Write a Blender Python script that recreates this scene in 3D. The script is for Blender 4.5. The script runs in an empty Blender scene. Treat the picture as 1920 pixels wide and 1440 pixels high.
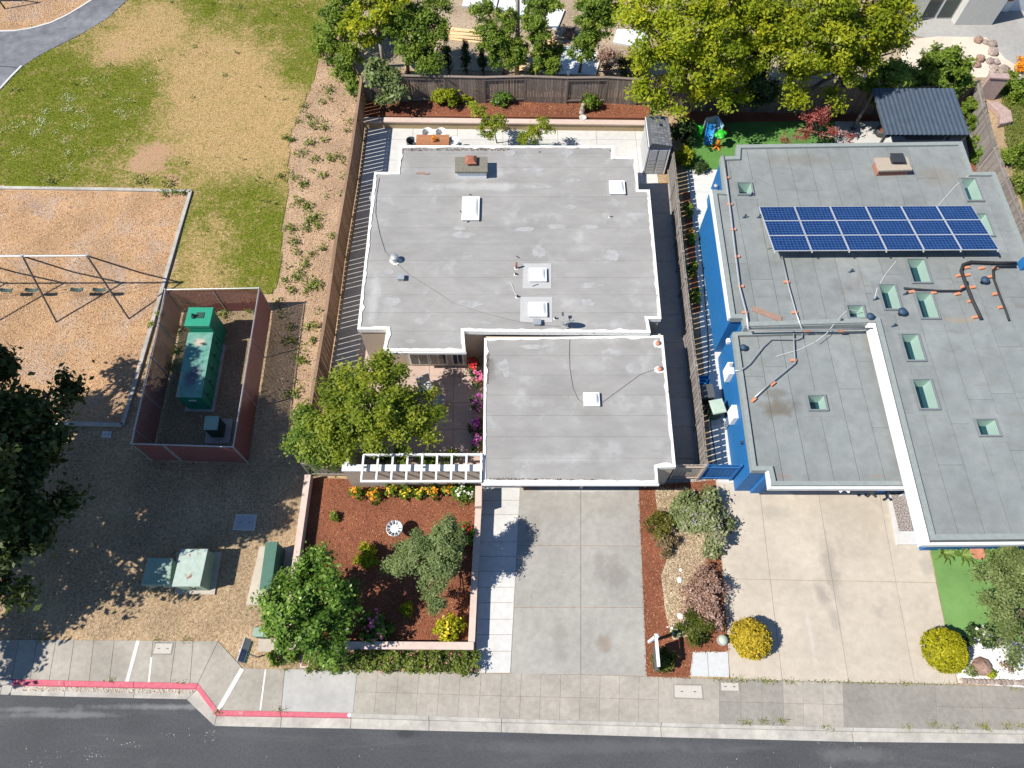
import bpy, math, random
import numpy as np
from mathutils import Vector, Matrix
R = math.radians
random.seed(7); rng = np.random.default_rng(7)
sc = bpy.context.scene
col = sc.collection

# ------------------------------------------------------------------ camera, sky, sun, exposure
CAM_H, PITCH, FPX = 28.5, 63.0, 1331.0
cd = bpy.data.cameras.new('camera'); cam = bpy.data.objects.new('camera', cd); col.objects.link(cam)
cam.location = (0, 0, CAM_H); cam.rotation_euler = (R(90 - PITCH), 0, 0)
cd.sensor_fit = 'HORIZONTAL'; cd.sensor_width = 36; cd.lens = 36 * FPX / 1920; cd.clip_end = 2000
sc.camera = cam
SUN_EL, SHADOW_AZ = 49.0, 17.0          # shadows fall towards +x, slightly towards +y
w = bpy.data.worlds.new('World'); sc.world = w; w.use_nodes = True
nt = w.node_tree; bg = nt.nodes['Background']
sky = nt.nodes.new('ShaderNodeTexSky'); sky.sky_type = 'NISHITA'; sky.sun_disc = False
sky.sun_elevation = R(SUN_EL)
sdir = Vector((-math.cos(R(SHADOW_AZ)) * math.cos(R(SUN_EL)), -math.sin(R(SHADOW_AZ)) * math.cos(R(SUN_EL)), math.sin(R(SUN_EL))))
sky.sun_rotation = math.atan2(sdir.x, sdir.y) % (2 * math.pi)
sky.dust_density = 0.0; sky.ozone_density = 5.0
nt.links.new(sky.outputs[0], bg.inputs[0]); bg.inputs[1].default_value = 0.09
sl = bpy.data.lights.new('sun', 'SUN'); sl.energy = 5.0; sl.angle = R(0.5); sl.color = (1.0, 0.945, 0.855)
so = bpy.data.objects.new('sun', sl); col.objects.link(so)
so.rotation_euler = sdir.to_track_quat('Z', 'Y').to_euler(); so.location = (-20, -10, 40)
sc.view_settings.view_transform = 'Standard'; sc.view_settings.look = 'None'
sc.view_settings.gamma = 1; sc.view_settings.use_curve_mapping = False; sc.view_settings.exposure = 0.68

# ------------------------------------------------------------------ pixel -> place (on a surface of known height)
_th = R(PITCH)
def G(px, py, z=0.0):
    x = (px - 960) / FPX; y = (720 - py) / FPX
    d = (x, math.cos(_th) + y * math.sin(_th), -math.sin(_th) + y * math.cos(_th))
    t = (CAM_H - z) / -d[2]
    return (d[0] * t, d[1] * t, z)
def G2(px, py, z=0.0): return G(px, py, z)[:2]
def poly(pts, z=0.0): return [G2(a, b, z) for a, b in pts]

# ------------------------------------------------------------------ materials
MATS = {}
ALBEDO = {'asphalt': .96, 'pale_grey_roofing': .765, 'faded_roof_patch': .78, 'pale_roof_patch': .78, 'green_grey_roofing': .84, 'grey_green_parapet': .95, 'driveway_concrete': .85, 'tan_concrete': .81, 'pale_concrete': .84, 'sidewalk_concrete': .88, 'new_sidewalk_concrete': .82, 'dark_sidewalk_concrete': .92,
          'curb_concrete': .85, 'pink_paving': .88, 'white_gravel': .9, 'pink_plaster': .9, 'faded_turf': .85, 'side_path_concrete': .85, 'red_curb_paint': .95}
def SP_(px, py, rx, ry, c, a, z=0.0): x, y = G2(px, py, z); return (x, y, rx, ry, c, a)
def mat(name, c1, c2=None, scale=6.0, rough=.85, bump=.15, bscale=None, rnd=0.0, metal=0.0, spec=.3, big=0.0, bigscale=.35,
        stretch=(1, 1, 1), c3=None, patch=None, lo=.3, hi=.7, stain=None, spots=()):
    """noise-mixed surface: c1..c2(..c3) fine noise, big = broad uneven fading, rnd = piece to piece variation, patch=(colour,scale,lo,hi)"""
    if name in MATS: return MATS[name]
    k_ = ALBEDO.get(name, 1.0); sc_ = lambda c: tuple(q * k_ for q in c) if c else c
    c1, c2, c3 = sc_(c1), sc_(c2), sc_(c3); patch = (sc_(patch[0]), *patch[1:]) if patch else None
    m = bpy.data.materials.new(name); m.use_nodes = True; MATS[name] = m
    n, l = m.node_tree.nodes, m.node_tree.links
    b = n['Principled BSDF']; b.inputs['Roughness'].default_value = rough; b.inputs['Metallic'].default_value = metal
    b.inputs['Specular IOR Level'].default_value = spec
    c2 = c2 or c1
    geo = n.new('ShaderNodeNewGeometry'); mp = n.new('ShaderNodeMapping'); mp.inputs['Scale'].default_value = stretch
    l.new(geo.outputs['Position'], mp.inputs['Vector'])
    nz = n.new('ShaderNodeTexNoise'); nz.inputs['Scale'].default_value = scale; nz.inputs['Detail'].default_value = 8; nz.inputs['Roughness'].default_value = .65
    l.new(mp.outputs[0], nz.inputs['Vector'])
    rp = n.new('ShaderNodeValToRGB'); rp.color_ramp.elements[0].position = lo; rp.color_ramp.elements[1].position = hi
    rp.color_ramp.elements[0].color = (*c1, 1); rp.color_ramp.elements[1].color = (*(c3 or c2), 1)
    if c3: e = rp.color_ramp.elements.new((lo + hi) / 2); e.color = (*c2, 1)
    l.new(nz.outputs['Fac'], rp.inputs[0]); out = rp.outputs[0]
    def mul(out, fac_socket, lo_, hi_):
        mr = n.new('ShaderNodeMapRange'); mr.inputs['To Min'].default_value = lo_; mr.inputs['To Max'].default_value = hi_
        l.new(fac_socket, mr.inputs['Value'])
        mx = n.new('ShaderNodeMix'); mx.data_type = 'RGBA'; mx.blend_type = 'MULTIPLY'; mx.inputs['Factor'].default_value = 1
        l.new(out, mx.inputs['A']); l.new(mr.outputs[0], mx.inputs['B']); return mx.outputs['Result'], mr
    if patch:
        pz = n.new('ShaderNodeTexNoise'); pz.inputs['Scale'].default_value = patch[1]; pz.inputs['Detail'].default_value = 6; pz.inputs['Roughness'].default_value = .6
        l.new(geo.outputs['Position'], pz.inputs['Vector'])
        mr = n.new('ShaderNodeMapRange'); mr.inputs['From Min'].default_value = patch[2]; mr.inputs['From Max'].default_value = patch[3]
        l.new(pz.outputs['Fac'], mr.inputs['Value'])
        mx = n.new('ShaderNodeMix'); mx.data_type = 'RGBA'; l.new(mr.outputs[0], mx.inputs['Factor'])
        l.new(out, mx.inputs['A']); mx.inputs['B'].default_value = (*patch[0], 1); out = mx.outputs['Result']
    if stain:                                   # (colour, stretch, scale, lo, hi, amount)
        sm = n.new('ShaderNodeMapping'); sm.inputs['Scale'].default_value = stain[1]; l.new(geo.outputs['Position'], sm.inputs['Vector'])
        pz = n.new('ShaderNodeTexNoise'); pz.inputs['Scale'].default_value = stain[2]; pz.inputs['Detail'].default_value = 7; pz.inputs['Roughness'].default_value = .6; pz.inputs['Distortion'].default_value = .6
        l.new(sm.outputs[0], pz.inputs['Vector'])
        mr = n.new('ShaderNodeMapRange'); mr.interpolation_type = 'SMOOTHSTEP'; mr.inputs['From Min'].default_value = stain[3]; mr.inputs['From Max'].default_value = stain[4]; mr.inputs['To Max'].default_value = stain[5]
        l.new(pz.outputs['Fac'], mr.inputs['Value'])
        mx = n.new('ShaderNodeMix'); mx.data_type = 'RGBA'; l.new(mr.outputs[0], mx.inputs['Factor']); l.new(out, mx.inputs['A']); mx.inputs['B'].default_value = (*stain[0], 1); out = mx.outputs['Result']
    for (sx_, sy_, rx_, ry_, colr, amt) in spots:   # stains and spills with a place of their own
        sm = n.new('ShaderNodeMapping'); sm.vector_type = 'POINT'; sm.inputs['Location'].default_value = (-sx_ / rx_, -sy_ / ry_, 0); sm.inputs['Scale'].default_value = (1 / rx_, 1 / ry_, 0); l.new(geo.outputs['Position'], sm.inputs['Vector'])
        ln = n.new('ShaderNodeVectorMath'); ln.operation = 'LENGTH'; l.new(sm.outputs[0], ln.inputs[0])
        wz = n.new('ShaderNodeTexNoise'); wz.inputs['Scale'].default_value = 1.6; wz.inputs['Detail'].default_value = 7; wz.inputs['Roughness'].default_value = .7; l.new(geo.outputs['Position'], wz.inputs['Vector'])
        ad = n.new('ShaderNodeMath'); ad.operation = 'MULTIPLY_ADD'; l.new(wz.outputs['Fac'], ad.inputs[0]); ad.inputs[1].default_value = -2.2; l.new(ln.outputs['Value'], ad.inputs[2])
        mr = n.new('ShaderNodeMapRange'); mr.interpolation_type = 'SMOOTHSTEP'; mr.inputs['From Min'].default_value = .1; mr.inputs['From Max'].default_value = -.9; mr.inputs['To Min'].default_value = 0; mr.inputs['To Max'].default_value = amt; l.new(ad.outputs[0], mr.inputs['Value'])
        mx = n.new('ShaderNodeMix'); mx.data_type = 'RGBA'; l.new(mr.outputs[0], mx.inputs['Factor']); l.new(out, mx.inputs['A']); mx.inputs['B'].default_value = (*colr, 1); out = mx.outputs['Result']
    if big:
        bz = n.new('ShaderNodeTexNoise'); bz.inputs['Scale'].default_value = bigscale; bz.inputs['Detail'].default_value = 5
        l.new(geo.outputs['Position'], bz.inputs['Vector'])
        out, mr = mul(out, bz.outputs['Fac'], 1 - big, 1 + big); mr.inputs['From Min'].default_value = .3; mr.inputs['From Max'].default_value = .7
    if rnd:
        oi = n.new('ShaderNodeObjectInfo'); out, mr = mul(out, oi.outputs['Random'], 1 - rnd, 1 + rnd)
    l.new(out, b.inputs['Base Color'])
    if bump:
        fz = n.new('ShaderNodeTexNoise'); fz.inputs['Scale'].default_value = bscale or scale * 5; fz.inputs['Detail'].default_value = 4
        l.new(mp.outputs[0], fz.inputs['Vector'])
        bp = n.new('ShaderNodeBump'); bp.inputs['Strength'].default_value = bump; bp.inputs['Distance'].default_value = .02
        l.new(fz.outputs['Fac'], bp.inputs['Height']); l.new(bp.outputs[0], b.inputs['Normal'])
    return m
def leafmat(name, cols, trans=.3, rough=.5):
    if name in MATS: return MATS[name]
    m = bpy.data.materials.new(name); m.use_nodes = True; MATS[name] = m
    n, l = m.node_tree.nodes, m.node_tree.links
    b = n['Principled BSDF']; b.inputs['Roughness'].default_value = rough; b.inputs['Specular IOR Level'].default_value = .25
    at = n.new('ShaderNodeAttribute'); at.attribute_name = 'tint'
    rp = n.new('ShaderNodeValToRGB'); k = len(cols)
    els = rp.color_ramp.elements
    els[0].position = 0; els[0].color = (*cols[0], 1); els[1].position = 1; els[1].color = (*cols[-1], 1)
    for i in range(1, k - 1): e = els.new(i / (k - 1)); e.color = (*cols[i], 1)
    l.new(at.outputs['Fac'], rp.inputs[0]); l.new(rp.outputs[0], b.inputs['Base Color'])
    if trans:
        t = n.new('ShaderNodeBsdfTranslucent'); l.new(rp.outputs[0], t.inputs[0])
        mx = n.new('ShaderNodeMixShader'); mx.inputs[0].default_value = trans
        l.new(b.outputs[0], mx.inputs[1]); l.new(t.outputs[0], mx.inputs[2]); l.new(mx.outputs[0], n['Material Output'].inputs[0])
    return m
def glassmat(name, tint=(.92, 1.0, .97), gl=.12):
    m = bpy.data.materials.new(name); m.use_nodes = True; n, l = m.node_tree.nodes, m.node_tree.links
    n.remove(n['Principled BSDF'])
    t = n.new('ShaderNodeBsdfTransparent'); t.inputs[0].default_value = (*tint, 1)
    g = n.new('ShaderNodeBsdfGlossy'); g.inputs['Roughness'].default_value = .03
    f = n.new('ShaderNodeFresnel'); f.inputs[0].default_value = 1.5
    mx = n.new('ShaderNodeMixShader'); l.new(f.outputs[0], mx.inputs[0]); l.new(t.outputs[0], mx.inputs[1]); l.new(g.outputs[0], mx.inputs[2])
    l.new(mx.outputs[0], n['Material Output'].inputs[0]); MATS[name] = m; return m

M_ground = mat('dry_ground', (.15, .10, .06), (.30, .21, .125), 9, .95, .5, 40, big=.25, bigscale=.5, c3=(.42, .32, .20))
M_street = mat('asphalt', (.045, .047, .052), (.075, .077, .083), 14, .9, .35, 90, big=.18, bigscale=.25, patch=((.10, .10, .10), .9, .66, .80), stain=((.095, .097, .10), (.25, 2.2, 1), .7, .52, .75, .6),
   spots=[SP_(330, 1325, 3.2, .12, (.17, .17, .175), .8), SP_(120, 1340, 2.4, .12, (.16, .16, .165), .7), SP_(60, 1330, 1.6, .1, (.16, .16, .165), .6), SP_(1100, 1400, 5.0, .25, (.10, .10, .105), .5), SP_(1600, 1415, 1.6, .3, (.12, .12, .12), .6), SP_(760, 1375, .6, .15, (.03, .03, .032), .7)])
M_conc_walk = mat('sidewalk_concrete', (.29, .265, .225), (.38, .35, .305), 5, .9, .12, 60, rnd=.045, big=.16, bigscale=.6)
M_conc_drive = mat('driveway_concrete', (.29, .275, .25), (.37, .355, .325), 3.5, .88, .08, 60, rnd=.04, big=.10, bigscale=.45, stain=((.20, .185, .165), (1, 1, 1), 1.1, .56, .80, .6),
   spots=[SP_(1155, 1075, .55, 1.0, (.17, .155, .14), .6), SP_(1125, 1060, .3, .8, (.18, .165, .15), .5), SP_(1135, 1205, .35, .35, (.19, .15, .11), .6), SP_(1050, 1200, .35, 1.0, (.19, .17, .15), .45), SP_(1000, 990, .4, .9, (.2, .185, .165), .4), SP_(1145, 955, .6, .5, (.2, .19, .17), .4), SP_(990, 917, .35, .12, (.36, .25, .13), .7), SP_(1089, 919, 2.4, .12, (.40, .39, .37), .8)])
M_conc_tan = mat('tan_concrete', (.44, .385, .315), (.53, .47, .39), 3, .88, .08, 60, rnd=.03, big=.10, bigscale=.4, patch=((.33, .30, .26), .5, .60, .78), stain=((.30, .265, .22), (1, 1, 1), .9, .56, .82, .6),
   spots=[SP_(1556, 1065, .4, 1.5, (.19, .175, .155), .55), SP_(1540, 1110, .3, .6, (.21, .19, .17), .6), SP_(1565, 1160, .25, .6, (.22, .2, .18), .5), SP_(1450, 960, .9, .35, (.28, .26, .22), .5), SP_(1630, 980, .5, .9, (.30, .26, .2), .4), SP_(1520, 1190, .10, 1.4, (.47, .45, .42), .4)])
M_conc_pale = mat('pale_concrete', (.50, .495, .475), (.60, .59, .57), 4, .85, .08, 60, rnd=.04, big=.07)
M_conc_side = mat('side_path_concrete', (.32, .315, .30), (.40, .39, .37), 4, .9, .1, 50, rnd=.05, big=.12)
M_curb = mat('curb_concrete', (.33, .31, .275), (.46, .44, .40), 4, .9, .15, 40, rnd=.05, big=.2, bigscale=.9)
M_red = mat('red_curb_paint', (.43, .085, .12), (.53, .14, .18), 7, .8, .1, patch=((.42, .36, .32), 3.0, .62, .75))
M_path = mat('park_path_asphalt', (.105, .11, .12), (.17, .175, .19), 2.0, .9, .3, 60, big=.2, bigscale=.5)
M_roof1 = mat('pale_grey_roofing', (.295, .288, .276), (.365, .357, .344), 2.2, .9, .15, 60, rnd=.025, big=.09, bigscale=.5,
              stretch=(.45, 1, 1), patch=((.41, .41, .41), 1.0, .56, .74), stain=((.235, .228, .215), (.35, 1.4, 1), 1.2, .52, .80, .45),
   spots=[SP_(1030, 740, 1.1, .5, (.22, .21, .2), .5, 2.2), SP_(780, 520, .8, .5, (.23, .22, .21), .45, 2.5), SP_(780, 300, 1.2, .5, (.25, .24, .225), .5, 2.5), SP_(920, 690, .25, .6, (.13, .12, .11), .7, 2.2), SP_(1100, 500, 2.2, .35, (.26, .255, .245), .4, 2.5), SP_(900, 350, 2.5, .3, (.43, .43, .43), .4, 2.5), SP_(1060, 860, 2.0, .25, (.43, .43, .43), .35, 2.2), SP_(700, 560, .3, 1.5, (.42, .42, .42), .5, 2.5)])
M_seam1 = mat('roof_underlay', (.17, .17, .168), (.21, .21, .205), 8)
M_rim = mat('white_roof_edge', (.60, .585, .55), (.76, .75, .72), 9, .8, .3, 30, patch=((.30, .27, .24), 3.5, .62, .70))
M_white = mat('white_paint', (.60, .60, .59), (.68, .68, .68), 3, .55, .04, 30, big=.06, bigscale=1.2, stain=((.46, .44, .41), (1, 1, 1), 2.0, .58, .80, .6))
M_white_old = mat('worn_white_paint', (.62, .61, .59), (.78, .78, .77), 8, .7, .1, 30, patch=((.35, .30, .27), 2.2, .64, .72))
M_tan = mat('tan_stucco', (.40, .33, .265), (.46, .385, .31), 10, .92, .2, 90, big=.05)
M_pinkcap = mat('pink_plaster', (.50, .385, .33), (.60, .475, .41), 6, .9, .12, 60, big=.1)
M_blue = mat('blue_wall_paint', (.012, .11, .29), (.018, .13, .335), 4, .6, .05, 40)
M_navy = mat('navy_door_paint', (.02, .05, .11), (.026, .06, .13), 6, .55, .05)
M_roof2 = mat('green_grey_roofing', (.195, .213, .212), (.255, .273, .27), 2.0, .92, .3, 120, rnd=.05, big=.10, bigscale=.6, patch=((.17, .155, .13), .55, .63, .80), stain=((.135, .125, .105), (.55, 1.8, 1), 1.3, .55, .75, .4),
   spots=[SP_(1460, 765, .9, .5, (.12, .105, .08), .85, 2.5), SP_(1450, 738, .6, .3, (.11, .10, .085), .6, 2.5), SP_(1633, 640, .18, .6, (.34, .18, .08), .8, 2.5), SP_(1470, 893, .4, .07, (.26, .16, .10), .45, 2.5), SP_(1640, 893, .5, .06, (.26, .16, .10), .4, 2.5), SP_(1384, 622, .4, .15, (.30, .2, .1), .7, 2.9), SP_(1500, 300, 2.5, .5, (.16, .15, .12), .4, 2.9), SP_(1760, 330, 1.2, .8, (.22, .18, .13), .4, 2.9), SP_(1800, 600, .8, .25, (.26, .2, .12), .5, 2.9)])
M_seam2 = mat('dark_roof_seam', (.07, .075, .07), (.10, .105, .10), 8)
M_brick = mat('chimney_brick', (.25, .10, .07), (.36, .17, .12), 12, .9, .3)
M_chimcap = mat('mossy_mortar', (.13, .12, .095), (.20, .19, .155), 10, .95, .4)
M_tancap = mat('tan_mortar', (.30, .25, .20), (.38, .325, .265), 10, .95, .4)
M_rust = mat('rusty_steel', (.20, .065, .04), (.32, .13, .085), 9, .7, .2)
M_dark = mat('dark_metal', (.028, .03, .034), (.04, .042, .047), 8, .5, .05)
M_charcoal = mat('charcoal_frame', (.06, .065, .07), (.085, .09, .095), 8, .5, .05)
M_galv = mat('galvanised_steel', (.36, .37, .385), (.46, .47, .485), 8, .45, .08, metal=.5)
M_dome = mat('white_acrylic', (.66, .68, .70), (.74, .76, .78), 3, .22, 0, spec=.5)
M_alu = mat('aluminium_frame', (.50, .51, .52), (.60, .61, .62), 8, .4, .05, metal=.4)
M_mint = mat('skylight_shaft', (.54, .65, .62), (.58, .69, .66), 2, .6, 0)
M_well = mat('painted_sky_reflection', (.015, .06, .085), (.02, .075, .10), 2, .4, 0)  # shaft floor colour: reflected sky painted as dark teal, no room is built below
M_glass = glassmat('skylight_glass')
M_winglass = mat('window_glass', (.03, .045, .045), (.05, .065, .06), 1.5, .06, 0, spec=.6)
M_fence = mat('weathered_fence_wood', (.13, .10, .085), (.22, .18, .15), 4, .9, .3, 40, rnd=.28, stretch=(6, 6, 1))
M_fence_gr = mat('grey_fence_wood', (.15, .135, .125), (.26, .235, .215), 4, .92, .3, 40, rnd=.22, stretch=(6, 6, 1))
M_fence_br = mat('brown_fence_wood', (.17, .105, .065), (.27, .18, .12), 4, .9, .3, 40, rnd=.22, stretch=(6, 6, 1))
M_fence_tan = mat('tan_gate_paint', (.36, .29, .24), (.42, .35, .29), 6, .85, .15, rnd=.1)
M_fence_blue = mat('blue_gate_paint', (.015, .10, .27), (.02, .13, .33), 6, .7, .15, rnd=.1)
M_trunk = mat('bark', (.10, .075, .055), (.22, .18, .14), 14, .95, .5, stretch=(3, 3, 1))
M_trunk_pale = mat('pale_bark', (.20, .18, .15), (.34, .31, .27), 10, .95, .4, stretch=(2, 2, 1))
M_mulch = mat('red_mulch', (.12, .04, .02), (.25, .092, .048), 30, .95, .7, 90, big=.25, bigscale=.8)
M_chipbed = mat('chip_bed', (.30, .175, .085), (.46, .29, .165), 22, .95, .6, 90, big=.22, bigscale=.45, stain=((.34, .265, .22), (1, 1, 1), .55, .46, .66, .65), spots=[SP_(px_, 553, .75, .4, (.19, .115, .06), .7) for px_ in (15, 68, 152, 194)])
M_bark = mat('bark_strip', (.26, .17, .105), (.43, .305, .205), 20, .95, .6, 80, big=.22, bigscale=.5)
M_strawbed = mat('straw_gravel', (.33, .25, .16), (.52, .43, .31), 25, .95, .6, 90, big=.2, c3=(.66, .61, .53))
M_gravel = mat('white_gravel', (.55, .55, .54), (.78, .78, .77), 45, .9, .8, 90)
M_pebble = mat('pebble_ground', (.42, .36, .28), (.60, .54, .46), 30, .95, .6, 90, big=.15)
M_turf = mat('artificial_turf', (.055, .145, .03), (.10, .225, .05), 30, .9, .5, 120, big=.2, bigscale=.8)
M_turf_pale = mat('faded_turf', (.12, .245, .065), (.165, .305, .095), 25, .9, .4, 120, big=.16, bigscale=.9)
M_grassy = mat('rough_grass_ground', (.12, .125, .035), (.27, .235, .09), 9, .95, .5, 60, big=.3, bigscale=.7)
M_green = mat('green_cabinet_paint', (.016, .215, .13), (.022, .25, .155), 4, .5, .05)
M_green_fade = mat('faded_green_paint', (.05, .20, .155), (.16, .30, .25), 3, .6, .05, patch=((.30, .24, .19), 1.3, .62, .70), spots=[SP_(362, 705, .42, .75, (.07, .05, .085), .85, 1.27), SP_(376, 642, .28, .22, (.45, .34, .27), .85, 1.27)])
M_dkgreen = mat('dark_green_paint', (.018, .055, .038), (.026, .07, .05), 4, .5, .05)
M_sage = mat('sage_cabinet_paint', (.19, .275, .22), (.24, .33, .27), 5, .6, .06, big=.12, bigscale=1.5)
M_sage_rust = mat('sage_paint_rust', (.26, .33, .29), (.36, .43, .38), 5, .6, .06, patch=((.20, .085, .045), 2.4, .57, .63))
M_bottle = mat('bottle_green_paint', (.045, .115, .085), (.06, .14, .105), 5, .55, .06)
M_slat = mat('brown_privacy_slats', (.155, .048, .042), (.23, .08, .068), 8, .75, .15)
M_wood = mat('oiled_wood', (.24, .10, .045), (.38, .18, .09), 5, .6, .1, rnd=.15, stretch=(1, 8, 8))
M_lumber = mat('fresh_lumber', (.58, .38, .20), (.72, .50, .29), 5, .85, .1, rnd=.14, stretch=(1, 8, 1))
M_plank = mat('weathered_plank', (.21, .13, .10), (.32, .21, .165), 5, .9, .2, stretch=(1, 8, 1))
M_orange = mat('orange_block', (.46, .17, .085), (.58, .25, .14), 8, .85, .1)
M_black = mat('black_pipe_wrap', (.018, .018, .02), (.035, .035, .038), 8, .7, .2)
M_navyvent = mat('navy_vent_paint', (.02, .045, .085), (.03, .06, .10), 5, .55, .1)
M_corr = mat('blue_grey_metal_roof', (.055, .075, .105), (.075, .098, .13), 3, .45, .04, metal=.2)
M_shingle = mat('grey_shingle', (.10, .105, .12), (.16, .165, .18), 8, .9, .3, rnd=.25)
M_shed = mat('grey_shed_board', (.33, .34, .345), (.40, .405, .41), 6, .7, .08, rnd=.06)
M_rock = mat('brown_rock', (.15, .09, .07), (.33, .22, .175), 5, .95, .6, 18)
M_rock_gr = mat('grey_river_rock', (.19, .15, .13), (.36, .29, .25), 6, .95, .5, 18, rnd=.3)
M_rock_w = mat('white_rock', (.55, .54, .52), (.75, .74, .72), 6, .95, .4, 18)
M_courtyard = mat('pink_paving', (.42, .31, .265), (.52, .40, .345), 5, .9, .12, rnd=.05, big=.1)
M_blockwall = mat('block_wall_buff', (.33, .25, .14), (.40, .31, .19), 6, .9, .2)
M_plast = {k: mat('plastic_' + k, c, c, 3, .4, 0, spec=.5) for k, c in dict(green=(.03, .40, .03), blue=(.02, .22, .55), red=(.42, .02, .03),
           grey=(.30, .31, .32), orange=(.60, .17, .02), skyblue=(.45, .70, .85)).items()}
M_pinkwall = mat('pink_stone_wall', (.27, .19, .17), (.40, .30, .27), 5, .95, .4)
M_house3 = mat('grey_house_paint', (.40, .40, .38), (.46, .46, .44), 5, .8, .08)
M_signblue = mat('sign_blue_print', (.03, .10, .28), (.04, .12, .32), 5, .5, 0)
M_signwhite = mat('sign_pale_face', (.40, .43, .46), (.50, .53, .56), 5, .5, 0)
M_signgreen = mat('sign_green_face', (.01, .10, .07), (.014, .12, .085), 5, .5, 0)
M_terra = mat('terracotta', (.36, .15, .09), (.46, .21, .13), 8, .9, .1)
M_fabric = mat('outdoor_fabric', (.05, .055, .065), (.075, .08, .09), 20, .95, .2)
M_wire = mat('grey_cable', (.16, .16, .165), (.22, .22, .225), 8, .7, 0)
M_wire_pale = mat('pale_cable', (.50, .51, .50), (.58, .58, .57), 8, .7, 0)

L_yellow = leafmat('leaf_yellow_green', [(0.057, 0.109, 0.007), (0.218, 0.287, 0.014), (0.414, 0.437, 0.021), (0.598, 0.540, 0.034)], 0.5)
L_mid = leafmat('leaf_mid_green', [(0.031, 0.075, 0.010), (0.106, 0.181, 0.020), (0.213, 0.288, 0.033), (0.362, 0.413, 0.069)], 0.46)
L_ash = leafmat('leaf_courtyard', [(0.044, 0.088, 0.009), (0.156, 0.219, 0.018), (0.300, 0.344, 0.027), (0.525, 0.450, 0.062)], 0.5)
L_dark = leafmat('leaf_dark', [(0.012, 0.027, 0.009), (0.033, 0.063, 0.018), (0.060, 0.099, 0.027), (0.112, 0.158, 0.045)], 0.3)
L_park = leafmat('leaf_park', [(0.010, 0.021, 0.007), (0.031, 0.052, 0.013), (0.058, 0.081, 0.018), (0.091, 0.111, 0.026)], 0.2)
L_glossy = leafmat('leaf_glossy', [(0.027, 0.068, 0.012), (0.083, 0.165, 0.021), (0.180, 0.300, 0.045), (0.360, 0.480, 0.105)], 0.42, .35)
L_grey = leafmat('leaf_grey_green', [(.06, .10, .028), (.14, .19, .06), (.22, .275, .10), (.32, .37, .17)], .4)
L_gold = leafmat('leaf_golden', [(.20, .17, .008), (.40, .31, .02), (.55, .40, .035), (.68, .50, .08)], .25)
L_lime = leafmat('leaf_lime', [(.12, .13, .004), (.27, .27, .008), (.40, .37, .012), (.52, .47, .03)], .25)
L_lav = leafmat('leaf_lavender', [(.06, .085, .028), (.145, .18, .065), (.225, .25, .105), (.29, .26, .20)], .2)
L_rusty = leafmat('leaf_dry_pink', [(.09, .055, .03), (.22, .13, .085), (.36, .22, .17), (.48, .33, .28)], .15)
L_maple = leafmat('leaf_maple_red', [(.12, .02, .02), (.24, .05, .045), (.36, .10, .09), (.42, .18, .14)], .3)
L_grass = leafmat('grass_weeds', [(.04, .075, .01), (.10, .15, .02), (.18, .22, .035), (.32, .30, .08)], .2)
L_bloom_o = leafmat('bloom_orange', [(.60, .17, .01), (.75, .30, .015), (.80, .48, .04)], .2)
L_bloom_y = leafmat('bloom_yellow', [(.65, .45, .02), (.75, .58, .04)], .2)
L_bloom_w = leafmat('bloom_white', [(.65, .58, .48), (.82, .80, .76)], .2)
L_bloom_p = leafmat('bloom_pink', [(.55, .06, .20), (.75, .25, .42)], .2)
L_bloom_r = leafmat('bloom_red', [(.42, .01, .015), (.62, .02, .04)], .2)
L_bloom_v = leafmat('bloom_purple', [(.16, .01, .15), (.42, .05, .35), (.62, .35, .55)], .2)
L_chip = leafmat('wood_chip', [(.17, .09, .04), (.40, .235, .115), (.60, .41, .24), (.68, .56, .43)], 0, .9)
L_mchip = leafmat('mulch_chip', [(.06, .02, .01), (.18, .06, .03), (.33, .125, .065), (.50, .29, .16)], 0, .9)
L_straw = leafmat('straw_litter', [(.20, .13, .07), (.42, .31, .18), (.62, .52, .37), (.72, .68, .60)], 0, .9)
L_clover = leafmat('clover_bloom', [(.32, .37, .2), (.5, .54, .4)], 0, .9)

# ------------------------------------------------------------------ object helpers
def put(o, parent=None):
    col.objects.link(o)
    if parent: o.parent = parent
    return o
def wloc(o):
    v = Vector((0, 0, 0))
    while o: v += o.location; o = o.parent
    return v
def T(name, label, cat, loc, group=None):
    o = bpy.data.objects.new(name, None); col.objects.link(o); o.location = loc
    o.empty_display_size = .2; o['label'] = label; o['category'] = cat
    if group: o['group'] = group
    return o
def tag(o, label=None, cat=None, group=None, kind=None):
    if label: o['label'] = label
    if cat: o['category'] = cat
    if group: o['group'] = group
    if kind: o['kind'] = kind
    return o
def area(p): return sum(p[i][0] * p[(i + 1) % len(p)][1] - p[(i + 1) % len(p)][0] * p[i][1] for i in range(len(p))) / 2
def ccw(p): return list(p) if area(p) > 0 else list(reversed(p))
def offset(p, d):
    """move every edge of a polygon inwards by d (mitred)"""
    p = ccw(p); n = len(p); out = []
    for i in range(n):
        a, b, c = p[i - 1], p[i], p[(i + 1) % n]
        e1 = (b[0] - a[0], b[1] - a[1]); e2 = (c[0] - b[0], c[1] - b[1])
        l1 = math.hypot(*e1) or 1e-9; l2 = math.hypot(*e2) or 1e-9
        n1 = (-e1[1] / l1, e1[0] / l1); n2 = (-e2[1] / l2, e2[0] / l2)
        k = d / max(.2, 1 + n1[0] * n2[0] + n1[1] * n2[1])
        out.append((b[0] + (n1[0] + n2[0]) * k, b[1] + (n1[1] + n2[1]) * k))
    return out
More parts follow.
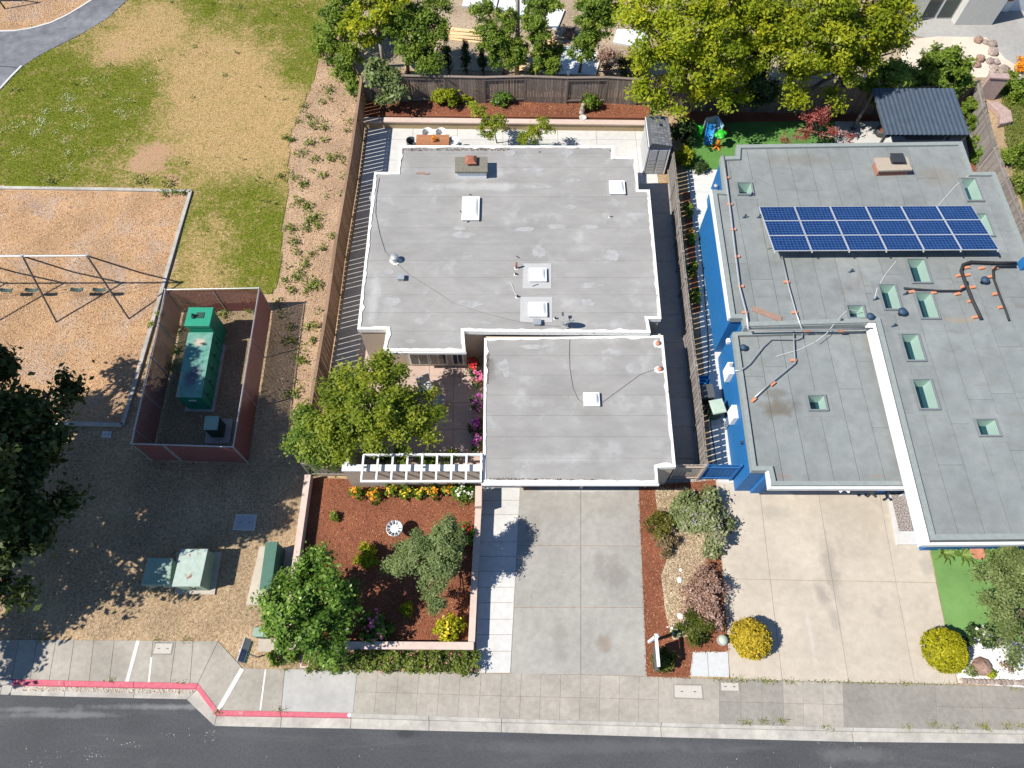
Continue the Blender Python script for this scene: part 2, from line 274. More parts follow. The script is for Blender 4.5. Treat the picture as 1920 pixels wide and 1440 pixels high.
def clip(p, a, b, c):
    """keep a*x+b*y<=c"""
    out = []
    for i in range(len(p)):
        u, v = p[i], p[(i + 1) % len(p)]
        du, dv = a * u[0] + b * u[1] - c, a * v[0] + b * v[1] - c
        if du <= 0: out.append(u)
        if (du < 0 < dv) or (dv < 0 < du):
            t = du / (du - dv); out.append((u[0] + (v[0] - u[0]) * t, u[1] + (v[1] - u[1]) * t))
    return out
class MB:
    def __init__(s): s.v = []; s.f = []
    def add(s, vs, fs):
        k = len(s.v); s.v += [tuple(x) for x in vs]; s.f += [tuple(i + k for i in f) for f in fs]; return s
    def prism(s, p, z0, z1, zf=None):
        p = ccw(p); n = len(p)
        top = [(x, y, (zf(x, y) if zf else z1)) for x, y in p]
        return s.add([(x, y, z0) for x, y in p] + top,
              [tuple(range(n - 1, -1, -1)), tuple(range(n, 2 * n))] + [(i, (i + 1) % n, n + (i + 1) % n, n + i) for i in range(n)])
    def box(s, c, d, rz=0, m=None):
        x, y, z = d[0] / 2, d[1] / 2, d[2] / 2
        vs = [Vector((a * x, b * y, e * z)) for e in (-1, 1) for b in (-1, 1) for a in (-1, 1)]
        mt = Matrix.Translation(c) @ (m.to_4x4() if m else Matrix.Rotation(rz, 4, 'Z'))
        return s.add([mt @ v for v in vs], [(0, 2, 3, 1), (4, 5, 7, 6), (0, 1, 5, 4), (2, 6, 7, 3), (0, 4, 6, 2), (1, 3, 7, 5)])
    def bar(s, a, b, wd, ht):
        a, b = Vector(a), Vector(b); d = b - a; q = d.to_track_quat('X', 'Z').to_matrix()
        return s.box((a + b) / 2, (d.length, wd, ht), m=q)
    def tube(s, pts, r, n=8, cap=True):
        pts = [Vector(p) for p in pts]; rs = r if isinstance(r, (list, tuple)) else [r] * len(pts); rings = []
        up = None
        for i, p in enumerate(pts):
            d = (pts[min(i + 1, len(pts) - 1)] - pts[max(i - 1, 0)]).normalized()
            if up is None: up = Vector((0, 0, 1)) if abs(d.z) < .9 else Vector((1, 0, 0))
            x = d.cross(up).normalized(); y = x.cross(d).normalized(); up = y
            rings.append([p + (x * math.cos(2 * math.pi * k / n) + y * math.sin(2 * math.pi * k / n)) * rs[i] for k in range(n)])
        vs = [v for rg in rings for v in rg]; fs = []
        for i in range(len(pts) - 1):
            for k in range(n): fs.append((i * n + k, i * n + (k + 1) % n, (i + 1) * n + (k + 1) % n, (i + 1) * n + k))
        if cap: fs += [tuple(range(n - 1, -1, -1)), tuple(range((len(pts) - 1) * n, len(pts) * n))]
        return s.add(vs, fs)
    def lathe(s, c, prof, n=16, sx=1, sy=1):
        c = Vector(c); vs = []; fs = []
        for r, z in prof:
            for k in range(n): vs.append(c + Vector((r * sx * math.cos(2 * math.pi * k / n), r * sy * math.sin(2 * math.pi * k / n), z)))
        m = len(prof)
        for i in range(m - 1):
            for k in range(n): fs.append((i * n + k, i * n + (k + 1) % n, (i + 1) * n + (k + 1) % n, (i + 1) * n + k))
        fs += [tuple(range(n - 1, -1, -1)), tuple(range((m - 1) * n, m * n))]
        return s.add(vs, fs)
    def rock(s, c, r, seed=0, flat=.6):
        rr = random.Random(seed); n, m = 9, 6; vs = []; fs = []
        for i in range(m):
            t = math.pi * (i + .5) / m
            for k in range(n):
                a = 2 * math.pi * k / n; q = r * rr.uniform(.78, 1.12)
                vs.append((c[0] + q * math.sin(t) * math.cos(a), c[1] + q * math.sin(t) * math.sin(a), c[2] + q * flat * math.cos(t)))
        for i in range(m - 1):
            for k in range(n): fs.append((i * n + k, (i + 1) * n + k, (i + 1) * n + (k + 1) % n, i * n + (k + 1) % n))
        fs += [tuple(range(n)), tuple(range(m * n - 1, (m - 1) * n - 1, -1))]
        return s.add(vs, fs)
    def build(s, name, m, parent=None, smooth=False, origin=None, bevel=0):
        v = np.array(s.v, float)
        if origin is None:
            origin = Vector(((v[:, 0].min() + v[:, 0].max()) / 2, (v[:, 1].min() + v[:, 1].max()) / 2, v[:, 2].min()))
        me = bpy.data.meshes.new(name); me.from_pydata([tuple(p) for p in (v - np.array(origin))], [], s.f); me.update()
        if smooth: me.polygons.foreach_set('use_smooth', [True] * len(me.polygons))
        me.materials.append(m)
        o = bpy.data.objects.new(name, me); put(o, parent)
        o.location = Vector(origin) - (wloc(parent) if parent else Vector((0, 0, 0)))
        if bevel:
            b = o.modifiers.new('bevel', 'BEVEL'); b.width = bevel; b.segments = 2; b.limit_method = 'ANGLE'
        return o
def struct(o): o['kind'] = 'structure'; return o
def stuff(o): o['kind'] = 'stuff'; return o
def mesh_unit_box(name, m, bev=.0):
    me = MB().box((0, 0, 0), (1, 1, 1)); t = bpy.data.meshes.new(name); t.from_pydata(me.v, [], me.f); t.materials.append(m); return t
_unit = {}
def piece(name, m, parent, c, d, rz=0, rx=0, ry=0):
    """one box-shaped piece sharing its mesh with its kind"""
    k = m.name
    if k not in _unit: _unit[k] = mesh_unit_box('piece_' + k, m)
    o = bpy.data.objects.new(name, _unit[k]); put(o, parent)
    o.location = Vector(c) - wloc(parent); o.scale = d; o.rotation_euler = (rx, ry, rz); return o
def rim(p, z0, z1, wd, jit=0.0):
    p = ccw(p)
    if jit:                                     # hand-laid edge: uneven inner line
        rj = random.Random(len(p)); pp = []; ww = []
        for i in range(len(p)):
            a, b = p[i], p[(i + 1) % len(p)]; k = max(1, int(math.dist(a, b) / .22))
            for t in range(k): pp.append(lerp(a, b, t / k)); ww.append(0 if t == 0 else rj.uniform(-jit, jit) + (rj.random() < .06) * .07)
        q0 = offset(pp, wd); q = []
        for i in range(len(pp)):
            d = (q0[i][0] - pp[i][0], q0[i][1] - pp[i][1]); l_ = math.hypot(*d) or 1; q.append((q0[i][0] + d[0] / l_ * ww[i], q0[i][1] + d[1] / l_ * ww[i]))
        p = pp
    else: q = offset(p, wd)
    n = len(p); mb = MB()
    vs = [(x, y, z0) for x, y in p] + [(x, y, z1) for x, y in p] + [(x, y, z1) for x, y in q] + [(x, y, z0) for x, y in q]
    fs = []
    for i in range(n):
        j = (i + 1) % n
        fs += [(i, j, n + j, n + i), (n + i, n + j, 2 * n + j, 2 * n + i), (2 * n + i, 2 * n + j, 3 * n + j, 3 * n + i), (3 * n + i, 3 * n + j, j, i)]
    return mb.add(vs, fs)
def lerp(a, b, t): return tuple(a[i] + (b[i] - a[i]) * t for i in range(len(a)))
def slabs(parent, name, corners, us, vs, z0, z1, m, gap=.014):
    """corners TL,TR,BR,BL (world xy); slab pieces between the joint fractions us (left-right) and vs (top-bottom)"""
    tl, tr, br, bl = corners
    for i in range(len(us) - 1):
        for j in range(len(vs) - 1):
            q = [lerp(lerp(tl, tr, u), lerp(bl, br, u), v) for u, v in ((us[i], vs[j]), (us[i + 1], vs[j]), (us[i + 1], vs[j + 1]), (us[i], vs[j + 1]))]
            MB().prism(offset(q, gap / 2), z0, z1).build(name, m, parent)
def fr(n): return [i / n for i in range(n + 1)]
# ------------------------------------------------------------------ leaves and litter
def quads(name, pts, nrm, size, tint, m, parent=None, kind=None, aspect=.55, origin=None):
    n = len(pts)
    a = rng.normal(size=(n, 3)); t = np.cross(nrm, a); t /= np.linalg.norm(t, axis=1)[:, None] + 1e-9
    b = np.cross(nrm, t); L = (size / 2)[:, None]
    v = np.empty((n, 4, 3)); bend = nrm * L * .35
    v[:, 0] = pts - t * L; v[:, 1] = pts + b * L * aspect + bend * .5; v[:, 2] = pts + t * L; v[:, 3] = pts - b * L * aspect + bend * .5
    if origin is None: origin = np.array([pts[:, 0].mean(), pts[:, 1].mean(), pts[:, 2].min()])
    origin = np.array(origin, float); v = (v - origin).reshape(-1, 3)
    me = bpy.data.meshes.new(name); me.vertices.add(4 * n); me.vertices.foreach_set('co', v.ravel())
    me.loops.add(4 * n); me.loops.foreach_set('vertex_index', np.arange(4 * n, dtype=np.int32))
    me.polygons.add(n); me.polygons.foreach_set('loop_start', np.arange(0, 4 * n, 4, dtype=np.int32))
    me.update(calc_edges=True)
    at = me.attributes.new('tint', 'FLOAT', 'POINT'); at.data.foreach_set('value', np.repeat(np.clip(tint, 0, 1), 4).astype(np.float32))
    me.materials.append(m)
    o = bpy.data.objects.new(name, me); put(o, parent); o.location = Vector(origin) - (wloc(parent) if parent else Vector((0, 0, 0)))
    if kind: o['kind'] = kind
    return o
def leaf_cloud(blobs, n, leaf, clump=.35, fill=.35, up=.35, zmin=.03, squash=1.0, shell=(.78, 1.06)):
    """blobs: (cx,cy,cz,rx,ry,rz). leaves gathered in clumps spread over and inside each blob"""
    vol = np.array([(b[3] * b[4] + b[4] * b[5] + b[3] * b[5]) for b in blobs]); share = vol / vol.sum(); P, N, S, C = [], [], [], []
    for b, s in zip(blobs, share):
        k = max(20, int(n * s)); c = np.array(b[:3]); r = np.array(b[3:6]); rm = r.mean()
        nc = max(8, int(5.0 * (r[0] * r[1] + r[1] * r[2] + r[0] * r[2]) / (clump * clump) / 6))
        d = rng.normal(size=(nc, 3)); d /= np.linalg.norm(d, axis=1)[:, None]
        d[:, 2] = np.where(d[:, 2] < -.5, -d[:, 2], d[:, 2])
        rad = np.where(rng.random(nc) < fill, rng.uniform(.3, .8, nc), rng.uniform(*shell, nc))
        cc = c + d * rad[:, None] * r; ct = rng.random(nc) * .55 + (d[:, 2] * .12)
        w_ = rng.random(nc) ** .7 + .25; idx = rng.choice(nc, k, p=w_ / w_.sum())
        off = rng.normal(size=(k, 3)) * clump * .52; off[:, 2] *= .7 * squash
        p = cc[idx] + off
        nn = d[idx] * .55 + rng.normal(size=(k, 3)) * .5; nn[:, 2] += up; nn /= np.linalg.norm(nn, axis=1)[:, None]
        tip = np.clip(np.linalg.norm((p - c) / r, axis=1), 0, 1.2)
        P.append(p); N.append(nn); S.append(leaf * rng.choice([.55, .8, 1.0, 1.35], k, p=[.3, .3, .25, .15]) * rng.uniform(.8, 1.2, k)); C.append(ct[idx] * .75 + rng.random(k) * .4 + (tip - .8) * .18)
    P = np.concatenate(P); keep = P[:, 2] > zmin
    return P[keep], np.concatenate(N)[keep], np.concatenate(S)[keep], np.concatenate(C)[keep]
def in_poly(x, y, p):
    ins = np.zeros(len(x), bool); n = len(p)
    for i in range(n):
        (x1, y1), (x2, y2) = p[i], p[(i + 1) % n]
        c = ((y1 > y) != (y2 > y)) & (x < (x2 - x1) * (y - y1) / (y2 - y1 + 1e-12) + x1); ins ^= c
    return ins
def sample(p, n):
    a = np.array(p); lo, hi = a.min(0), a.max(0); xs, ys = [], []; tot = 0
    while tot < n:
        x = rng.uniform(lo[0], hi[0], n * 2); y = rng.uniform(lo[1], hi[1], n * 2); k = in_poly(x, y, p); xs.append(x[k]); ys.append(y[k]); tot += k.sum()
    return np.concatenate(xs)[:n], np.concatenate(ys)[:n]
def litter(name, p, n, size, z, m, label, cat, parent=None, flat=.45):
    x, y = sample(p, n); s = rng.uniform(.5, 1.5, n) * size
    nn = rng.normal(size=(n, 3)) * flat; nn[:, 2] = 1; nn /= np.linalg.norm(nn, axis=1)[:, None]
    o = quads(name, np.c_[x, y, z + s * .12 + rng.uniform(0, .01, n)], nn, s, rng.random(n), m, parent, 'stuff', .4)
    if not parent: o['label'] = label; o['category'] = cat
    return o
def blades(name, x, y, z, h, m, label, cat, tint=None, wid=.012, spread=.5, parent=None):
    n = len(x); a = rng.uniform(0, 2 * math.pi, n); hh = h * rng.uniform(.5, 1.3, n)
    v = np.empty((n, 3, 3)); dx, dy = np.cos(a) * wid, np.sin(a) * wid
    v[:, 0] = np.c_[x - dx, y - dy, np.full(n, z)]; v[:, 1] = np.c_[x + dx, y + dy, np.full(n, z)]
    v[:, 2] = np.c_[x + rng.normal(size=n) * hh * spread, y + rng.normal(size=n) * hh * spread, z + hh]
    me = bpy.data.meshes.new(name); me.vertices.add(3 * n); me.vertices.foreach_set('co', v.reshape(-1, 3).ravel())
    me.loops.add(3 * n); me.loops.foreach_set('vertex_index', np.arange(3 * n, dtype=np.int32))
    me.polygons.add(n); me.polygons.foreach_set('loop_start', np.arange(0, 3 * n, 3, dtype=np.int32)); me.update(calc_edges=True)
    at = me.attributes.new('tint', 'FLOAT', 'POINT'); at.data.foreach_set('value', np.repeat(rng.random(n) if tint is None else np.clip(tint, 0, 1), 3).astype(np.float32))
    me.materials.append(m); o = bpy.data.objects.new(name, me); put(o, parent); o['kind'] = 'stuff'
    if not parent: o['label'] = label; o['category'] = cat
    return o
def plant(name, label, cat, base, blobs, n, leaf, lm, tm=None, trunk_r=.06, group=None, clump=.35, fill=.35, bloom=None, up=.35, crown='crown', trunk='trunk', limbs=True, fork=.45, zmin=.03, squash=1.0, shell=(.78, 1.06)):
    """tree or shrub: tapered stem with limbs to every leaf mass, plus the leaf mass itself"""
    t = T(name, label, cat, base, group); tm = tm or M_trunk; b = Vector(base); mb = MB()
    cz = sum(q[2] for q in blobs) / len(blobs); cx = sum(q[0] for q in blobs) / len(blobs); cy = sum(q[1] for q in blobs) / len(blobs)
    f = b.lerp(Vector((cx, cy, max(cz, b.z + .15))), fork); f = Vector((b.x * .5 + f.x * .5, b.y * .5 + f.y * .5, f.z))
    mid = b.lerp(f, .5) + Vector((random.uniform(-.04, .04), random.uniform(-.04, .04), 0))
    mb.tube([b - Vector((0, 0, .04)), mid, f], [trunk_r * 1.15, trunk_r * .9, trunk_r * .75], 8)
    if limbs:
        for q in blobs:
            for _ in range(3 if max(q[3:6]) > .8 else 2):
                e = Vector((q[0] + random.uniform(-.6, .6) * q[3], q[1] + random.uniform(-.6, .6) * q[4], q[2] + random.uniform(.0, .6) * q[5]))
                m1 = f.lerp(e, .5) + Vector((random.uniform(-.1, .1) * q[3], random.uniform(-.1, .1) * q[4], .06 * q[5]))
                mb.tube([f - Vector((0, 0, .02)), m1, e], [trunk_r * .6, trunk_r * .4, trunk_r * .14], 6)
    mb.build(trunk, tm, t, True)
    P, N, S, C = leaf_cloud(blobs, n, leaf, clump, fill, up, zmin, squash, shell)
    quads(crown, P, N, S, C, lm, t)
    if bloom:
        bm, bn, bs = bloom[:3]; P, N, S, C = leaf_cloud([(q[0], q[1], q[2] + .02, q[3] * 1.02, q[4] * 1.02, q[5] * 1.04) for q in blobs], bn * 3, bs, clump * .8, .05, 1.0, zmin)
        k = np.argsort(-P[:, 2])[:bn]; quads('blossom', P[k], N[k], S[k], C[k], bm, t, aspect=.9)
    return t
def shrub(label, px, py, r, h, n, leaf, lm, bloom=None, group=None, sx=1.0, sy=1.0, z0=0.0, name='shrub', cat='shrub', clump=None, up=.35, fill=.4):
    x, y = G2(px, py, z0 + h * .5); k = clump or max(.1, r * .32)
    return plant(name, label, cat, (x, y, z0), [(x, y, z0 + h * .45, r * sx, r * sy, h * .55)], n, leaf, lm, trunk_r=max(.015, r * .05), group=group, clump=k,
                 bloom=bloom, up=up, crown='foliage', trunk='stem', fill=fill, zmin=z0 + .02)
# ------------------------------------------------------------------ fences
def fence(label, path, h, m, z0=0.0, pitch=.175, gap=.03, posts=2.4, side=1, alt=False, cap=False, group=None, wob=.03, name='fence', skip=None):
    a0 = path[0]; t = T(name, label, 'fence', (a0[0], a0[1], z0), group); k = 0
    for (a, b) in zip(path[:-1], path[1:]):
        d = Vector((b[0] - a[0], b[1] - a[1])); L = d.length; d /= L; nrm = Vector((-d.y, d.x)); rz = math.atan2(d.y, d.x)
        ns = max(1, round(L / posts)); sl_ = L / ns
        for i in range(ns + 1):
            if i == ns and b != path[-1]: continue
            p = Vector(a) + d * (sl_ * i); piece('post', m, t, (p.x, p.y, z0 + h / 2), (.09, .09, h + .04), rz)
        for i in range(ns):
            s = side * (-1 if alt and k % 2 else 1); k += 1
            c = Vector(a) + d * (sl_ * (i + .5))
            for zz in ((.25, h - .2) if not cap else (.25, h - .12)):
                q = c - nrm * s * .025; piece('rail', m, t, (q.x, q.y, z0 + zz), (sl_ - .09, .04, .085), rz)
            if cap: piece('cap_rail', m, t, (c.x, c.y, z0 + h + .045), (sl_ - .004, .14, .035), rz)
            nb = max(1, int((sl_ - .02) / pitch)); pp = (sl_ - .02) / nb
            for j in range(nb):
                q = Vector(a) + d * (sl_ * i + .01 + pp * (j + .5)) + nrm * s * .022
                hh = h - .03 + random.uniform(-wob, wob * .3)
                piece('board', m, t, (q.x, q.y, z0 + .03 + hh / 2), (pp - gap, .018, hh), rz + random.uniform(-.01, .01))
    return t
def grid_px(parent, name, rows, z0, z1, m, gap=.016, mats=None):
    for j in range(len(rows) - 1):
        for i in range(len(rows[j]) - 1):
            q = poly([rows[j][i], rows[j][i + 1], rows[j + 1][i + 1], rows[j + 1][i]], z1)
            MB().prism(offset(q, gap / 2), z0, z1).build(name, (mats or {}).get((j, i), m), parent)
def mid(a, b, t=.5): return (a[0] + (b[0] - a[0]) * t, a[1] + (b[1] - a[1]) * t)
def interp(line, x):
    for a, b in zip(line[:-1], line[1:]):
        if a[0] <= x <= b[0]: return mid(a, b, (x - a[0]) / (b[0] - a[0] + 1e-9))
    return line[0] if x < line[0][0] else line[-1]
# ================================================================== SETTING
CI = [(-600, 1256), (0, 1273), (19, 1273.5), (120, 1276), (250, 1278.5), (371, 1281), (409, 1332), (527, 1334), (657, 1337), (804, 1342), (940, 1347), (1240, 1355), (1600, 1364), (1920, 1369), (2500, 1380)]
CO = [(-600, 1266), (0, 1283), (19, 1283.5), (120, 1286), (250, 1288.5), (367, 1291), (404, 1341), (526, 1343), (657, 1345.5), (804, 1350), (940, 1354), (1240, 1362), (1600, 1371), (1920, 1376), (2500, 1387)]
GO = [(-600, 1285), (0, 1302), (19, 1303), (120, 1306), (250, 1309), (350, 1311), (402, 1361), (526, 1364), (657, 1366), (804, 1370), (940, 1373), (1240, 1382), (1600, 1391), (1920, 1394), (2500, 1405)]
ci, co, go = poly(CI), poly(CO), poly(GO, -.15)
g = MB().prism([(-400, ci[0][1])] + ci[::1] + [(400, ci[-1][1]), (400, 500), (-400, 500)], -.3, -.02).build('ground', M_ground); struct(g)
st = MB().prism([(-400, co[0][1] - .05)] + [(x, y - .05) for x, y in co] + [(400, co[-1][1] - .05), (400, -300), (-400, -300)], -.3, -.15).build('street', M_street); struct(st)
curb = struct(bpy.data.objects.new('curb', None)); col.objects.link(curb); gut = struct(bpy.data.objects.new('gutter', None)); col.objects.link(gut)
for i in range(len(ci) - 1):
    red = 2 <= i <= 7
    e = .009 / max(.3, math.dist(ci[i], ci[i + 1]))
    mb = MB()
    a, b, c, d = ci[i], ci[i + 1], co[i + 1], co[i]
    a, b, c, d = lerp(a, b, e), lerp(b, a, e), lerp(c, d, e), lerp(d, c, e)
    out = lambda p, q: (p[0] + (p[0] - q[0]) * .18, p[1] + (p[1] - q[1]) * .18)
    c2, d2 = out(c, b), out(d, a)
    mb.add([(*a, -.3), (*b, -.3), (*c2, -.3), (*d2, -.3), (*a, .0), (*b, .0), (*c, -.004), (*d, -.004), (*c2, -.13), (*d2, -.13)],
           [(4, 7, 6, 5), (7, 9, 8, 6), (9, 3, 2, 8), (0, 4, 5, 1), (5, 6, 8, 2, 1), (0, 3, 9, 7, 4)])
    mb.build('painted_curb_stone' if red else 'curb_stone', M_red if red else M_curb, curb)
    g1, g2 = lerp(go[i], go[i + 1], e), lerp(go[i + 1], go[i], e)
    MB().add([(*d2, -.128), (*c2, -.128), (*g2, -.146), (*g1, -.146), (*d2, -.28), (*c2, -.28), (*g2, -.28), (*g1, -.28)],
             [(0, 3, 2, 1), (3, 7, 6, 2), (0, 4, 7, 3), (1, 2, 6, 5), (4, 5, 6, 7), (0, 1, 5, 4)]).build('gutter_apron', M_curb, gut)
for px, py in ((19, 1279), (655, 1341)):
    x, y = G2(px, py); MB().lathe((x, y, 0), [(.07, 0), (.07, .004), (.045, .006)], 14).build('curb_marker', M_white, curb)
sw = struct(bpy.data.objects.new('sidewalk', None)); col.objects.link(sw)
M_conc_dk = mat('dark_sidewalk_concrete', (.21, .195, .17), (.28, .26, .23), 5, .9, .12, 60, rnd=.05, big=.14, bigscale=.6)
M_conc_new = mat('new_sidewalk_concrete', (.38, .37, .35), (.45, .44, .42), 4, .9, .1, 60, big=.12, bigscale=.8)
bx = [-190, -155, -120, -85, -50, -15, 20, 35 + 0, 70, 105, 139, 176, 214, 259, 287, 330, 362, 409]
bx = [-245, -210, -175, -140, -105, -70, -35, 0, 35, 70, 105, 139, 176, 214, 259, 287, 330, 362, 409]
fx = [-270, -235, -200, -160, -123, -86, -50, -14, 22, 56, 92, 128, 167, 205, 238, 279, 319, 356, 371]
rows = [[(b, 1199 + .007 * b) for b in bx], [interp(CI, f) for f in fx]]
grid_px(sw, 'sidewalk_slab', rows, -.12, .0, M_conc_walk)
def slab(pts, m=M_conc_walk, z=0.0): return MB().prism(offset(poly(pts, z), .008), -.12, z).build('sidewalk_slab', m, sw)
slab([(409, 1202), (454, 1252), (409, 1331), (371, 1281)])
slab([(454, 1252), (498, 1254), (488, 1333), (409, 1332)]); slab([(498, 1254), (534, 1254), (527, 1334), (488, 1333)])
slab([(534, 1254), (670, 1257), (662, 1337), (527, 1334)], M_conc_new)
SB = [(670, 1257), (900, 1262), (941, 1263), (1089, 1265), (1235, 1269), (1349, 1273), (1468, 1276), (1580, 1279), (1753, 1283), (1920, 1288), (2400, 1300)]
def swalk(x0, x1, n, rws, m=M_conc_walk):
    top = [interp(SB, x0 + (x1 - x0) * i / n) for i in range(n + 1)]
    bot = [interp(CI, t[0] - 8 + (t[0] - 670) * .012) for t in top]
    grid_px(sw, 'sidewalk_slab', [[mid(a, b, j / rws) for a, b in zip(top, bot)] for j in range(rws + 1)], -.12, .0, m, .007)
swalk(670, 941, 7, 2); swalk(941, 1089, 4, 2); swalk(1089, 1235, 4, 2); swalk(1235, 1349, 1, 1); swalk(1349, 1468, 3, 2, M_conc_dk)
swalk(1468, 1580, 3, 2); swalk(1580, 1753, 1, 1, M_conc_dk); swalk(1753, 1925, 2, 2, M_conc_dk); swalk(1925, 2300, 4, 2)
M_filler = mat('pale_joint_filler', (.52, .51, .48), (.60, .59, .56), 8)
for a, b, wd in (((259, 1201), (238, 1278), .13), ((284, 1232), (279, 1279), .07), ((454, 1254), (410, 1330), .16), ((498, 1255), (488, 1332), .06)):
    p, q = G(*a, .006), G(*b, .006); MB().bar((p[0], p[1], -.03), (q[0], q[1], -.03), wd, .072).build('joint_filler', M_filler, sw)
# vault lids set in the sidewalk and verge
M_lid = mat('vault_lid_concrete', (.38, .355, .315), (.45, .42, .38), 10, .9, .2)
def lid(label, pts, m, ring, z=.0, group=None):
    q = poly(pts, z); c = (sum(p[0] for p in q) / 4, sum(p[1] for p in q) / 4, z - .02)
    t = T('utility_vault', label, 'lid', c, group)
    MB().prism(q, z - .02, z + .006).build('collar', ring, t); MB().prism(offset(q, .05), z - .02, z + .012).build('cover', m, t)
    for s in (.28, .72):
        e = lerp(lerp(q[0], q[1], s), lerp(q[3], q[2], s), .5); MB().box((*e, z + .014), (.09, .025, .006)).build('lift_slot', M_dark, t)
    return t
lid('large rectangular concrete vault lid in the sidewalk by the driveway edge', [(1262, 1282), (1317, 1283), (1320, 1312), (1263, 1310)], M_lid, M_conc_dk)
lid('small square concrete meter lid in sidewalk near the two grey pads', [(1349, 1277), (1386, 1278), (1388, 1298), (1350, 1297)], M_lid, M_conc_dk)
lid('pale utility lid in the sidewalk behind the red curb', [(291, 1204), (327, 1204), (322, 1228), (284, 1228)], M_lid, M_conc_dk)
lid('blue grey vault cover with pale rim lying in the shaded verge', [(443, 964), (482, 965), (477, 995), (436, 994)], mat('vault_grey', (.30, .32, .34), (.36, .38, .40), 9), M_conc_pale)
lid('small pale square cover in the shaded ground beside the chip pit', [(192, 808), (210, 809), (208, 821), (190, 820)], M_conc_pale, M_conc_pale)
lid('narrow water meter lid with rusty centre beside the hedge', [(565, 1228), (581, 1229), (578, 1252), (562, 1252)], M_rust, M_conc_pale)

fx_, fy_ = [], []
for px, py, r, n_ in ((95, 1420, .5, 26), (170, 1415, .35, 20), (255, 1395, .25, 10), (400, 1378, .25, 14), (330, 1375, .4, 8), (205, 1385, .1, 5), (640, 1400, 1.5, 6), (1560, 1412, .9, 16), (1450, 1420, .8, 8), (1850, 1420, .6, 5)):
    c = G2(px, py, -.15); fx_.append(c[0] + rng.normal(size=n_) * r); fy_.append(c[1] + rng.normal(size=n_) * r * .4)
fx_, fy_ = np.concatenate(fx_), np.concatenate(fy_); n_ = len(fx_); nn = np.zeros((n_, 3)); nn[:, 2] = 1
tag(quads('paint_flecks', np.c_[fx_, fy_, np.full(n_, -.146)], nn, rng.uniform(.02, .075, n_), rng.random(n_), leafmat('fleck_white', [(.12, .12, .12), (.34, .34, .34)], 0, .9), None, 'stuff', .5), 'small white paint flecks scattered on the dark street', 'paint flecks')
# ---------------- park: path, lawn, chip pit, bark strip
def sheet(name, pts, m, z0=-.02, z1=.004, kind='structure'):
    o = MB().prism(poly(pts, z1), z0, z1).build(name, m); o['kind'] = kind; return o
path_up = [(-500, 70), (-150, 62), (0, 58), (30, 57), (60, 52), (95, 42), (125, 28), (150, 13), (175, -3), (240, -60), (290, -130)]
path_lo = [(400, -130), (310, -60), (238, 0), (203, 32), (175, 50), (149, 65), (120, 80), (95, 92), (66, 108), (41, 125), (22, 144), (0, 168), (-60, 215), (-200, 260), (-500, 290)]
sheet('park_path', path_up + path_lo, M_path, z1=.012)
e1 = [G(*p, .03) for p in path_up]; eb = struct(bpy.data.objects.new('path_edging', None)); col.objects.link(eb)
for a, b in zip(e1[:-1], e1[1:]): MB().bar((a[0], a[1], .0), (b[0], b[1], .0), .12, .07).build('edging_strip', M_conc_pale, eb)
for a, b in zip([(41, 124), (22, 143), (0, 167)], [(22, 143), (0, 167), (-60, 214)]):
    p, q = G(*a), G(*b); MB().bar((p[0], p[1], .0), (q[0], q[1], .0), .13, .08).build('edging_strip', M_conc_pale, eb)
for a, b in (((-10, 124), (16, 125.5)), ((16, 125.5), (38, 128))): p, q = G(*a), G(*b); MB().bar((p[0], p[1], .0), (q[0], q[1], .0), .08, .034).build('path_joint', M_street, eb)
sheet('play_area', [(-500, 70), (-150, 62), (0, 57), (30, 56), (60, 51), (95, 41), (125, 27), (150, 12), (175, -4), (240, -61), (290, -131), (-500, -131)], M_chipbed, z1=.003)
LAWN = [(0, 169), (22, 145), (41, 126), (66, 109), (95, 93), (120, 81), (149, 66), (175, 51), (203, 33), (238, 1), (310, -59), (400, -129), (640, -129), (622, -40), (612, 40), (600, 93), (593, 143),
        (573, 190), (547, 253), (543, 310), (542, 367), (530, 447), (530, 507), (512, 556), (490, 552), (308, 545), (325, 505), (359, 356), (0, 350), (-500, 345), (-500, 291), (-200, 261), (-60, 216)]
lawn_p = poly(LAWN)
SPOTS = [(130, 190, 110, -.9), (60, 130, 60, -.7), (60, 300, 95, -.9), (245, 160, 60, -.7), (200, 230, 80, -.6), (560, 135, 45, -.8), (480, 40, 80, -.45), (380, 10, 50, -.7), (600, 60, 60, -.3), (560, 30, 70, -.3), (465, 360, 55, -.8), (505, 440, 45, -.7),
         (510, 520, 50, -.6), (440, 480, 50, -.35), (370, 400, 40, -.3), (30, 340, 60, -.5), (330, 320, 35, -.3), (420, 170, 100, .8), (430, 255, 90, .8), (255, 75, 70, .8), (310, 40, 50, .7), (500, 290, 60, .7), (370, 130, 80, .6), (520, 200, 60, .6),
         (205, 100, 50, .5), (440, 100, 70, .4), (400, 440, 40, .3), (180, 290, 40, .25), (380, 530, 60, .5)]
BARE = [(290, 285, 45), (270, 310, 35), (325, 335, 22), (215, 105, 22), (235, 85, 16)]
def lawn_field(x, y):
    dry = np.full(x.shape, .47); bare = np.zeros(x.shape)
    for px, py, r, v in SPOTS:
        c = G2(px, py); rw = r / 41.0 * 1.2; dry += v * .74 * np.exp(-((x - c[0]) ** 2 + ((y - c[1]) * .85) ** 2) / (rw * rw) )
    for px, py, r in BARE:
        c = G2(px, py); rw = r / 41.0 * 1.1; bare += np.exp(-((x - c[0]) ** 2 + (y - c[1]) ** 2) / (rw * rw))
    return np.clip(dry, 0, 1), np.clip(bare, 0, 1)
a = np.array(lawn_p); st_ = .15
xs = np.arange(max(a[:, 0].min(), -36), a[:, 0].max() + st_, st_); ys = np.arange(a[:, 1].min(), min(a[:, 1].max(), 55) + st_, st_)
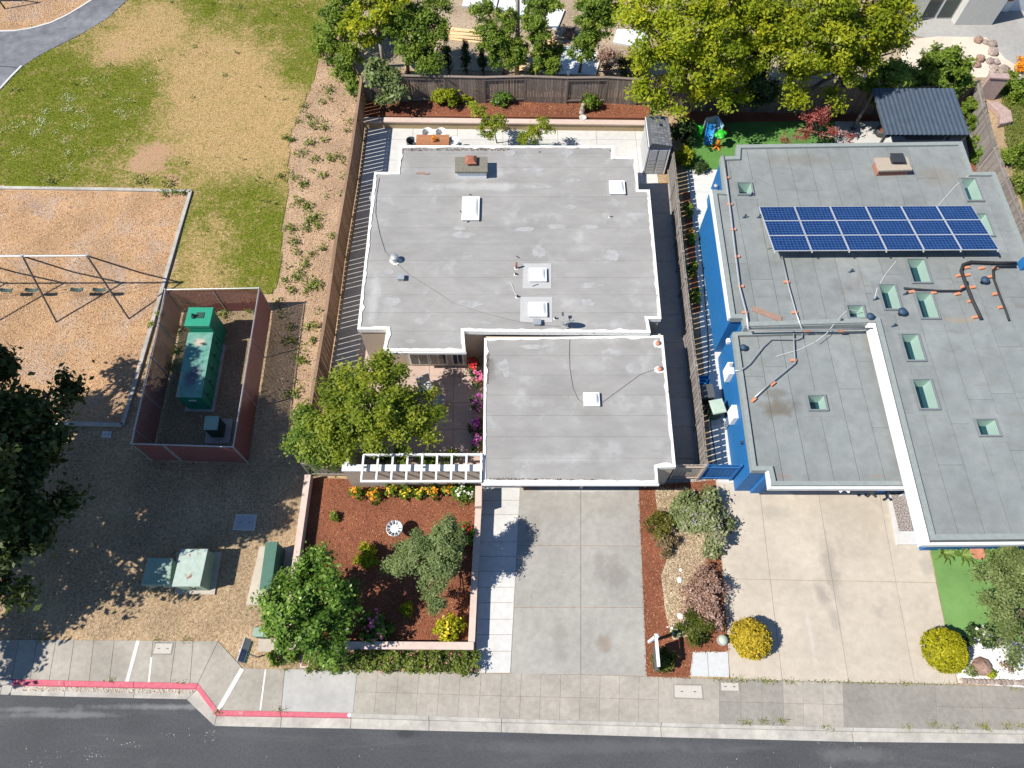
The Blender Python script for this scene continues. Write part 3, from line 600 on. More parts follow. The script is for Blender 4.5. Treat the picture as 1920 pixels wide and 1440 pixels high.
X, Y = np.meshgrid(xs, ys); dry, bare = lawn_field(X, Y); ok = in_poly(X.ravel(), Y.ravel(), lawn_p).reshape(X.shape)
ids = -np.ones(X.shape, int); vs = []; fs = []; dv = []; bv = []
def vid(j, i):
    if ids[j, i] < 0: ids[j, i] = len(vs); vs.append((X[j, i], Y[j, i], .006)); dv.append(dry[j, i]); bv.append(bare[j, i])
    return ids[j, i]
for j in range(X.shape[0] - 1):
    for i in range(X.shape[1] - 1):
        if int(ok[j, i]) + int(ok[j, i + 1]) + int(ok[j + 1, i]) + int(ok[j + 1, i + 1]) >= 3: fs.append((vid(j, i), vid(j, i + 1), vid(j + 1, i + 1), vid(j + 1, i)))
me = bpy.data.meshes.new('lawn'); me.from_pydata(vs, [], fs); me.update()
for nm, vals in (('dry', dv), ('bare', bv)): me.attributes.new(nm, 'FLOAT', 'POINT').data.foreach_set('value', np.array(vals, np.float32))
def lawn_mat():
    m = bpy.data.materials.new('patchy_lawn'); m.use_nodes = True; n, l = m.node_tree.nodes, m.node_tree.links; b = n['Principled BSDF']; b.inputs['Roughness'].default_value = .95; b.inputs['Specular IOR Level'].default_value = .1
    geo = n.new('ShaderNodeNewGeometry')
    def noise(s, d=8, r=.65):
        z = n.new('ShaderNodeTexNoise'); z.inputs['Scale'].default_value = s; z.inputs['Detail'].default_value = d; z.inputs['Roughness'].default_value = r; l.new(geo.outputs['Position'], z.inputs['Vector']); return z
    def ramp(src, cs, lo=.3, hi=.7):
        r = n.new('ShaderNodeValToRGB'); els = r.color_ramp.elements; els[0].position = lo; els[1].position = hi; els[0].color = (*cs[0], 1); els[1].color = (*cs[-1], 1)
        for k in range(1, len(cs) - 1): e = els.new(lo + (hi - lo) * k / (len(cs) - 1)); e.color = (*cs[k], 1)
        l.new(src, r.inputs[0]); return r.outputs[0]
    f1, f2, f3 = noise(14), noise(1.1, 6, .6), noise(5, 8, .7)
    gr = ramp(f1.outputs['Fac'], [(.045, .068, .006), (.115, .14, .012), (.215, .22, .032)]); sr = ramp(f1.outputs['Fac'], [(.22, .145, .06), (.37, .255, .115), (.52, .385, .215)])
    br = ramp(f1.outputs['Fac'], [(.22, .125, .07), (.34, .21, .125), (.45, .31, .20)])
    def attr(k): q = n.new('ShaderNodeAttribute'); q.attribute_name = k; return q.outputs['Fac']
    def math_(op, a, b_):
        q = n.new('ShaderNodeMath'); q.operation = op
        for i, s in enumerate((a, b_)):
            if isinstance(s, (int, float)): q.inputs[i].default_value = s
            else: l.new(s, q.inputs[i])
        return q.outputs[0]
    def soft(a, lo, hi):
        q = n.new('ShaderNodeMapRange'); q.interpolation_type = 'SMOOTHSTEP'; q.inputs['From Min'].default_value = lo; q.inputs['From Max'].default_value = hi; l.new(a, q.inputs['Value']); return q.outputs[0]
    wob = math_('ADD', math_('MULTIPLY', math_('SUBTRACT', f2.outputs['Fac'], .5), 1.7), math_('MULTIPLY', math_('SUBTRACT', f3.outputs['Fac'], .5), 2.6))
    d = soft(math_('ADD', attr('dry'), wob), -.1, 1.05); ba = soft(math_('ADD', attr('bare'), wob), .2, 1.1)
    def mix(f, a, b_):
        q = n.new('ShaderNodeMix'); q.data_type = 'RGBA'; l.new(f, q.inputs['Factor']); l.new(a, q.inputs['A']); l.new(b_, q.inputs['B']); return q.outputs['Result']
    l.new(mix(ba, mix(d, gr, sr), br), b.inputs['Base Color'])
    bz = noise(60, 4); bp = n.new('ShaderNodeBump'); bp.inputs['Strength'].default_value = .6; bp.inputs['Distance'].default_value = .03; l.new(bz.outputs['Fac'], bp.inputs['Height']); l.new(bp.outputs[0], b.inputs['Normal'])
    return m
me.materials.append(lawn_mat()); lawn = struct(bpy.data.objects.new('lawn', me)); col.objects.link(lawn)
view_lawn = poly([(-40, 169), (41, 120), (149, 60), (238, -3), (640, -30), (600, 93), (573, 190), (547, 253), (542, 367), (530, 447), (530, 507), (512, 552), (310, 545), (359, 352), (-40, 345)])
x, y = sample(view_lawn, 110000); d_, b_ = lawn_field(x, y); k = (rng.random(len(x)) > b_ * 1.1) & in_poly(x, y, lawn_p); x, y, d_ = x[k], y[k], d_[k]
L_lawn = leafmat('lawn_blade', [(.048, .076, .007), (.12, .15, .013), (.225, .22, .035), (.40, .31, .135), (.56, .44, .24)], .2, .9)
blades('grass', x, y, .004, .055, L_lawn, 'short patchy green and straw coloured grass of the park lawn', 'grass', d_ * .75 + rng.normal(size=len(x)) * .16 + .1, .011, .7)
cx_ = []
for px, py, r, n_ in ((95, 215, 45, 220), (60, 250, 40, 170), (230, 205, 30, 110), (150, 225, 40, 120), (120, 290, 40, 70), (190, 150, 25, 60), (15, 240, 25, 60), (285, 155, 12, 22), (130, 318, 15, 25)):
    c = G2(px, py); cl = rng.normal(size=(6, 2)) * r / 60; idx = rng.integers(0, 6, n_); cx_.append(np.c_[c[0] + cl[idx, 0] + rng.normal(size=n_) * .16, c[1] + cl[idx, 1] + rng.normal(size=n_) * .16])
cx_ = np.concatenate(cx_); n_ = len(cx_); nn = rng.normal(size=(n_, 3)) * .3; nn[:, 2] = 1
o = quads('clover_blossoms', np.c_[cx_, np.full(n_, .06)], nn / np.linalg.norm(nn, axis=1)[:, None], rng.uniform(.03, .06, n_), rng.random(n_), L_clover, None, 'stuff', .9); tag(o, 'white clover blossom dotted over the green lawn patch', 'flowers')

PIT = [(-500, 352), (0, 354), (352, 362), (331, 440), (291, 580), (252, 720), (227, 792), (120, 790), (-500, 780)]
sheet('chip_pit', PIT, M_chipbed, z1=.006)
litter('wood_chips', poly([(-30, 356), (350, 364), (330, 440), (290, 580), (252, 718), (227, 790), (-30, 788)], 0), 42000, .055, .006, L_chip, 'loose pale wood chips covering the swing pit', 'wood chips')
litter('wood_chips', poly([(-30, 56), (60, 50), (95, 40), (125, 26), (150, 11), (190, -20), (-30, -20)], 0), 7000, .06, .003, L_chip, 'loose orange wood chips in the play area beside the path', 'wood chips')
bd = T('pit_border', 'pale concrete border kerb around the wood chip swing pit', 'border', G(357, 357))
for a, b in (((-300, 347), (0, 351)), ((0, 351), (180, 353.5)), ((180, 353.5), (357, 357.5)), ((357, 357.5), (333, 438)), ((333, 438), (307, 528)), ((307, 528), (281, 618)), ((281, 618), (255, 708)), ((255, 708), (229, 796)), ((229, 796), (118, 793)), ((118, 793), (0, 790)), ((0, 790), (-200, 786))):
    p, q = G(*a, .1), G(*b, .1); MB().bar((p[0], p[1], .03), (q[0], q[1], .03), .17, .14).build('kerb_block', M_curb, bd)
BARKS = [(600, 95), (640, 130), (676, 150), (657, 300), (631, 450), (606, 600), (576, 778), (560, 800), (520, 700), (505, 566), (512, 557), (530, 508), (530, 447), (542, 367), (543, 310), (547, 253), (573, 190), (593, 143)]
sheet('bark_strip', BARKS, M_bark, z1=.003)
litter('bark_litter', poly(BARKS, 0), 16000, .06, .004, L_chip, 'loose bark and dry litter along the outside of the long fence', 'bark litter')
SOIL = [(-60, 800), (230, 802), (250, 740), (300, 545), (500, 560), (575, 780), (566, 870), (582, 890), (552, 1060), (536, 1215), (490, 1250), (455, 1250), (409, 1200), (-60, 1195)]
litter('dry_litter', poly(SOIL, 0), 30000, .036, -.018, L_straw, 'dry straw and leaf litter on the verge in front of the park', 'leaf litter')
xs_, ys_ = [], []
for px, py, r, n_ in ((575, 390, 14, 130), (588, 412, 16, 150), (560, 380, 9, 60), (545, 430, 12, 80), (552, 455, 12, 90), (575, 430, 12, 70), (598, 425, 10, 70), (570, 500, 12, 70), (560, 520, 16, 150), (590, 535, 14, 160), (548, 545, 10, 70), (575, 545, 10, 50),
                      (583, 478, 9, 60), (540, 640, 10, 60), (545, 615, 9, 50), (565, 677, 11, 110), (585, 640, 7, 40), (535, 260, 9, 70), (548, 265, 7, 50), (525, 332, 8, 60), (580, 220, 10, 50), (605, 330, 10, 60), (570, 345, 12, 80), (590, 300, 12, 60), (560, 290, 12, 60), (605, 265, 12, 50), (580, 270, 12, 60), (620, 300, 8, 40),
                      (415, 580, 16, 90), (470, 578, 18, 120), (420, 590, 12, 50), (325, 620, 12, 120), (327, 660, 10, 90), (322, 690, 10, 80), (300, 590, 6, 40), (285, 610, 6, 40), (530, 590, 12, 50), (310, 365, 10, 60), (330, 363, 8, 50), (345, 364, 5, 40), (318, 345, 16, 90), (265, 343, 16, 80), (95, 341, 18, 80)):
    c = G2(px, py); xs_.append(c[0] + rng.normal(size=n_) * r / 75); ys_.append(c[1] + rng.normal(size=n_) * r / 75)
wx_, wy_ = sample(poly(BARKS), 75)
for a_, b_ in zip(wx_, wy_): n_ = int(rng.integers(8, 40)); xs_.append(a_ + rng.normal(size=n_) * .13); ys_.append(b_ + rng.normal(size=n_) * .13)
wx_, wy_ = sample(view_lawn, 45)
for a_, b_ in zip(wx_, wy_): n_ = int(rng.integers(5, 16)); xs_.append(a_ + rng.normal(size=n_) * .09); ys_.append(b_ + rng.normal(size=n_) * .09)
xw, yw = np.concatenate(xs_), np.concatenate(ys_); n_ = len(xw); nn = rng.normal(size=(n_, 3)) * .6; nn[:, 2] = .9
tag(quads('weeds', np.c_[xw, yw, rng.uniform(.03, .22, n_)], nn / np.linalg.norm(nn, axis=1)[:, None], rng.uniform(.07, .16, n_), rng.random(n_), L_grass, None, 'stuff'), 'scattered low green weeds on the bark strip and by the kerbs', 'weeds')
gx, gy = [], []
for px, py, n_ in ((1382, 1275, 60), (1400, 1276, 40), (1425, 1276, 40), (1440, 1277, 80), (1480, 1278, 40), (1345, 1274, 60), (1372, 1273, 40), (1400, 1354, 90), (1433, 1352, 90), (1467, 1352, 120), (1551, 1366, 60), (1700, 1364, 40), (1755, 1360, 90), (1790, 1364, 70), (1844, 1362, 130), (1888, 1361, 90), (1915, 1361, 60), (409, 1334, 60), (527, 1330, 50), (205, 1275, 50), (340, 1280, 40), (540, 1254, 70), (1630, 1281, 40), (1700, 1283, 40), (1900, 1290, 60), (300, 1200, 50), (350, 1200, 60), (80, 1200, 60)):
    c = G2(px, py); gx.append(c[0] + rng.normal(size=n_) * .13); gy.append(c[1] + rng.normal(size=n_) * .06)
kg = rng.random(len(np.concatenate(gx))) < .6
blades('weeds', np.concatenate(gx)[kg], np.concatenate(gy)[kg], .0, .085, L_grass, 'small dry weeds sprouting from sidewalk joints and the curb', 'weeds', .45 + rng.random(int(kg.sum())) * .6, .012, .8)
n_ = 300; i_ = rng.random(n_); c0, c1_ = np.array(G2(1370, 1274)), np.array(G2(1800, 1284)); p_ = c0 + (c1_ - c0) * i_[:, None]
blades('weeds', p_[:, 0] + rng.normal(size=n_) * .02, p_[:, 1] + rng.normal(size=n_) * .03, .0, .07, L_grass, 'thin line of weeds in the joint between tan driveway and sidewalk', 'weeds', None, .015, .7)
x, y = sample(poly([(150, 1285), (365, 1290), (360, 1302), (150, 1294)], -.12), 500)
litter('fallen_leaves', poly([(40, 1287), (365, 1293), (360, 1301), (40, 1295)], -.12), 420, .06, -.135, L_straw, 'dry fallen leaves caught in the gutter below the red curb', 'leaves')
# ---------------- paved ground around the houses
def paving(name): o = struct(bpy.data.objects.new(name, None)); col.objects.link(o); return o
dw = paving('driveway')
grid_px(dw, 'driveway_slab', [[(975, 910), (1089, 910), (1198, 910)], [(969.4, 1023), (1089, 1023), (1202.6, 1024)], [(963.4, 1139), (1089, 1139), (1207.6, 1139)], [(957, 1264), (1089, 1265), (1213, 1268)]], -.12, .0, M_conc_drive)
wk = paving('front_walk')
ys_ = [905, 938, 965, 1016, 1043, 1071, 1101, 1130, 1161, 1190, 1221, 1262]
grid_px(wk, 'walk_slab', [[(903 - (y_ - 905) * .036, y_), (975.5 - (y_ - 910) * .0525, y_)] for y_ in ys_], -.12, .002, M_conc_pale)
bdw = paving('tan_driveway')
def bl(t, y_): return mid((1342, 900), (1369, 1272), (y_ - 900) / 372)[0]
J = [((1423, 905), (1467, 1275)), ((1532, 905), (1592, 1278)), ((1646, 905), (1717, 1281)), ((1718, 905), (1797, 1284))]
def jx(j, y_): a, b = J[j]; return a[0] + (b[0] - a[0]) * (y_ - a[1]) / (b[1] - a[1])
grid_px(bdw, 'driveway_slab', [[(bl(0, y_), y0)] + [(jx(j, y_), y0 + dy * (j + 1)) for j in range(4)] for y_, y0, dy in ((900, 900, 1.2), (1085, 1085, 2), (1275, 1274, 2.4))], -.12, .0, M_conc_tan)
MB().prism(poly([(1664, 915), (1745, 915), (1757, 1021), (1682, 1021)], .1), -.1, .1).build('porch_step', M_conc_pale, bdw, bevel=.01)
pads = paving('corner_paving')
M_conc_bl = mat('bluish_concrete', (.40, .41, .41), (.48, .49, .49), 5, .9, .1, patch=((.2, .2, .2), 5, .68, .75))
grid_px(pads, 'paving_slab', [[(1299, 1222), (1326, 1222), (1365, 1222)], [(1293, 1268), (1329, 1269), (1368, 1270)]], -.1, .006, M_conc_bl)
pt = paving('back_patio')
xt = [690, 775, 858, 943, 1045, 1117, 1190, 1222]
grid_px(pt, 'patio_slab', [[(960 + (x_ - 960) * (1 + (y_ - 240) * .00047), y_) for x_ in xt] for y_ in (226, 262, 300, 345)], -.1, .004, M_conc_pale)
grid_px(pt, 'patio_slab', [[(682, 300), (745, 300)], [(676, 345), (740, 345)], [(664, 430), (735, 430)], [(648, 530), (725, 530)], [(630, 640), (715, 640)], [(612, 760), (715, 760)]], -.1, .003, M_conc_side)
sp = paving('side_path')
ys_ = [345, 375, 400, 445, 490, 540, 590, 642, 690, 745, 800, 860, 905]
grid_px(sp, 'path_slab', [[(1180, y_), (1262 + (y_ - 345) * .112, y_)] for y_ in ys_], -.1, .005, M_conc_side)
bs = paving('blue_side_path')
M_conc_bs = mat('side_yard_concrete', (.44, .44, .43), (.54, .54, .53), 4, .9, .1, rnd=.04)
ys_ = [318, 360, 420, 480, 545, 615, 690, 770, 850, 905]
grid_px(bs, 'path_slab', [[(1287 + (y_ - 318) * .087, y_), (1430, y_)] for y_ in ys_], -.1, .004, M_conc_bs)
cy = paving('courtyard_paving')
grid_px(cy, 'paving_slab', [[(x_, y_) for x_ in (668, 715, 760, 805, 850, 912)] for y_ in (655, 705, 755, 805, 850, 885)], -.1, .006, M_courtyard)
gp = paving('gazebo_patio'); grid_px(gp, 'patio_slab', [[(1566, 228), (1650, 228), (1740, 228), (1815, 228)], [(1564, 300), (1655, 300), (1750, 300), (1830, 300)]], -.1, .006, M_conc_pale)
sheet('back_turf', [(1282, 232), (1566, 224), (1564, 300), (1400, 300), (1340, 318), (1284, 318)], M_turf, z1=.008)
sheet('back_mulch', [(1282, 200), (1700, 195), (1700, 226), (1566, 226), (1282, 230)], M_mulch, z1=.012)
sheet('front_turf', [(1743, 1021), (2100, 1005), (2100, 1225), (1850, 1195), (1778, 1195)], M_turf_pale, z1=.008)
sheet('white_gravel_bed', [(1778, 1196), (1850, 1196), (2100, 1226), (2100, 1300), (1798, 1281)], M_gravel, z1=.006)
litter('gravel', poly([(1800, 1192), (1850, 1194), (1930, 1205), (1930, 1284), (1800, 1280)], 0), 5000, .04, .006, leafmat('gravel_stone', [(.45, .44, .43), (.75, .75, .74), (.82, .82, .81)], 0, .9), 'white gravel around the brown rock by the sidewalk', 'gravel')
STRIP = [(1198, 912), (1342, 900), (1351, 1050), (1365, 1220), (1298, 1222), (1292, 1270), (1213, 1268), (1203, 1030)]
sheet('planting_strip', STRIP, M_mulch, z1=.006)
STRAW = [(1228, 918), (1285, 915), (1315, 930), (1330, 970), (1320, 1060), (1312, 1120), (1300, 1190), (1262, 1200), (1248, 1150), (1240, 1080), (1250, 1050), (1235, 1000), (1232, 950)]
sheet('straw_bed', STRAW, M_strawbed, z1=.012)
litter('mulch_chips', offset(poly(STRIP, 0), -.07), 10000, .05, .006, L_mchip, 'loose red brown bark mulch in the strip between the two driveways', 'mulch')
litter('straw', poly(STRAW, 0), 3500, .04, .012, L_straw, 'dry straw and pale grit down the middle of the planting strip', 'straw')
L_dry = leafmat('dry_straw_blade', [(.30, .20, .10), (.46, .34, .19), (.60, .48, .31), (.66, .60, .48)], .15, .9)
x, y = sample(poly(STRAW, 0), 9000); blades('straw_blades', x, y, .012, .10, L_dry, 'dry straw coloured ground cover in the strip between driveways', 'dry grass', None, .012, .9)
x, y = sample(poly(SOIL, 0), 16000); blades('dry_grass', x, y, -.018, .06, L_dry, 'thin dry grass on the verge between the park and the sidewalk', 'dry grass', None, .009, .9)
BED = [(588, 896), (898, 906), (884, 1206), (545, 1206), (556, 1062)]
sheet('front_bed', BED, M_mulch, z1=.10)
litter('mulch_chips', poly(BED, .1), 16000, .05, .10, L_mchip, 'loose red brown bark mulch in the walled front garden bed', 'mulch')
BPL = [(690, 176), (1215, 182), (1215, 226), (690, 220)]
MB().prism(poly([(682, 178), (1218, 184), (1218, 221), (682, 217)], .45), -.02, .45).build('raised_bed_soil', M_mulch)['kind'] = 'structure'
litter('mulch_chips', poly([(690, 182), (1215, 188), (1215, 218), (690, 214)], .45), 8000, .055, .45, L_mchip, 'loose red bark mulch in the raised bed below the back fence', 'mulch')
sheet('neighbour_yard_soil', [(600, -130), (1720, -130), (1720, 150), (680, 128)], mat('bare_dirt', (.25, .19, .13), (.36, .29, .21), 7, .95, .4, 40, big=.25), z1=.0)
litter('dry_litter', poly([(700, -20), (1240, -20), (1240, 138), (700, 130)], 0), 9000, .07, .0, L_chip, 'dry leaf litter and bark on the dirt yard behind the fence', 'leaf litter')
sheet('pebble_yard', [(1690, 75), (1760, 68), (1850, 70), (1885, 110), (1920, 130), (1920, 145), (1690, 145)], M_pebble, z1=.012)
sheet('grey_patio', [(1670, 20), (2200, 10), (2200, 150), (1895, 150), (1870, 95), (1855, 72), (1780, 78), (1720, 68), (1670, 68)], M_conc_side, z1=.008)
sheet('weedy_yard', [(1870, 150), (2300, 150), (2500, 620), (1960, 560)], M_grassy, z1=.01)
# ================================================================== GREY-ROOFED HOUSE
Z1, ZG = 2.5, 2.2
OUT1 = [(750, 273), (1151, 274), (1151, 295), (1193, 294), (1197, 356), (1218, 356), (1240, 598), (1215, 598), (1220, 624), (910, 622), (870, 621), (873, 660), (718, 658), (725, 618), (670, 618), (702, 323), (745, 323)]
OUTG = [(908, 634), (1243, 629), (1267, 876), (1232, 877), (1234, 906), (905, 905)]
o1 = ccw(poly(OUT1, Z1)); og = ccw(poly(OUTG, ZG))
H1 = T('flat_roofed_house', 'tan flat roofed house with pale grey roof, white edging and attached garage', 'house', (G2(960, 460, Z1)[0], G2(960, 460, Z1)[1], 0))
def strips_y(parent, outl, y_list, z0, z1, m, gap=.007):
    for a, b in zip(y_list[:-1], y_list[1:]):
        q = clip(clip(outl, 0, -1, -(a + gap / 2)), 0, 1, b - gap / 2)
        if len(q) > 2 and abs(area(q)) > .02: MB().prism(q, z0, z1 + random.uniform(0, .004)).build('roofing_strip', m, parent)
def frange(a, b, s):
    r = [a]
    while r[-1] + s < b - s * .3: r.append(r[-1] + s)
    return r + [b]
i1 = offset(o1, .1); ig = offset(og, .1)
MB().prism(offset(o1, .012), Z1 - .22, Z1 - .03).build('roof_deck', M_seam1, H1)
ym, yM = min(p[1] for p in i1), max(p[1] for p in i1)
strips_y(H1, i1, frange(ym, yM, .93), Z1 - .03, Z1 - .012, M_roof1)
rim(o1, Z1 - .24, Z1 + .022, .13, .03).build('roof_edge', M_rim, H1)
MB().prism(offset(og, .012), ZG - .2, ZG - .03).build('roof_deck', M_seam1, H1)
ym, yM = min(p[1] for p in ig), max(p[1] for p in ig)
strips_y(H1, ig, frange(ym, yM, .93), ZG - .03, ZG - .012, M_roof1)
rim(og, ZG - .22, ZG + .02, .11, .025).build('roof_edge', M_rim, H1)
# walls: main block follows the roof outline, the window bay and the garage front are set back below the eaves
w1 = [(x, y) for x, y in poly(OUT1, Z1)]
w1[11] = (w1[11][0], w1[11][1] + .6); w1[12] = (w1[12][0], w1[12][1] + .6)
w1[9] = (w1[9][0], w1[9][1] + .2); w1[8] = (w1[8][0], w1[8][1] + .2); w1[10] = (w1[10][0], w1[10][1] + .02)
MB().prism(offset(w1, .05), -.02, Z1 - .225).build('wall', M_tan, H1)
wg = poly(OUTG, ZG); SET = .58
gx0, gx1, gy = wg[5][0], wg[4][0], wg[5][1] + SET
wgp = [(wg[0][0] + .02, wg[0][1] + .25), (wg[1][0], wg[1][1] + .25), wg[2], (wg[3][0], wg[3][1]), (wg[3][0], gy), (gx0 + .02, gy)]
MB().prism(offset(wgp, .04), -.02, ZG - .205).build('wall', M_tan, H1)
fy = gy + .04                       # front face of the recessed garage wall
def fbox(name, m, px0, px1, z0, z1, dep, parent=H1, y=None, out=0.0):
    x0, x1 = G2(px0, 917)[0], G2(px1, 917)[0]; yy = (fy if y is None else y) - dep / 2 - out
    return MB().box(((x0 + x1) / 2, yy, (z0 + z1) / 2), (x1 - x0, dep, z1 - z0)).build(name, m, parent)
gd = fbox('garage_door', M_fence_br, 979, 1086, .0, 1.95, .05)
for k in range(1, 8): MB().box((wloc(gd).x, fy - .055, .25 * k), (2.2, .012, .02)).build('panel_groove', M_dark, gd)
gd = fbox('garage_door', M_charcoal, 1093, 1198, .0, 1.95, .05)
for k in range(1, 8): MB().box((wloc(gd).x, fy - .055, .25 * k), (2.2, .012, .02)).build('panel_groove', M_dark, gd)
fbox('post', M_pinkcap, 1086.5, 1092.5, 0, 1.98, .12); fbox('post', M_pinkcap, 963, 978.5, 0, 1.98, .10)
ed = fbox('entry_door', M_dark, 923, 962, 0, 1.95, .05); MB().lathe((wloc(ed).x + .25, fy - .07, .95), [(.03, 0), (.035, .03), (.01, .06)], 8).build('door_knob', M_alu, ed)
MB().box(((gx0 + gx1) / 2, wg[5][1] - .03, ZG - .14), (gx1 - gx0 + .1, .1, .12)).build('gutter', M_white, H1)
MB().tube([(gx1 - .1, wg[5][1] - .03, ZG - .2), (gx1 - .1, fy - .06, ZG - .45), (gx1 - .1, fy - .06, .02)], .035, 8).build('downspout', M_tan, H1)
b0, b1 = w1[12], w1[11]; by = b0[1] + .05
MB().box(((b0[0] + b1[0]) / 2, b0[1] - .62, Z1 - .12), (b1[0] - b0[0] + .06, .09, .13)).build('gutter', M_white, H1)
for px0, px1 in ((772, 808), (809, 842), (850, 872)):
    x0, x1 = G2(px0, 672)[0], G2(px1, 672)[0]
    wn = MB().box(((x0 + x1) / 2, by - .03, 1.15), (x1 - x0, .06, 1.9)).build('window', M_white, H1)
    MB().box(((x0 + x1) / 2, by - .062, 1.15), (x1 - x0 - .14, .02, 1.74)).build('pane', M_winglass, wn)
    MB().box(((x0 + x1) / 2, by - .075, 1.15), (.03, .02, 1.74)).build('glazing_bar', M_white, wn)
# chimney
cp = poly([(853, 294), (914, 294), (914, 322), (853, 322)], 3.02)
ch = MB().prism(offset(cp, .06), Z1 - .05, 2.96).build('chimney', M_white_old, H1)
MB().prism(cp, 2.92, 3.02).build('chimney_cap', M_chimcap, ch)
c = G(883, 299, 3.2); q = .3
fl = MB().box((c[0], c[1], 3.10), (.34, .34, .16)).build('flue', M_rust, ch)
MB().add([(c[0] - .27, c[1] - .27, 3.18), (c[0] + .27, c[1] - .27, 3.18), (c[0] + .27, c[1] + .27, 3.18), (c[0] - .27, c[1] + .27, 3.18), (c[0] - .14, c[1] - .12, 3.3), (c[0] + .14, c[1] - .12, 3.3), (c[0] + .14, c[1] + .12, 3.3), (c[0] - .14, c[1] + .12, 3.3)],
         [(3, 2, 1, 0), (4, 5, 6, 7), (0, 1, 5, 4), (1, 2, 6, 5), (2, 3, 7, 6), (3, 0, 4, 7)]).build('flue_hood', M_rust, ch)
# domed skylights
def dome_light(p0, p1, z, patch=None):
    a, b = G2(*p0, z + .18), G2(*p1, z + .18); cx, cy_ = (a[0] + b[0]) / 2, (a[1] + b[1]) / 2; sx, sy = abs(b[0] - a[0]), abs(a[1] - b[1])
    if patch:
        q = poly(patch, z); MB().prism(ccw(q), z - .013, z + .006).build('roof_patch', mat('pale_roof_patch', (.44, .44, .44), (.50, .50, .50), 3, .9, .1), H1)
    s = MB().box((cx, cy_, z + .05), (sx + .02, sy + .02, .13)).build('skylight', M_alu, H1)
    rim([(cx - sx / 2 - .03, cy_ - sy / 2 - .03), (cx + sx / 2 + .03, cy_ - sy / 2 - .03), (cx + sx / 2 + .03, cy_ + sy / 2 + .03), (cx - sx / 2 - .03, cy_ + sy / 2 + .03)], z + .10, z + .135, .06).build('skylight_frame', M_white, s)
    mb = MB(); n = 8; vs = []; fs = []
    for j in range(n + 1):
        for i in range(n + 1):
            u, v = i / n * 2 - 1, j / n * 2 - 1; h = .13 * ((1 - abs(u) ** 3.2) * (1 - abs(v) ** 3.2)) ** .5
            vs.append((cx + u * sx * .47, cy_ + v * sy * .47, z + .125 + h))
    for j in range(n):
        for i in range(n): k = j * (n + 1) + i; fs.append((k, k + 1, k + n + 2, k + n + 1))
    mb.add(vs, fs).build('dome', M_dome, s, True)
dome_light((868, 368), (897, 410), Z1); dome_light((1143, 338), (1172, 361), Z1)
dome_light((993, 502), (1024, 525), Z1, [(981, 494), (1034, 494), (1034, 541), (980, 541)])
dome_light((992, 566), (1025, 591), Z1, [(976, 557), (1036, 557), (1036, 604), (975, 604)])
dome_light((1095, 736), (1124, 759), ZG)
M_tar = mat('white_sealant', (.58, .57, .54), (.70, .69, .66), 12, .9, .4)
M_spatch = mat('faded_roof_patch', (.325, .323, .32), (.44, .44, .44), 3.5, .9, .15, patch=((.325, .322, .316), 2.2, .46, .62))
def sealant(px, py, z, r):
    x, y = G2(px, py, z); q = [(x + r * random.uniform(.75, 1.2) * math.cos(a), y + r * random.uniform(.7, 1.1) * math.sin(a)) for a in [2 * math.pi * k / 11 for k in range(11)]]
    MB().prism(q, z - .014, z + .008).build('sealant', M_tar, H1)
def vent(px, py, z, r, h, m, hood=None, seal=True, name='vent_pipe', parent=None):
    x, y = G2(px, py, z); P = parent or H1
    if seal: sealant(px, py, z, r * 2.0)
    v = MB().lathe((x, y, z - .02), [(r, 0), (r, h)], 12).build(name, m, P, True)
    if hood: MB().lathe((x, y, z + h - .04), [(hood * .6, 0), (hood, .02), (hood, .07), (hood * .75, .12), (.01, .14)], 14).build('vent_hood', m, v, True)
vent(741, 489, Z1, .13, .26, M_galv, .19); vent(968, 503, Z1, .05, .42, M_rust); vent(967, 515, Z1, .045, .12, M_dark); vent(970, 557, Z1, .045, .14, M_dark)
vent(1041, 598, Z1, .04, .15, M_dark); vent(1143, 407, Z1, .03, .18, M_galv); vent(1233, 645, ZG, .10, .14, M_terra); vent(1237, 693, ZG, .10, .14, M_terra)
for px, py in ((752, 523), (1007, 607)):
    x, y = G2(px, py, Z1); v = MB().box((x, y, Z1 + .08), (.28, .24, .18)).build('roof_vent', M_galv, H1, bevel=.02); MB().box((x, y, Z1 + .18), (.33, .29, .03)).build('vent_cap', M_galv, v)
for pts, z, m in ([[(711, 334), (705, 370), (704, 400), (712, 440), (722, 472), (741, 492), (770, 517), (815, 545), (850, 568), (900, 585), (960, 600), (1005, 609), (1050, 612)], Z1, M_wire],
                  [[(1068, 636), (1067, 660), (1068, 690), (1074, 728), (1083, 748), (1094, 756)], ZG, M_wire], [[(1128, 755), (1165, 728), (1200, 702), (1235, 690)], ZG, M_wire],
                  [[(958, 530), (964, 546), (970, 556)], Z1, M_wire_pale]):
    MB().tube([G(a, b, z + .012) for a, b in pts], .012, 6).build('roof_cable', m, H1)
for px, py, z, L, a in ((1004, 535, Z1, .3, .4), (971, 482, Z1, .18, -.7), (882, 365, Z1, .14, -.4), (865, 398, Z1, .22, -1), (878, 416, Z1, .14, .5), (683, 521, Z1, .18, 0), (679, 566, Z1, .2, 1.4), (1145, 283, Z1, .14, -.4), (788, 325, Z1, .4, 0), (800, 326, Z1, .22, .1), (1012, 285, Z1, .1, 0)):
    c = G(px, py, z); piece('debris', M_plank if px in (788, 800) else M_dark, H1, (c[0], c[1], z + .008), (L, .1 if px in (788, 800) else .035, .02), a)
random.seed(21)
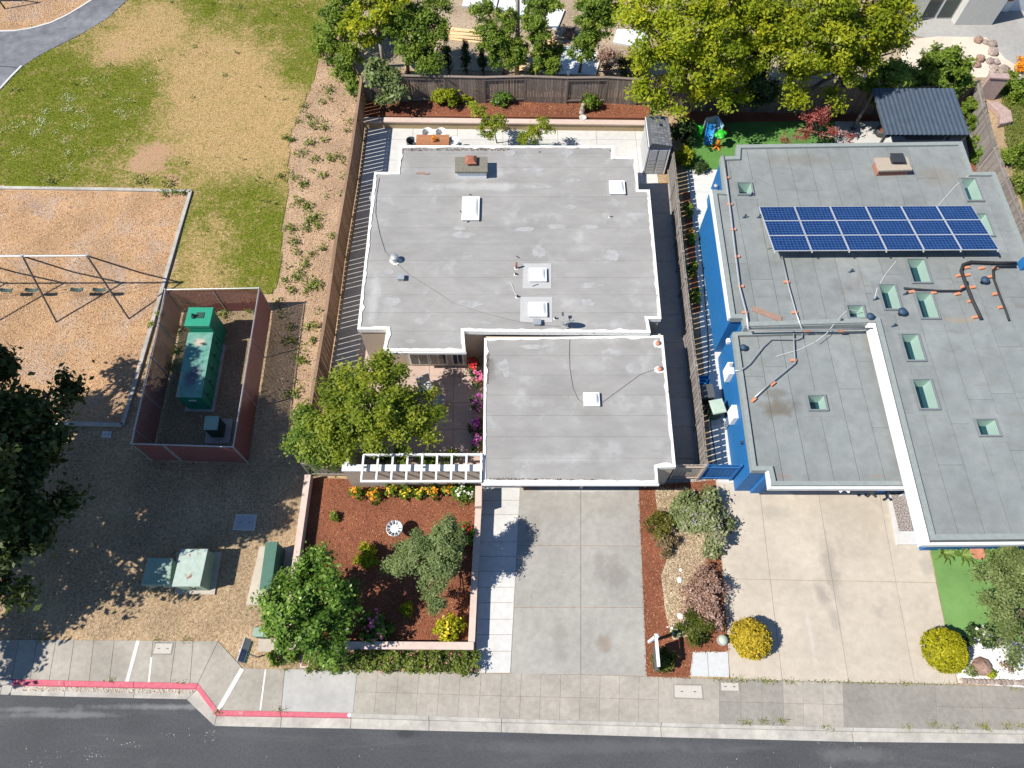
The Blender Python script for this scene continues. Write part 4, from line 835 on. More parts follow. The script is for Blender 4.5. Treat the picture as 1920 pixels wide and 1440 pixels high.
for px, py, z, rx, ry in ((985, 430, Z1, .5, .18), (1015, 350, Z1, .55, .14), (1075, 338, Z1, .4, .15), (870, 440, Z1, .55, .2), (860, 428, Z1, .35, .15), (1045, 425, Z1, .5, .18), (1105, 425, Z1, .5, .15), (1070, 388, Z1, .3, .15), (730, 510, Z1, .28, .2), (880, 570, Z1, .6, .22), (1012, 472, Z1, .35, .4), (1108, 535, Z1, .6, .15), (1100, 568, Z1, .35, .25), (1148, 478, Z1, .35, .35), (910, 605, Z1, .35, .12), (735, 565, Z1, .45, .3),
                          (840, 640, Z1, .5, .1), (1000, 318, Z1, .6, .2), (1060, 286, Z1, .35, .3), (955, 288, Z1, .3, .25), (770, 640, Z1, .25, .12), (946, 685, ZG, .25, .3), (950, 700, ZG, .18, .2), (1190, 690, ZG, .35, .3), (1000, 650, ZG, .7, .12), (983, 875, ZG, .12, .08), (1150, 660, ZG, .5, .2), (700, 300 + 70, Z1, .2, .4)):
    x, y = G2(px, py, z); q = [(x + rx * random.uniform(.7, 1.15) * math.cos(a), y + ry * random.uniform(.6, 1.15) * math.sin(a)) for a in [2 * math.pi * k / 16 for k in range(16)]]
    MB().prism(q, z - .013, z - .004 + random.uniform(0, .003)).build('roof_patch', M_spatch, H1)
L_debris = leafmat('roof_debris', [(.05, .03, .02), (.13, .075, .045), (.22, .14, .09)], 0, .95)
litter('leaf_debris', poly([(915, 896), (1125, 899), (1125, 903), (915, 902)], ZG), 420, .05, ZG - .008, L_debris, '', '', H1)
litter('leaf_debris', poly([(758, 278), (960, 278), (960, 282), (758, 283)], Z1), 420, .06, Z1 - .008, L_debris, '', '', H1)
litter('leaf_debris', poly([(753, 280), (757, 280), (750, 318), (747, 318)], Z1), 160, .06, Z1 - .008, L_debris, '', '', H1)
litter('leaf_debris', poly([(912, 660), (919, 665), (916, 720), (911, 720)], ZG), 200, .05, ZG - .008, L_debris, '', '', H1)
# satellite dish
c = G(1063, 615, Z1 + .05); sd = T('satellite_dish', 'grey satellite dish with bracket arm on the step between two grey roofs', 'dish', (c[0], c[1], Z1 - .012))
mb = MB(); vs = []; fs = []; nr, na = 5, 20; ax = Vector((-.22, .80, .56)).normalized(); q_ = ax.to_track_quat('Z', 'Y'); dc = Vector((c[0], c[1], Z1 + .42))
for i in range(nr + 1):
    for k in range(na): r = i / nr * .33; a = 2 * math.pi * k / na; vs.append(dc + q_ @ Vector((r * math.cos(a), r * 1.1 * math.sin(a), r * r * .55)))
for i in range(nr):
    for k in range(na): fs.append((i * na + k, i * na + (k + 1) % na, (i + 1) * na + (k + 1) % na, (i + 1) * na + k))
d_o = mb.add(vs, fs).build('reflector', M_galv, sd, True); so_ = d_o.modifiers.new('solid', 'SOLIDIFY'); so_.thickness = .015
MB().tube([(c[0], c[1], Z1 - .012), (c[0], c[1], Z1 + .3), tuple(dc - ax * .03)], .025, 8).build('mast', M_galv, sd)
lf = dc + q_ @ Vector((.05, -.30, .42)); MB().tube([dc + q_ @ Vector((0, -.33, .06)), lf], .014, 6).build('feed_arm', M_galv, sd); MB().box(lf, (.09, .14, .08)).build('feed_horn', M_charcoal, sd)
MB().tube([(c[0] - .35, c[1] + .3, Z1 - .012), (c[0] - .2, c[1] + .15, Z1 + .12), (c[0], c[1], Z1 + .25)], .015, 6).build('brace', M_galv, sd)

# ================================================================== entry wall, trellis, courtyard
ZW = 2.1
a, b = G2(641, 877, ZW), G2(903, 877, ZW); cdir = .13
EW = T('entry_wall', 'tan courtyard wall with white cap beside the front garden bed', 'wall', (a[0], a[1], 0))
MB().box(((a[0] + b[0]) / 2, a[1], ZW / 2 - .04), (b[0] - a[0] - .08, .2, ZW - .1)).build('wall_face', M_tan, EW)
MB().box(((a[0] + b[0]) / 2, a[1], ZW - .045), (b[0] - a[0], .27, .09)).build('cap', M_white, EW)
p = G2(655, 815, ZW); MB().bar((a[0] + .135, a[1] + .14, ZW - .045), (a[0] + .135, p[1], ZW - .045), .27, .09).build('cap', M_white, EW)
MB().bar((a[0] + .135, a[1] + .101, ZW / 2 - .045), (a[0] + .135, p[1] - .04, ZW / 2 - .045), .2, ZW - .09).build('wall_face', M_tan, EW)
ZT = 2.3
TR = T('trellis', 'white slatted trellis frame over the courtyard entry wall', 'trellis', (a[0], a[1], ZW))
ya, yb = G2(800, 852, ZT)[1], G2(800, 902, ZT)[1]; xa, xb = G2(680, 876, ZT)[0], G2(902, 876, ZT)[0]
for yy in (ya, yb): MB().box(((xa + xb) / 2, yy, ZT - .05), (xb - xa + .08, .08, .12)).build('beam', M_white, TR)
for k in range(9):
    x_ = xa + (xb - xa) * k / 8; piece('rafter', M_white, TR, (x_, (ya + yb) / 2, ZT + .02), (.075, ya - yb - .082, .09))
for k in (0, 4, 8): x_ = xa + (xb - xa) * k / 8; MB().box((x_ + (.0 if k < 8 else -.04), a[1], ZW + .07), (.07, .07, .14)).build('support', M_white, TR)
# front planter wall
PW = T('planter_wall', 'low pink plaster wall around the mulched front garden bed', 'wall', G(570, 980))
for pts, wd in (([(577, 890), (553, 1060)], .25), ([(553, 1060), (536, 1203)], .25), ([(534, 1210), (710, 1210)], .27), ([(710, 1210), (888, 1211)], .27), ([(897, 952), (890, 1080)], .25), ([(890, 1080), (884, 1203)], .25)):
    p, q = G(*pts[0], .62), G(*pts[1], .62)
    MB().bar((p[0], p[1], .27), (q[0], q[1], .27), wd - .05, .56).build('wall_face', M_pinkcap, PW); MB().bar((p[0], p[1], .585), (q[0], q[1], .585), wd, .07).build('coping', M_pinkcap, PW)
c = G(897, 930, .95); pl = MB().box((c[0], c[1], .475), (.27, .85, .95)).build('garden_pillar', M_pinkcap); tag(pl, 'stout pink plaster pillar at the head of the front walk', 'pillar')
# back retaining wall
BW = T('retaining_wall', 'low retaining wall with pale cap along the white back patio', 'wall', G(940, 230))
p, q = G(682, 224, .52), G(1217, 230, .52)
MB().bar((p[0], p[1], .21), (q[0], q[1], .21), .2, .44).build('wall_face', M_blockwall, BW); MB().bar((p[0], p[1] + .02, .475), (q[0], q[1] + .02, .475), .34, .08).build('coping', M_pinkcap, BW)

# ================================================================== BLUE HOUSE
ZB, ZL = 2.9, 2.5
OUTB = [(1380, 274), (1802, 268), (1822, 325), (1864, 325), (1925, 480), (1990, 640), (2110, 1010), (1743, 1014), (1641, 606), (1395, 614), (1392, 599), (1369, 599), (1334, 358), (1357, 360), (1350, 296), (1379, 295)]
OUTL = [(1373, 625), (1641, 617), (1707, 912), (1446, 912), (1440, 884), (1409, 884)]
ob, ol = ccw(poly(OUTB, ZB)), ccw(poly(OUTL, ZL))
H2 = T('blue_house', 'blue walled house with green grey flat roof, solar panels and many skylights', 'house', (G2(1600, 560, ZB)[0], G2(1600, 560, ZB)[1], 0))
SKY = [([(1382, 342), (1408, 342), (1413, 363), (1386, 363)], ZB), ([(1803, 334), (1831, 334), (1843, 374), (1814, 375)], ZB), ([(1829, 400), (1851, 400), (1864, 440), (1842, 441)], ZB), ([(1702, 485), (1735, 485), (1746, 528), (1712, 529)], ZB),
       ([(1649, 533), (1679, 533), (1691, 578), (1659, 579)], ZB), ([(1718, 548), (1748, 548), (1762, 595), (1728, 596)], ZB), ([(1589, 572), (1619, 572), (1624, 595), (1593, 595)], ZB), ([(1691, 626), (1723, 626), (1735, 674), (1701, 675)], ZB),
       ([(1714, 711), (1748, 711), (1760, 765), (1724, 766)], ZB), ([(1831, 786), (1868, 786), (1876, 815), (1838, 816)], ZB), ([(1514, 741), (1545, 741), (1553, 767), (1520, 768)], ZL)]
rects = {ZB: [], ZL: []}
for q, z in SKY:
    w_ = poly(q, z + .1); x0 = (w_[0][0] + w_[3][0]) / 2; x1 = (w_[1][0] + w_[2][0]) / 2; y1 = (w_[0][1] + w_[1][1]) / 2; y0 = (w_[2][1] + w_[3][1]) / 2
    rects[z].append((x0, x1, y0, y1))
def cut(p, rs):
    """polygon minus axis-aligned openings -> list of polygons"""
    out = [p]
    for x0, x1, y0, y1 in rs:
        nx = []
        for q in out:
            b = np.array(q)
            if b[:, 0].max() <= x0 or b[:, 0].min() >= x1 or b[:, 1].max() <= y0 or b[:, 1].min() >= y1: nx.append(q); continue
            for r in (clip(q, 1, 0, x0), clip(q, -1, 0, -x1), clip(clip(clip(q, -1, 0, -x0), 1, 0, x1), 0, 1, y0), clip(clip(clip(q, -1, 0, -x0), 1, 0, x1), 0, -1, -y1)):
                if len(r) > 2 and abs(area(r)) > 1e-4: nx.append(r)
        out = nx
    return out
def blue_roof(outl, z, x_step, seed, rs):
    rr = random.Random(seed); ins = offset(outl, .2); xs = frange(min(p[0] for p in ins), max(p[0] for p in ins), x_step); gp_ = .02
    dk = MB()
    for q in cut(offset(outl, .012), [(x0 - .02, x1 + .02, y0 - .02, y1 + .02) for x0, x1, y0, y1 in rs]): dk.prism(q, z - .2, z - .03)
    dk.build('roof_deck', M_seam2, H2)
    for a, b in zip(xs[:-1], xs[1:]):
        s = clip(clip(ins, -1, 0, -(a + gp_ / 2)), 1, 0, b - gp_ / 2)
        if len(s) < 3: continue
        y0, y1 = min(p[1] for p in s), max(p[1] for p in s); y = y0; cuts = [y0]
        while True:
            y += rr.uniform(2.2, 6.0)
            if y > y1 - 1: break
            cuts.append(y)
        cuts.append(y1)
        for c0, c1 in zip(cuts[:-1], cuts[1:]):
            t = clip(clip(s, 0, -1, -(c0 + .006)), 0, 1, c1 - .006)
            if len(t) < 3 or abs(area(t)) < .02: continue
            mb = MB(); zz = z - .012 + rr.uniform(0, .004)
            for q in cut(t, [(x0 - .02, x1 + .02, v0 - .02, v1 + .02) for x0, x1, v0, v1 in rs]): mb.prism(q, z - .03, zz)
            if mb.v: mb.build('roofing_strip', M_roof2, H2)
blue_roof(ob, ZB, .98, 3, rects[ZB]); blue_roof(ol, ZL, .98, 5, rects[ZL])
rim(ob, ZB - .2, ZB + .10, .21).build('parapet', mat('grey_green_parapet', (.20, .225, .22), (.26, .285, .275), 5, .9, .2), H2)
rim(ol, ZL - .2, ZL + .12, .18).build('parapet', MATS['grey_green_parapet'], H2)
for x0, x1, y0, y1 in rects[ZB] + rects[ZL]:
    z = ZB if (x0, x1, y0, y1) in rects[ZB] else ZL
    s = rim([(x0 - .05, y0 - .05), (x1 + .05, y0 - .05), (x1 + .05, y1 + .05), (x0 - .05, y1 + .05)], z - .03, z + .10, .06).build('skylight', mat('grey_skylight_frame', (.15, .165, .175), (.19, .205, .215), 6, .5), H2)
    cxm, cym = (x0 + x1) / 2, (y0 + y1) / 2; dz = .55
    wl = [(x0 + .016, y0 + .016), (x1 - .016, y0 + .016), (x1 - .016, y1 - .016), (x0 + .016, y1 - .016)]; mb = MB()
    vs = [(x, y, z + .06) for x, y in wl] + [(x, y, z - dz) for x, y in wl]; mb.add(vs, [(0, 4, 5, 1), (1, 5, 6, 2), (2, 6, 7, 3), (3, 7, 4, 0)]).build('shaft', M_mint, s)
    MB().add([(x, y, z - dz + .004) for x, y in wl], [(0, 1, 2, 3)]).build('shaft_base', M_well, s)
    MB().add([(x, y, z + .075) for x, y in wl], [(0, 1, 2, 3)]).build('pane', M_glass, s)
    rim([(x0 - .26, y0 - .26), (x1 + .26, y0 - .26), (x1 + .26, y1 + .26), (x0 - .26, y1 + .26)], z - .013, z - .002, .17).build('flashing', M_roof2, s)
# walls of the blue house
wb = list(poly(OUTB, ZB)); wb[6] = (wb[6][0], wb[6][1] + .3); wb[7] = (wb[7][0] + 1.15, wb[7][1] + .3); wb[8] = (wb[8][0] + 1.15, wb[8][1])
MB().prism(offset(wb, .06), -.02, ZB - .8).build('wall', M_blue, H2)
wbu = list(wb); wbu[7] = (wb[7][0] - .8, wb[7][1]); wbu[8] = (wb[8][0] - .8, wb[8][1]); rim(offset(wbu, .06), ZB - .8, ZB - .205, .15).build('wall', M_blue, H2)
wl_ = list(poly(OUTL, ZL)); fyl = wl_[2][1] + .5
wl_ = [(wl_[0][0], wl_[0][1] + .2), (wl_[1][0] + .3, wl_[1][1] + .2), (wl_[2][0] + .3, fyl), (wl_[3][0], fyl), wl_[4], wl_[5]]
MB().prism(offset(wl_, .05), -.02, ZL - .8).build('wall', M_blue, H2); rim(offset(wl_, .05), ZL - .8, ZL - .205, .15).build('wall', M_blue, H2)
p, q = G(1395, 614, ZB), G(1641, 606, ZB); MB().bar((p[0], p[1] + .02, ZB - .2), (q[0], q[1] + .02, ZB - .2), .09, .42).build('roof_upstand', MATS['grey_green_parapet'], H2)
# white fascias, garage door, lights
p, q = G(1641, 606, ZB + .1), G(1743, 1016, ZB + .1); MB().bar((p[0] - .16, p[1], ZB - .02), (q[0] - .16, q[1], ZB - .02), .3, .30).build('fascia_beam', M_white, H2)
q2 = G(2100, 1014, ZB); MB().bar((q[0] - .3, q[1] - .06, ZB - .08), (q2[0], q2[1] - .06, ZB - .08), .1, .26).build('fascia', M_white, H2)
p, q = G(1446, 915, ZL), G(1708, 915, ZL); MB().bar((p[0], p[1], ZL - .06), (q[0], q[1], ZL - .06), .09, .24).build('fascia', M_white, H2)
q = G(1442, 884, ZL); MB().bar((p[0] - .06, p[1] - .04, ZL - .06), (q[0] - .06, q[1], ZL - .06), .09, .24).build('fascia', M_white, H2)
p, q = G(1334, 358, ZB), G(1369, 599, ZB); MB().bar((p[0] - .05, p[1], ZB + .0), (q[0] - .05, q[1], ZB + .0), .08, .22).build('fascia', M_white, H2)
x0, x1 = wl_[3][0] + .4, wl_[2][0] - .5; yl = fyl + .05
gd2 = MB().box(((x0 + x1) / 2, yl - .03, 1.0), (x1 - x0, .06, 2.0)).build('garage_door', M_navy, H2)
for k in range(1, 4): MB().box(((x0 + x1) / 2, yl - .065, .5 * k), (x1 - x0, .012, .02)).build('panel_groove', M_dark, gd2)
def floodlight(px, py, m):
    c = G(px, py, 2.15); f = MB().box((c[0], c[1] + .06, 2.15), (.1, .14, .1)).build('security_light', m, H2)
    for s in (-1, 1): MB().tube([(c[0], c[1], 2.15), (c[0] + s * .12, c[1] - .06, 2.13), (c[0] + s * .18, c[1] - .10, 2.1)], [.025, .05, .055], 8).build('lamp_head', m, f)
floodlight(1583, 917, M_white); floodlight(1634, 926, M_dark)
dc = G(1700, 965, 0.1); MB().box((G2(1700, 910)[0], fyl - .1, 1.0), (.95, .06, 2.0)).build('front_door', M_white, H2)
# chimney
cp = poly([(1640, 296), (1701, 294), (1711, 318), (1648, 320)], 3.32); ch = MB().prism(offset(cp, .07), ZB - .05, 3.25).build('chimney', M_brick, H2)
for k in range(4): rim(offset(cp, .062), ZB + .03 + k * .085, ZB + .095 + k * .085, .03).build('brick_course', M_brick, ch)
MB().prism(cp, 3.23, 3.32).build('chimney_cap', M_tancap, ch); c = G(1682, 298, 3.45)
MB().box((c[0], c[1], 3.42), (.5, .42, .2)).build('flue', M_dark, ch); MB().box((c[0], c[1], 3.53), (.62, .55, .03)).build('flue_hood', M_dark, ch)
# solar array: tilted, the edge nearest the street raised
tl, tr, brr, bll = [Vector(G(*p, z)) for p, z in (((1426, 387.5), 3.06), ((1824, 386.5), 3.06), ((1871, 468), 3.62), ((1447, 471.5), 3.62))]
def solar_cells():
    m = bpy.data.materials.new('solar_cells'); m.use_nodes = True; n, l = m.node_tree.nodes, m.node_tree.links; b = n['Principled BSDF']
    b.inputs['Roughness'].default_value = .25; b.inputs['Specular IOR Level'].default_value = .25
    tc = n.new('ShaderNodeTexCoord'); sx = n.new('ShaderNodeSeparateXYZ'); l.new(tc.outputs['Object'], sx.inputs[0])
    def mth(op, a, v=None):
        q = n.new('ShaderNodeMath'); q.operation = op
        for i, s in enumerate((a, v)):
            if s is None: continue
            if isinstance(s, (int, float)): q.inputs[i].default_value = s
            else: l.new(s, q.inputs[i])
        return q.outputs[0]
    lines = []
    for ax_, k in (('X', 10.0), ('Y', 6.0)):
        u = mth('FRACT', mth('MULTIPLY', mth('ADD', sx.outputs[ax_], .5), k)); lines.append(mth('GREATER_THAN', mth('ABSOLUTE', mth('SUBTRACT', u, .5)), .462 if ax_ == 'X' else .455))
    f = mth('MAXIMUM', *lines); vo = n.new('ShaderNodeTexVoronoi'); vo.inputs['Scale'].default_value = 6; oi = n.new('ShaderNodeObjectInfo')
    geo = n.new('ShaderNodeNewGeometry'); l.new(geo.outputs['Position'], vo.inputs['Vector'])
    rp = n.new('ShaderNodeValToRGB'); rp.color_ramp.elements[0].color = (.004, .018, .075, 1); rp.color_ramp.elements[1].color = (.008, .034, .125, 1)
    l.new(vo.outputs['Color'], rp.inputs[0]); mx = n.new('ShaderNodeMix'); mx.data_type = 'RGBA'; l.new(f, mx.inputs['Factor']); l.new(rp.outputs[0], mx.inputs['A']); mx.inputs['B'].default_value = (.07, .15, .33, 1)
    l.new(mx.outputs['Result'], b.inputs['Base Color']); return m
MC = solar_cells()
ux = ((tr - tl) + (brr - bll)).normalized(); vy = ((bll - tl) + (brr - tr)).normalized(); nz_ = (vy.cross(ux)).normalized(); vy = ux.cross(nz_).normalized()
if vy.y > 0: vy = -vy
nz_ = ux.cross(-vy).normalized()
mrot = Matrix((ux, -vy, nz_)).transposed(); eul = mrot.to_euler()
ctr = (tl + tr + brr + bll) / 4; Wd = ((tr - tl).length + (brr - bll).length) / 2; Hd = ((bll - tl).dot(vy) + (brr - tr).dot(vy)) / 2
pw, ph = Wd / 6 - .03, Hd / 3 - .012
shear = ((bll - tl).dot(ux) + (brr - tr).dot(ux)) / 2
unit_c = bpy.data.meshes.new('solar_cell_sheet'); mbq = MB().box((0, 0, 0), (1, 1, 1)); unit_c.from_pydata(mbq.v, [], mbq.f); unit_c.materials.append(MC)
for j in range(3):
    for i in range(6):
        c = ctr + ux * ((i - 2.5) * Wd / 6) + vy * ((j - 1) * Hd / 3)
        f_ = piece('solar_panel', M_alu, H2, c, (pw, ph, .035)); f_.rotation_euler = eul
        s = bpy.data.objects.new('solar_cells', unit_c); col.objects.link(s); s.parent = f_; s.location = (0, 0, .52); s.scale = (1 - .05 / pw, 1 - .05 / ph, .12)
for i in range(7):
    a_ = ctr + ux * ((i - 3) * (Wd - .1) / 6) + vy * (Hd / 2 + .06) - nz_ * .045; b_ = ctr + ux * ((i - 3) * (Wd - .1) / 6) - vy * (Hd / 2) - nz_ * .045
    MB().bar(a_, b_, .04, .045).build('mounting_rail', M_alu, H2)
    for q, dq in ((a_, .75), (b_, -.12)): e_ = q.lerp(b_, .24) if dq > 0 else q; MB().tube([(e_.x, e_.y, ZB - .02), (e_.x, e_.y, e_.z)], .018, 6).build('mounting_leg', M_galv, H2)
# conduits on blocks, cables, vents
def conduit(pts, z, r, m, blocks=(), parent=H2, name='conduit'):
    MB().tube([G(a, b, z) if len((a, b)) == 2 else None for a, b in pts], r, 8).build(name, m, parent, True)
    for px, py, ang in blocks:
        c = G(px, py, z); piece('pipe_block', M_orange, parent, (c[0], c[1], z - r - .035), (.24, .11, .08), ang)
zc = ZB + .12
conduit([(1356, 290), (1362, 340), (1371, 410), (1378, 470), (1387, 540), (1400, 590), (1403, 618)], zc, .045, M_galv, [(1363, 331, 0), (1369, 381, 0), (1376, 428, 0), (1383, 479, 0), (1390, 535, 0), (1398, 584, 0)])
conduit([(1466, 480), (1478, 535), (1492, 585), (1504, 618)], zc, .035, M_galv, [(1476, 527, 0), (1491, 584, 0)])
conduit([(1403, 620), (1450, 619), (1505, 618), (1560, 618), (1636, 616)], zc, .04, M_wire, [(1515, 618, 0), (1579, 618, 0)])
conduit([(1488, 621), (1489, 652), (1491, 680), (1440, 722), (1415, 745)], ZL + .14, .03, M_galv, [(1489, 674, 0), (1450, 718, .7), (1414, 748, .7)])
conduit([(1504, 622), (1504, 632), (1495, 636), (1445, 636), (1430, 650), (1405, 682), (1388, 695), (1378, 695)], ZL + .14, .03, M_galv, [])
zp = ZB + .16
conduit([(1905, 493), (1870, 493), (1820, 491), (1806, 496), (1802, 507), (1810, 530), (1822, 560), (1840, 598)], zp, .07, M_black, [(1843, 500, .2), (1815, 499, .2), (1800, 514, .2), (1816, 513, .2), (1809, 535, .2), (1826, 536, .2), (1822, 562, .2), (1831, 592, .2)], name='insulated_pipe')
conduit([(1905, 499), (1870, 499), (1862, 506), (1863, 522), (1875, 555), (1885, 580), (1892, 600)], zp, .048, M_black, [(1868, 501, .2), (1858, 517, .2), (1868, 549, .2), (1879, 574, .2)], name='insulated_pipe')
conduit([(1695, 540), (1730, 543), (1760, 545), (1800, 545), (1812, 538), (1814, 528)], zp - .02, .042, M_black, [(1711, 545, .2), (1752, 547, .2), (1797, 549, .2)], name='insulated_pipe')
c = G(1924, 492, ZB + .3); MB().box((c[0] + .12, c[1], ZB + .2), (.55, .42, .42)).build('pipe_box', M_blue, H2)
for px, py, r, h in ((1842, 530, .16, .3), (1688, 589, .17, .3), (1628, 598, .15, .3), (1392, 655, .13, .25)):
    z = ZL if py > 640 else ZB; x, y = G2(px, py, z); v = MB().lathe((x, y, z - .02), [(r * .6, 0), (r * .6, h - .1), (r * 1.05, h - .1), (r * 1.1, h - .04), (r * .7, h + .03), (.01, h + .05)], 14).build('roof_vent', M_navyvent, H2, True)
for px, py, ang in ((1595, 510, .6), (1396, 408, .6), (1423, 408, .6), (1641, 562, .6), (1697, 552, .6), (1575, 603, .6), (1675, 612, .6), (1408, 367, .6)):
    x, y = G2(px, py, ZB); v = MB().tube([(x, y, ZB - .02), (x, y, ZB + .22)], .035, 8).build('vent_pipe', M_navyvent, H2); MB().tube([(x - .1, y - .02, ZB + .0), (x + .06, y + .02, ZB + .16)], .03, 8).build('vent_elbow', M_navyvent, v)
for pts, z, m in ([[(1618, 597 - 12), (1590, 580), (1570, 600), (1550, 625), (1530, 640)], ZB, M_wire_pale], [[(1527, 642), (1500, 655), (1455, 668)], ZL, M_wire_pale], [[(1760, 385), (1790, 350), (1808, 335), (1822, 325)], ZB, M_wire_pale],
                  [[(1680, 490), (1660, 515), (1645, 540), (1640, 560)], ZB, M_wire_pale], [[(1368, 305), (1410, 330), (1450, 350), (1500, 385)], ZB, M_wire], [[(1745, 512), (1770, 525), (1800, 545), (1850, 575), (1890, 590)], ZB, M_wire]):
    MB().tube([G(a_, b_, z + .012) for a_, b_ in pts], .014, 6).build('roof_cable', m, H2)
c = G(1438, 589, ZB); pk = MB().box((c[0], c[1], ZB + .012), (1.25, .27, .045), -.45).build('plank', M_plank); tag(pk, 'weathered brown plank lying on the blue house roof', 'plank')
p = poly(OUTL, ZL)[5]; q = poly(OUTL, ZL)[0]
def on_left_wall(px, py, z, d, m, name):
    # the wall runs from the front corner p to q; place by height on that wall plane
    t = (G2(px, py, z)[1] - p[1]) / (q[1] - p[1]); x = p[0] + (q[0] - p[0]) * t + .05
    return MB().box((x - d[0] / 2, G2(px, py, z)[1], z), d).build(name, m, H2)
mbx = on_left_wall(1377, 698, 1.55, (.22, .55, .8), M_white_old, 'meter_box'); c = wloc(mbx); MB().lathe((c.x - .0, c.y + .1, c.z + .82), [(.09, 0), (.1, .06), (.05, .14)], 12).build('meter_dial', M_galv, mbx)
mbx = on_left_wall(1381, 778, 1.35, (.2, .6, .7), M_white_old, 'meter_box'); c = wloc(mbx)
for k in range(3): MB().tube([(c.x, c.y + .15 - k * .12, .02), (c.x, c.y + .15 - k * .12, c.z)], .025, 6).build('meter_pipe', M_galv, mbx)
on_left_wall(1384, 830, 1.9, (.1, .12, .16), M_navyvent, 'wall_vent'); on_left_wall(1375, 640, 1.9, (.14, .2, .2), M_white, 'wall_lamp')
c = G(1345, 345, 2.4); MB().lathe((c[0] - .04, c[1], 2.2), [(.06, 0), (.1, .05), (.1, .12), (.03, .16)], 10).build('wall_vent', M_galv, H2)
dm = MB().prism(poly([(1670, 925), (1706, 925), (1726, 996), (1686, 996)], .11), .1, .115).build('door_mat', mat('woven_mat', (.05, .045, .05), (.42, .36, .32), 26, .95, .3, lo=.44, hi=.56)); tag(dm, 'long patterned grey doormat on the porch step of the blue house', 'doormat')
# ================================================================== FENCES
HF = 1.75
lf_ = poly([(581, 766), (611, 590), (632, 440), (658, 290), (678, 146)], HF)
fence('long weathered brown board fence between the park and the grey roofed house', lf_, HF, M_fence_br, pitch=.255, gap=.038, side=-1, cap=True)
bf = poly([(679, 143), (757, 143), (908, 146), (985, 144), (1065, 147), (1140, 146), (1200, 150), (1265, 152)], 1.7 + .4)
fence('dark weathered board fence with alternating panels behind the raised bed', bf, 1.7, M_fence, z0=.4, pitch=.15, gap=.012, posts=1.9, side=-1, alt=True, cap=True)
bf2 = poly([(1270, 158), (1400, 160), (1550, 162), (1700, 165), (1835, 150)], 1.8)
fence('dark shaded board fence behind the tall yellow green trees', bf2, 1.8, M_fence, pitch=.16, gap=.015, side=-1)
mf = poly([(1262, 262), (1270, 330), (1278, 420), (1288, 517), (1297, 594), (1308, 683), (1319, 775), (1328, 868)], HF)
fence('grey weathered side fence between the two houses', mf, 1.6, M_fence_gr, pitch=.25, gap=.042, side=1, alt=False, posts=2.0)
rf_ = poly([(1838, 150), (1848, 200), (1868, 270), (1890, 330), (1922, 410), (1975, 540)], 1.8)
fence('grey board fence running down the right beside the gazebo', rf_, 1.8, M_fence_gr, pitch=.16, gap=.012, side=1, cap=False)
fence('tan painted board gate fence at the right of the garage', poly([(1270, 872), (1325, 872)], 1.7), 1.7, M_fence_tan, pitch=.16, gap=.02, side=1, posts=1.2)
fence('blue painted board gate fence beside the blue house', poly([(1327, 872), (1390, 873)], 1.7), 1.7, M_fence_blue, pitch=.16, gap=.02, side=1, posts=1.3)
fence('short weathered fence panel at the corner of the courtyard wall', poly([(566, 868), (640, 869)], 1.5), 1.5, M_fence_gr, pitch=.15, gap=.02, side=1, posts=1.7, cap=True)

# ================================================================== UTILITY YARD IN THE PARK
HE = 1.86
EN = T('utility_enclosure', 'chain link utility enclosure with dark red brown slats and steel rails', 'enclosure', G(370, 720))
ec = poly([(310, 543), (486, 540), (437, 838), (247, 832), (252, 805), (283, 670)], HE)
def slat_panel(a, b, seed):
    d = Vector((b[0] - a[0], b[1] - a[1])); L = d.length; d /= L; n = int(L / .066); mb = MB(); rz = math.atan2(d.y, d.x)
    for i in range(n):
        c = Vector(a) + d * (L * (i + .5) / n); mb.box((c.x, c.y, .06 + (HE - .14) / 2), (.046, .012, HE - .16), rz)
    o = mb.build('slat_infill', M_slat, EN); o['kind'] = 'stuff'
    mw = MB(); k = int(L / .1)          # the woven wire holding the slats
    for i in range(-int(HE / .1), k):
        for s in (1, -1):
            x0 = i * .1; x1 = x0 + HE - .12; z0, z1 = (.06, HE - .06) if s > 0 else (HE - .06, .06)
            t0, t1 = max(0, -x0 / (x1 - x0)), min(1, (L - x0) / (x1 - x0))
            if t1 <= t0: continue
            p, q = Vector(a) + d * (x0 + (x1 - x0) * t0), Vector(a) + d * (x0 + (x1 - x0) * t1)
            mw.tube([(p.x, p.y, z0 + (z1 - z0) * t0), (q.x, q.y, z0 + (z1 - z0) * t1)], .004, 3, False)
    o = mw.build('wire_mesh', M_galv, EN); o['kind'] = 'stuff'
for i in range(6):
    a, b = ec[i], ec[(i + 1) % 6]; slat_panel(a, b, i)
    MB().tube([(*a, HE), (*b, HE)], .025, 8).build('top_rail', M_galv, EN)
    MB().tube([(*a, 0), (*a, HE + .03)], .035, 8).build('post', M_galv, EN); MB().lathe((*a, HE + .02), [(.045, 0), (.045, .03), (.01, .06)], 8).build('post_cap', M_galv, EN)
for a, b, t in ((0, 1, .5), (1, 2, .33), (1, 2, .66), (2, 3, .7), (5, 0, .5), (4, 5, .5), (2, 3, .68)):
    c = lerp(ec[a], ec[b], t); MB().tube([(*c, 0), (*c, HE)], .03, 8).build('post', M_galv, EN)
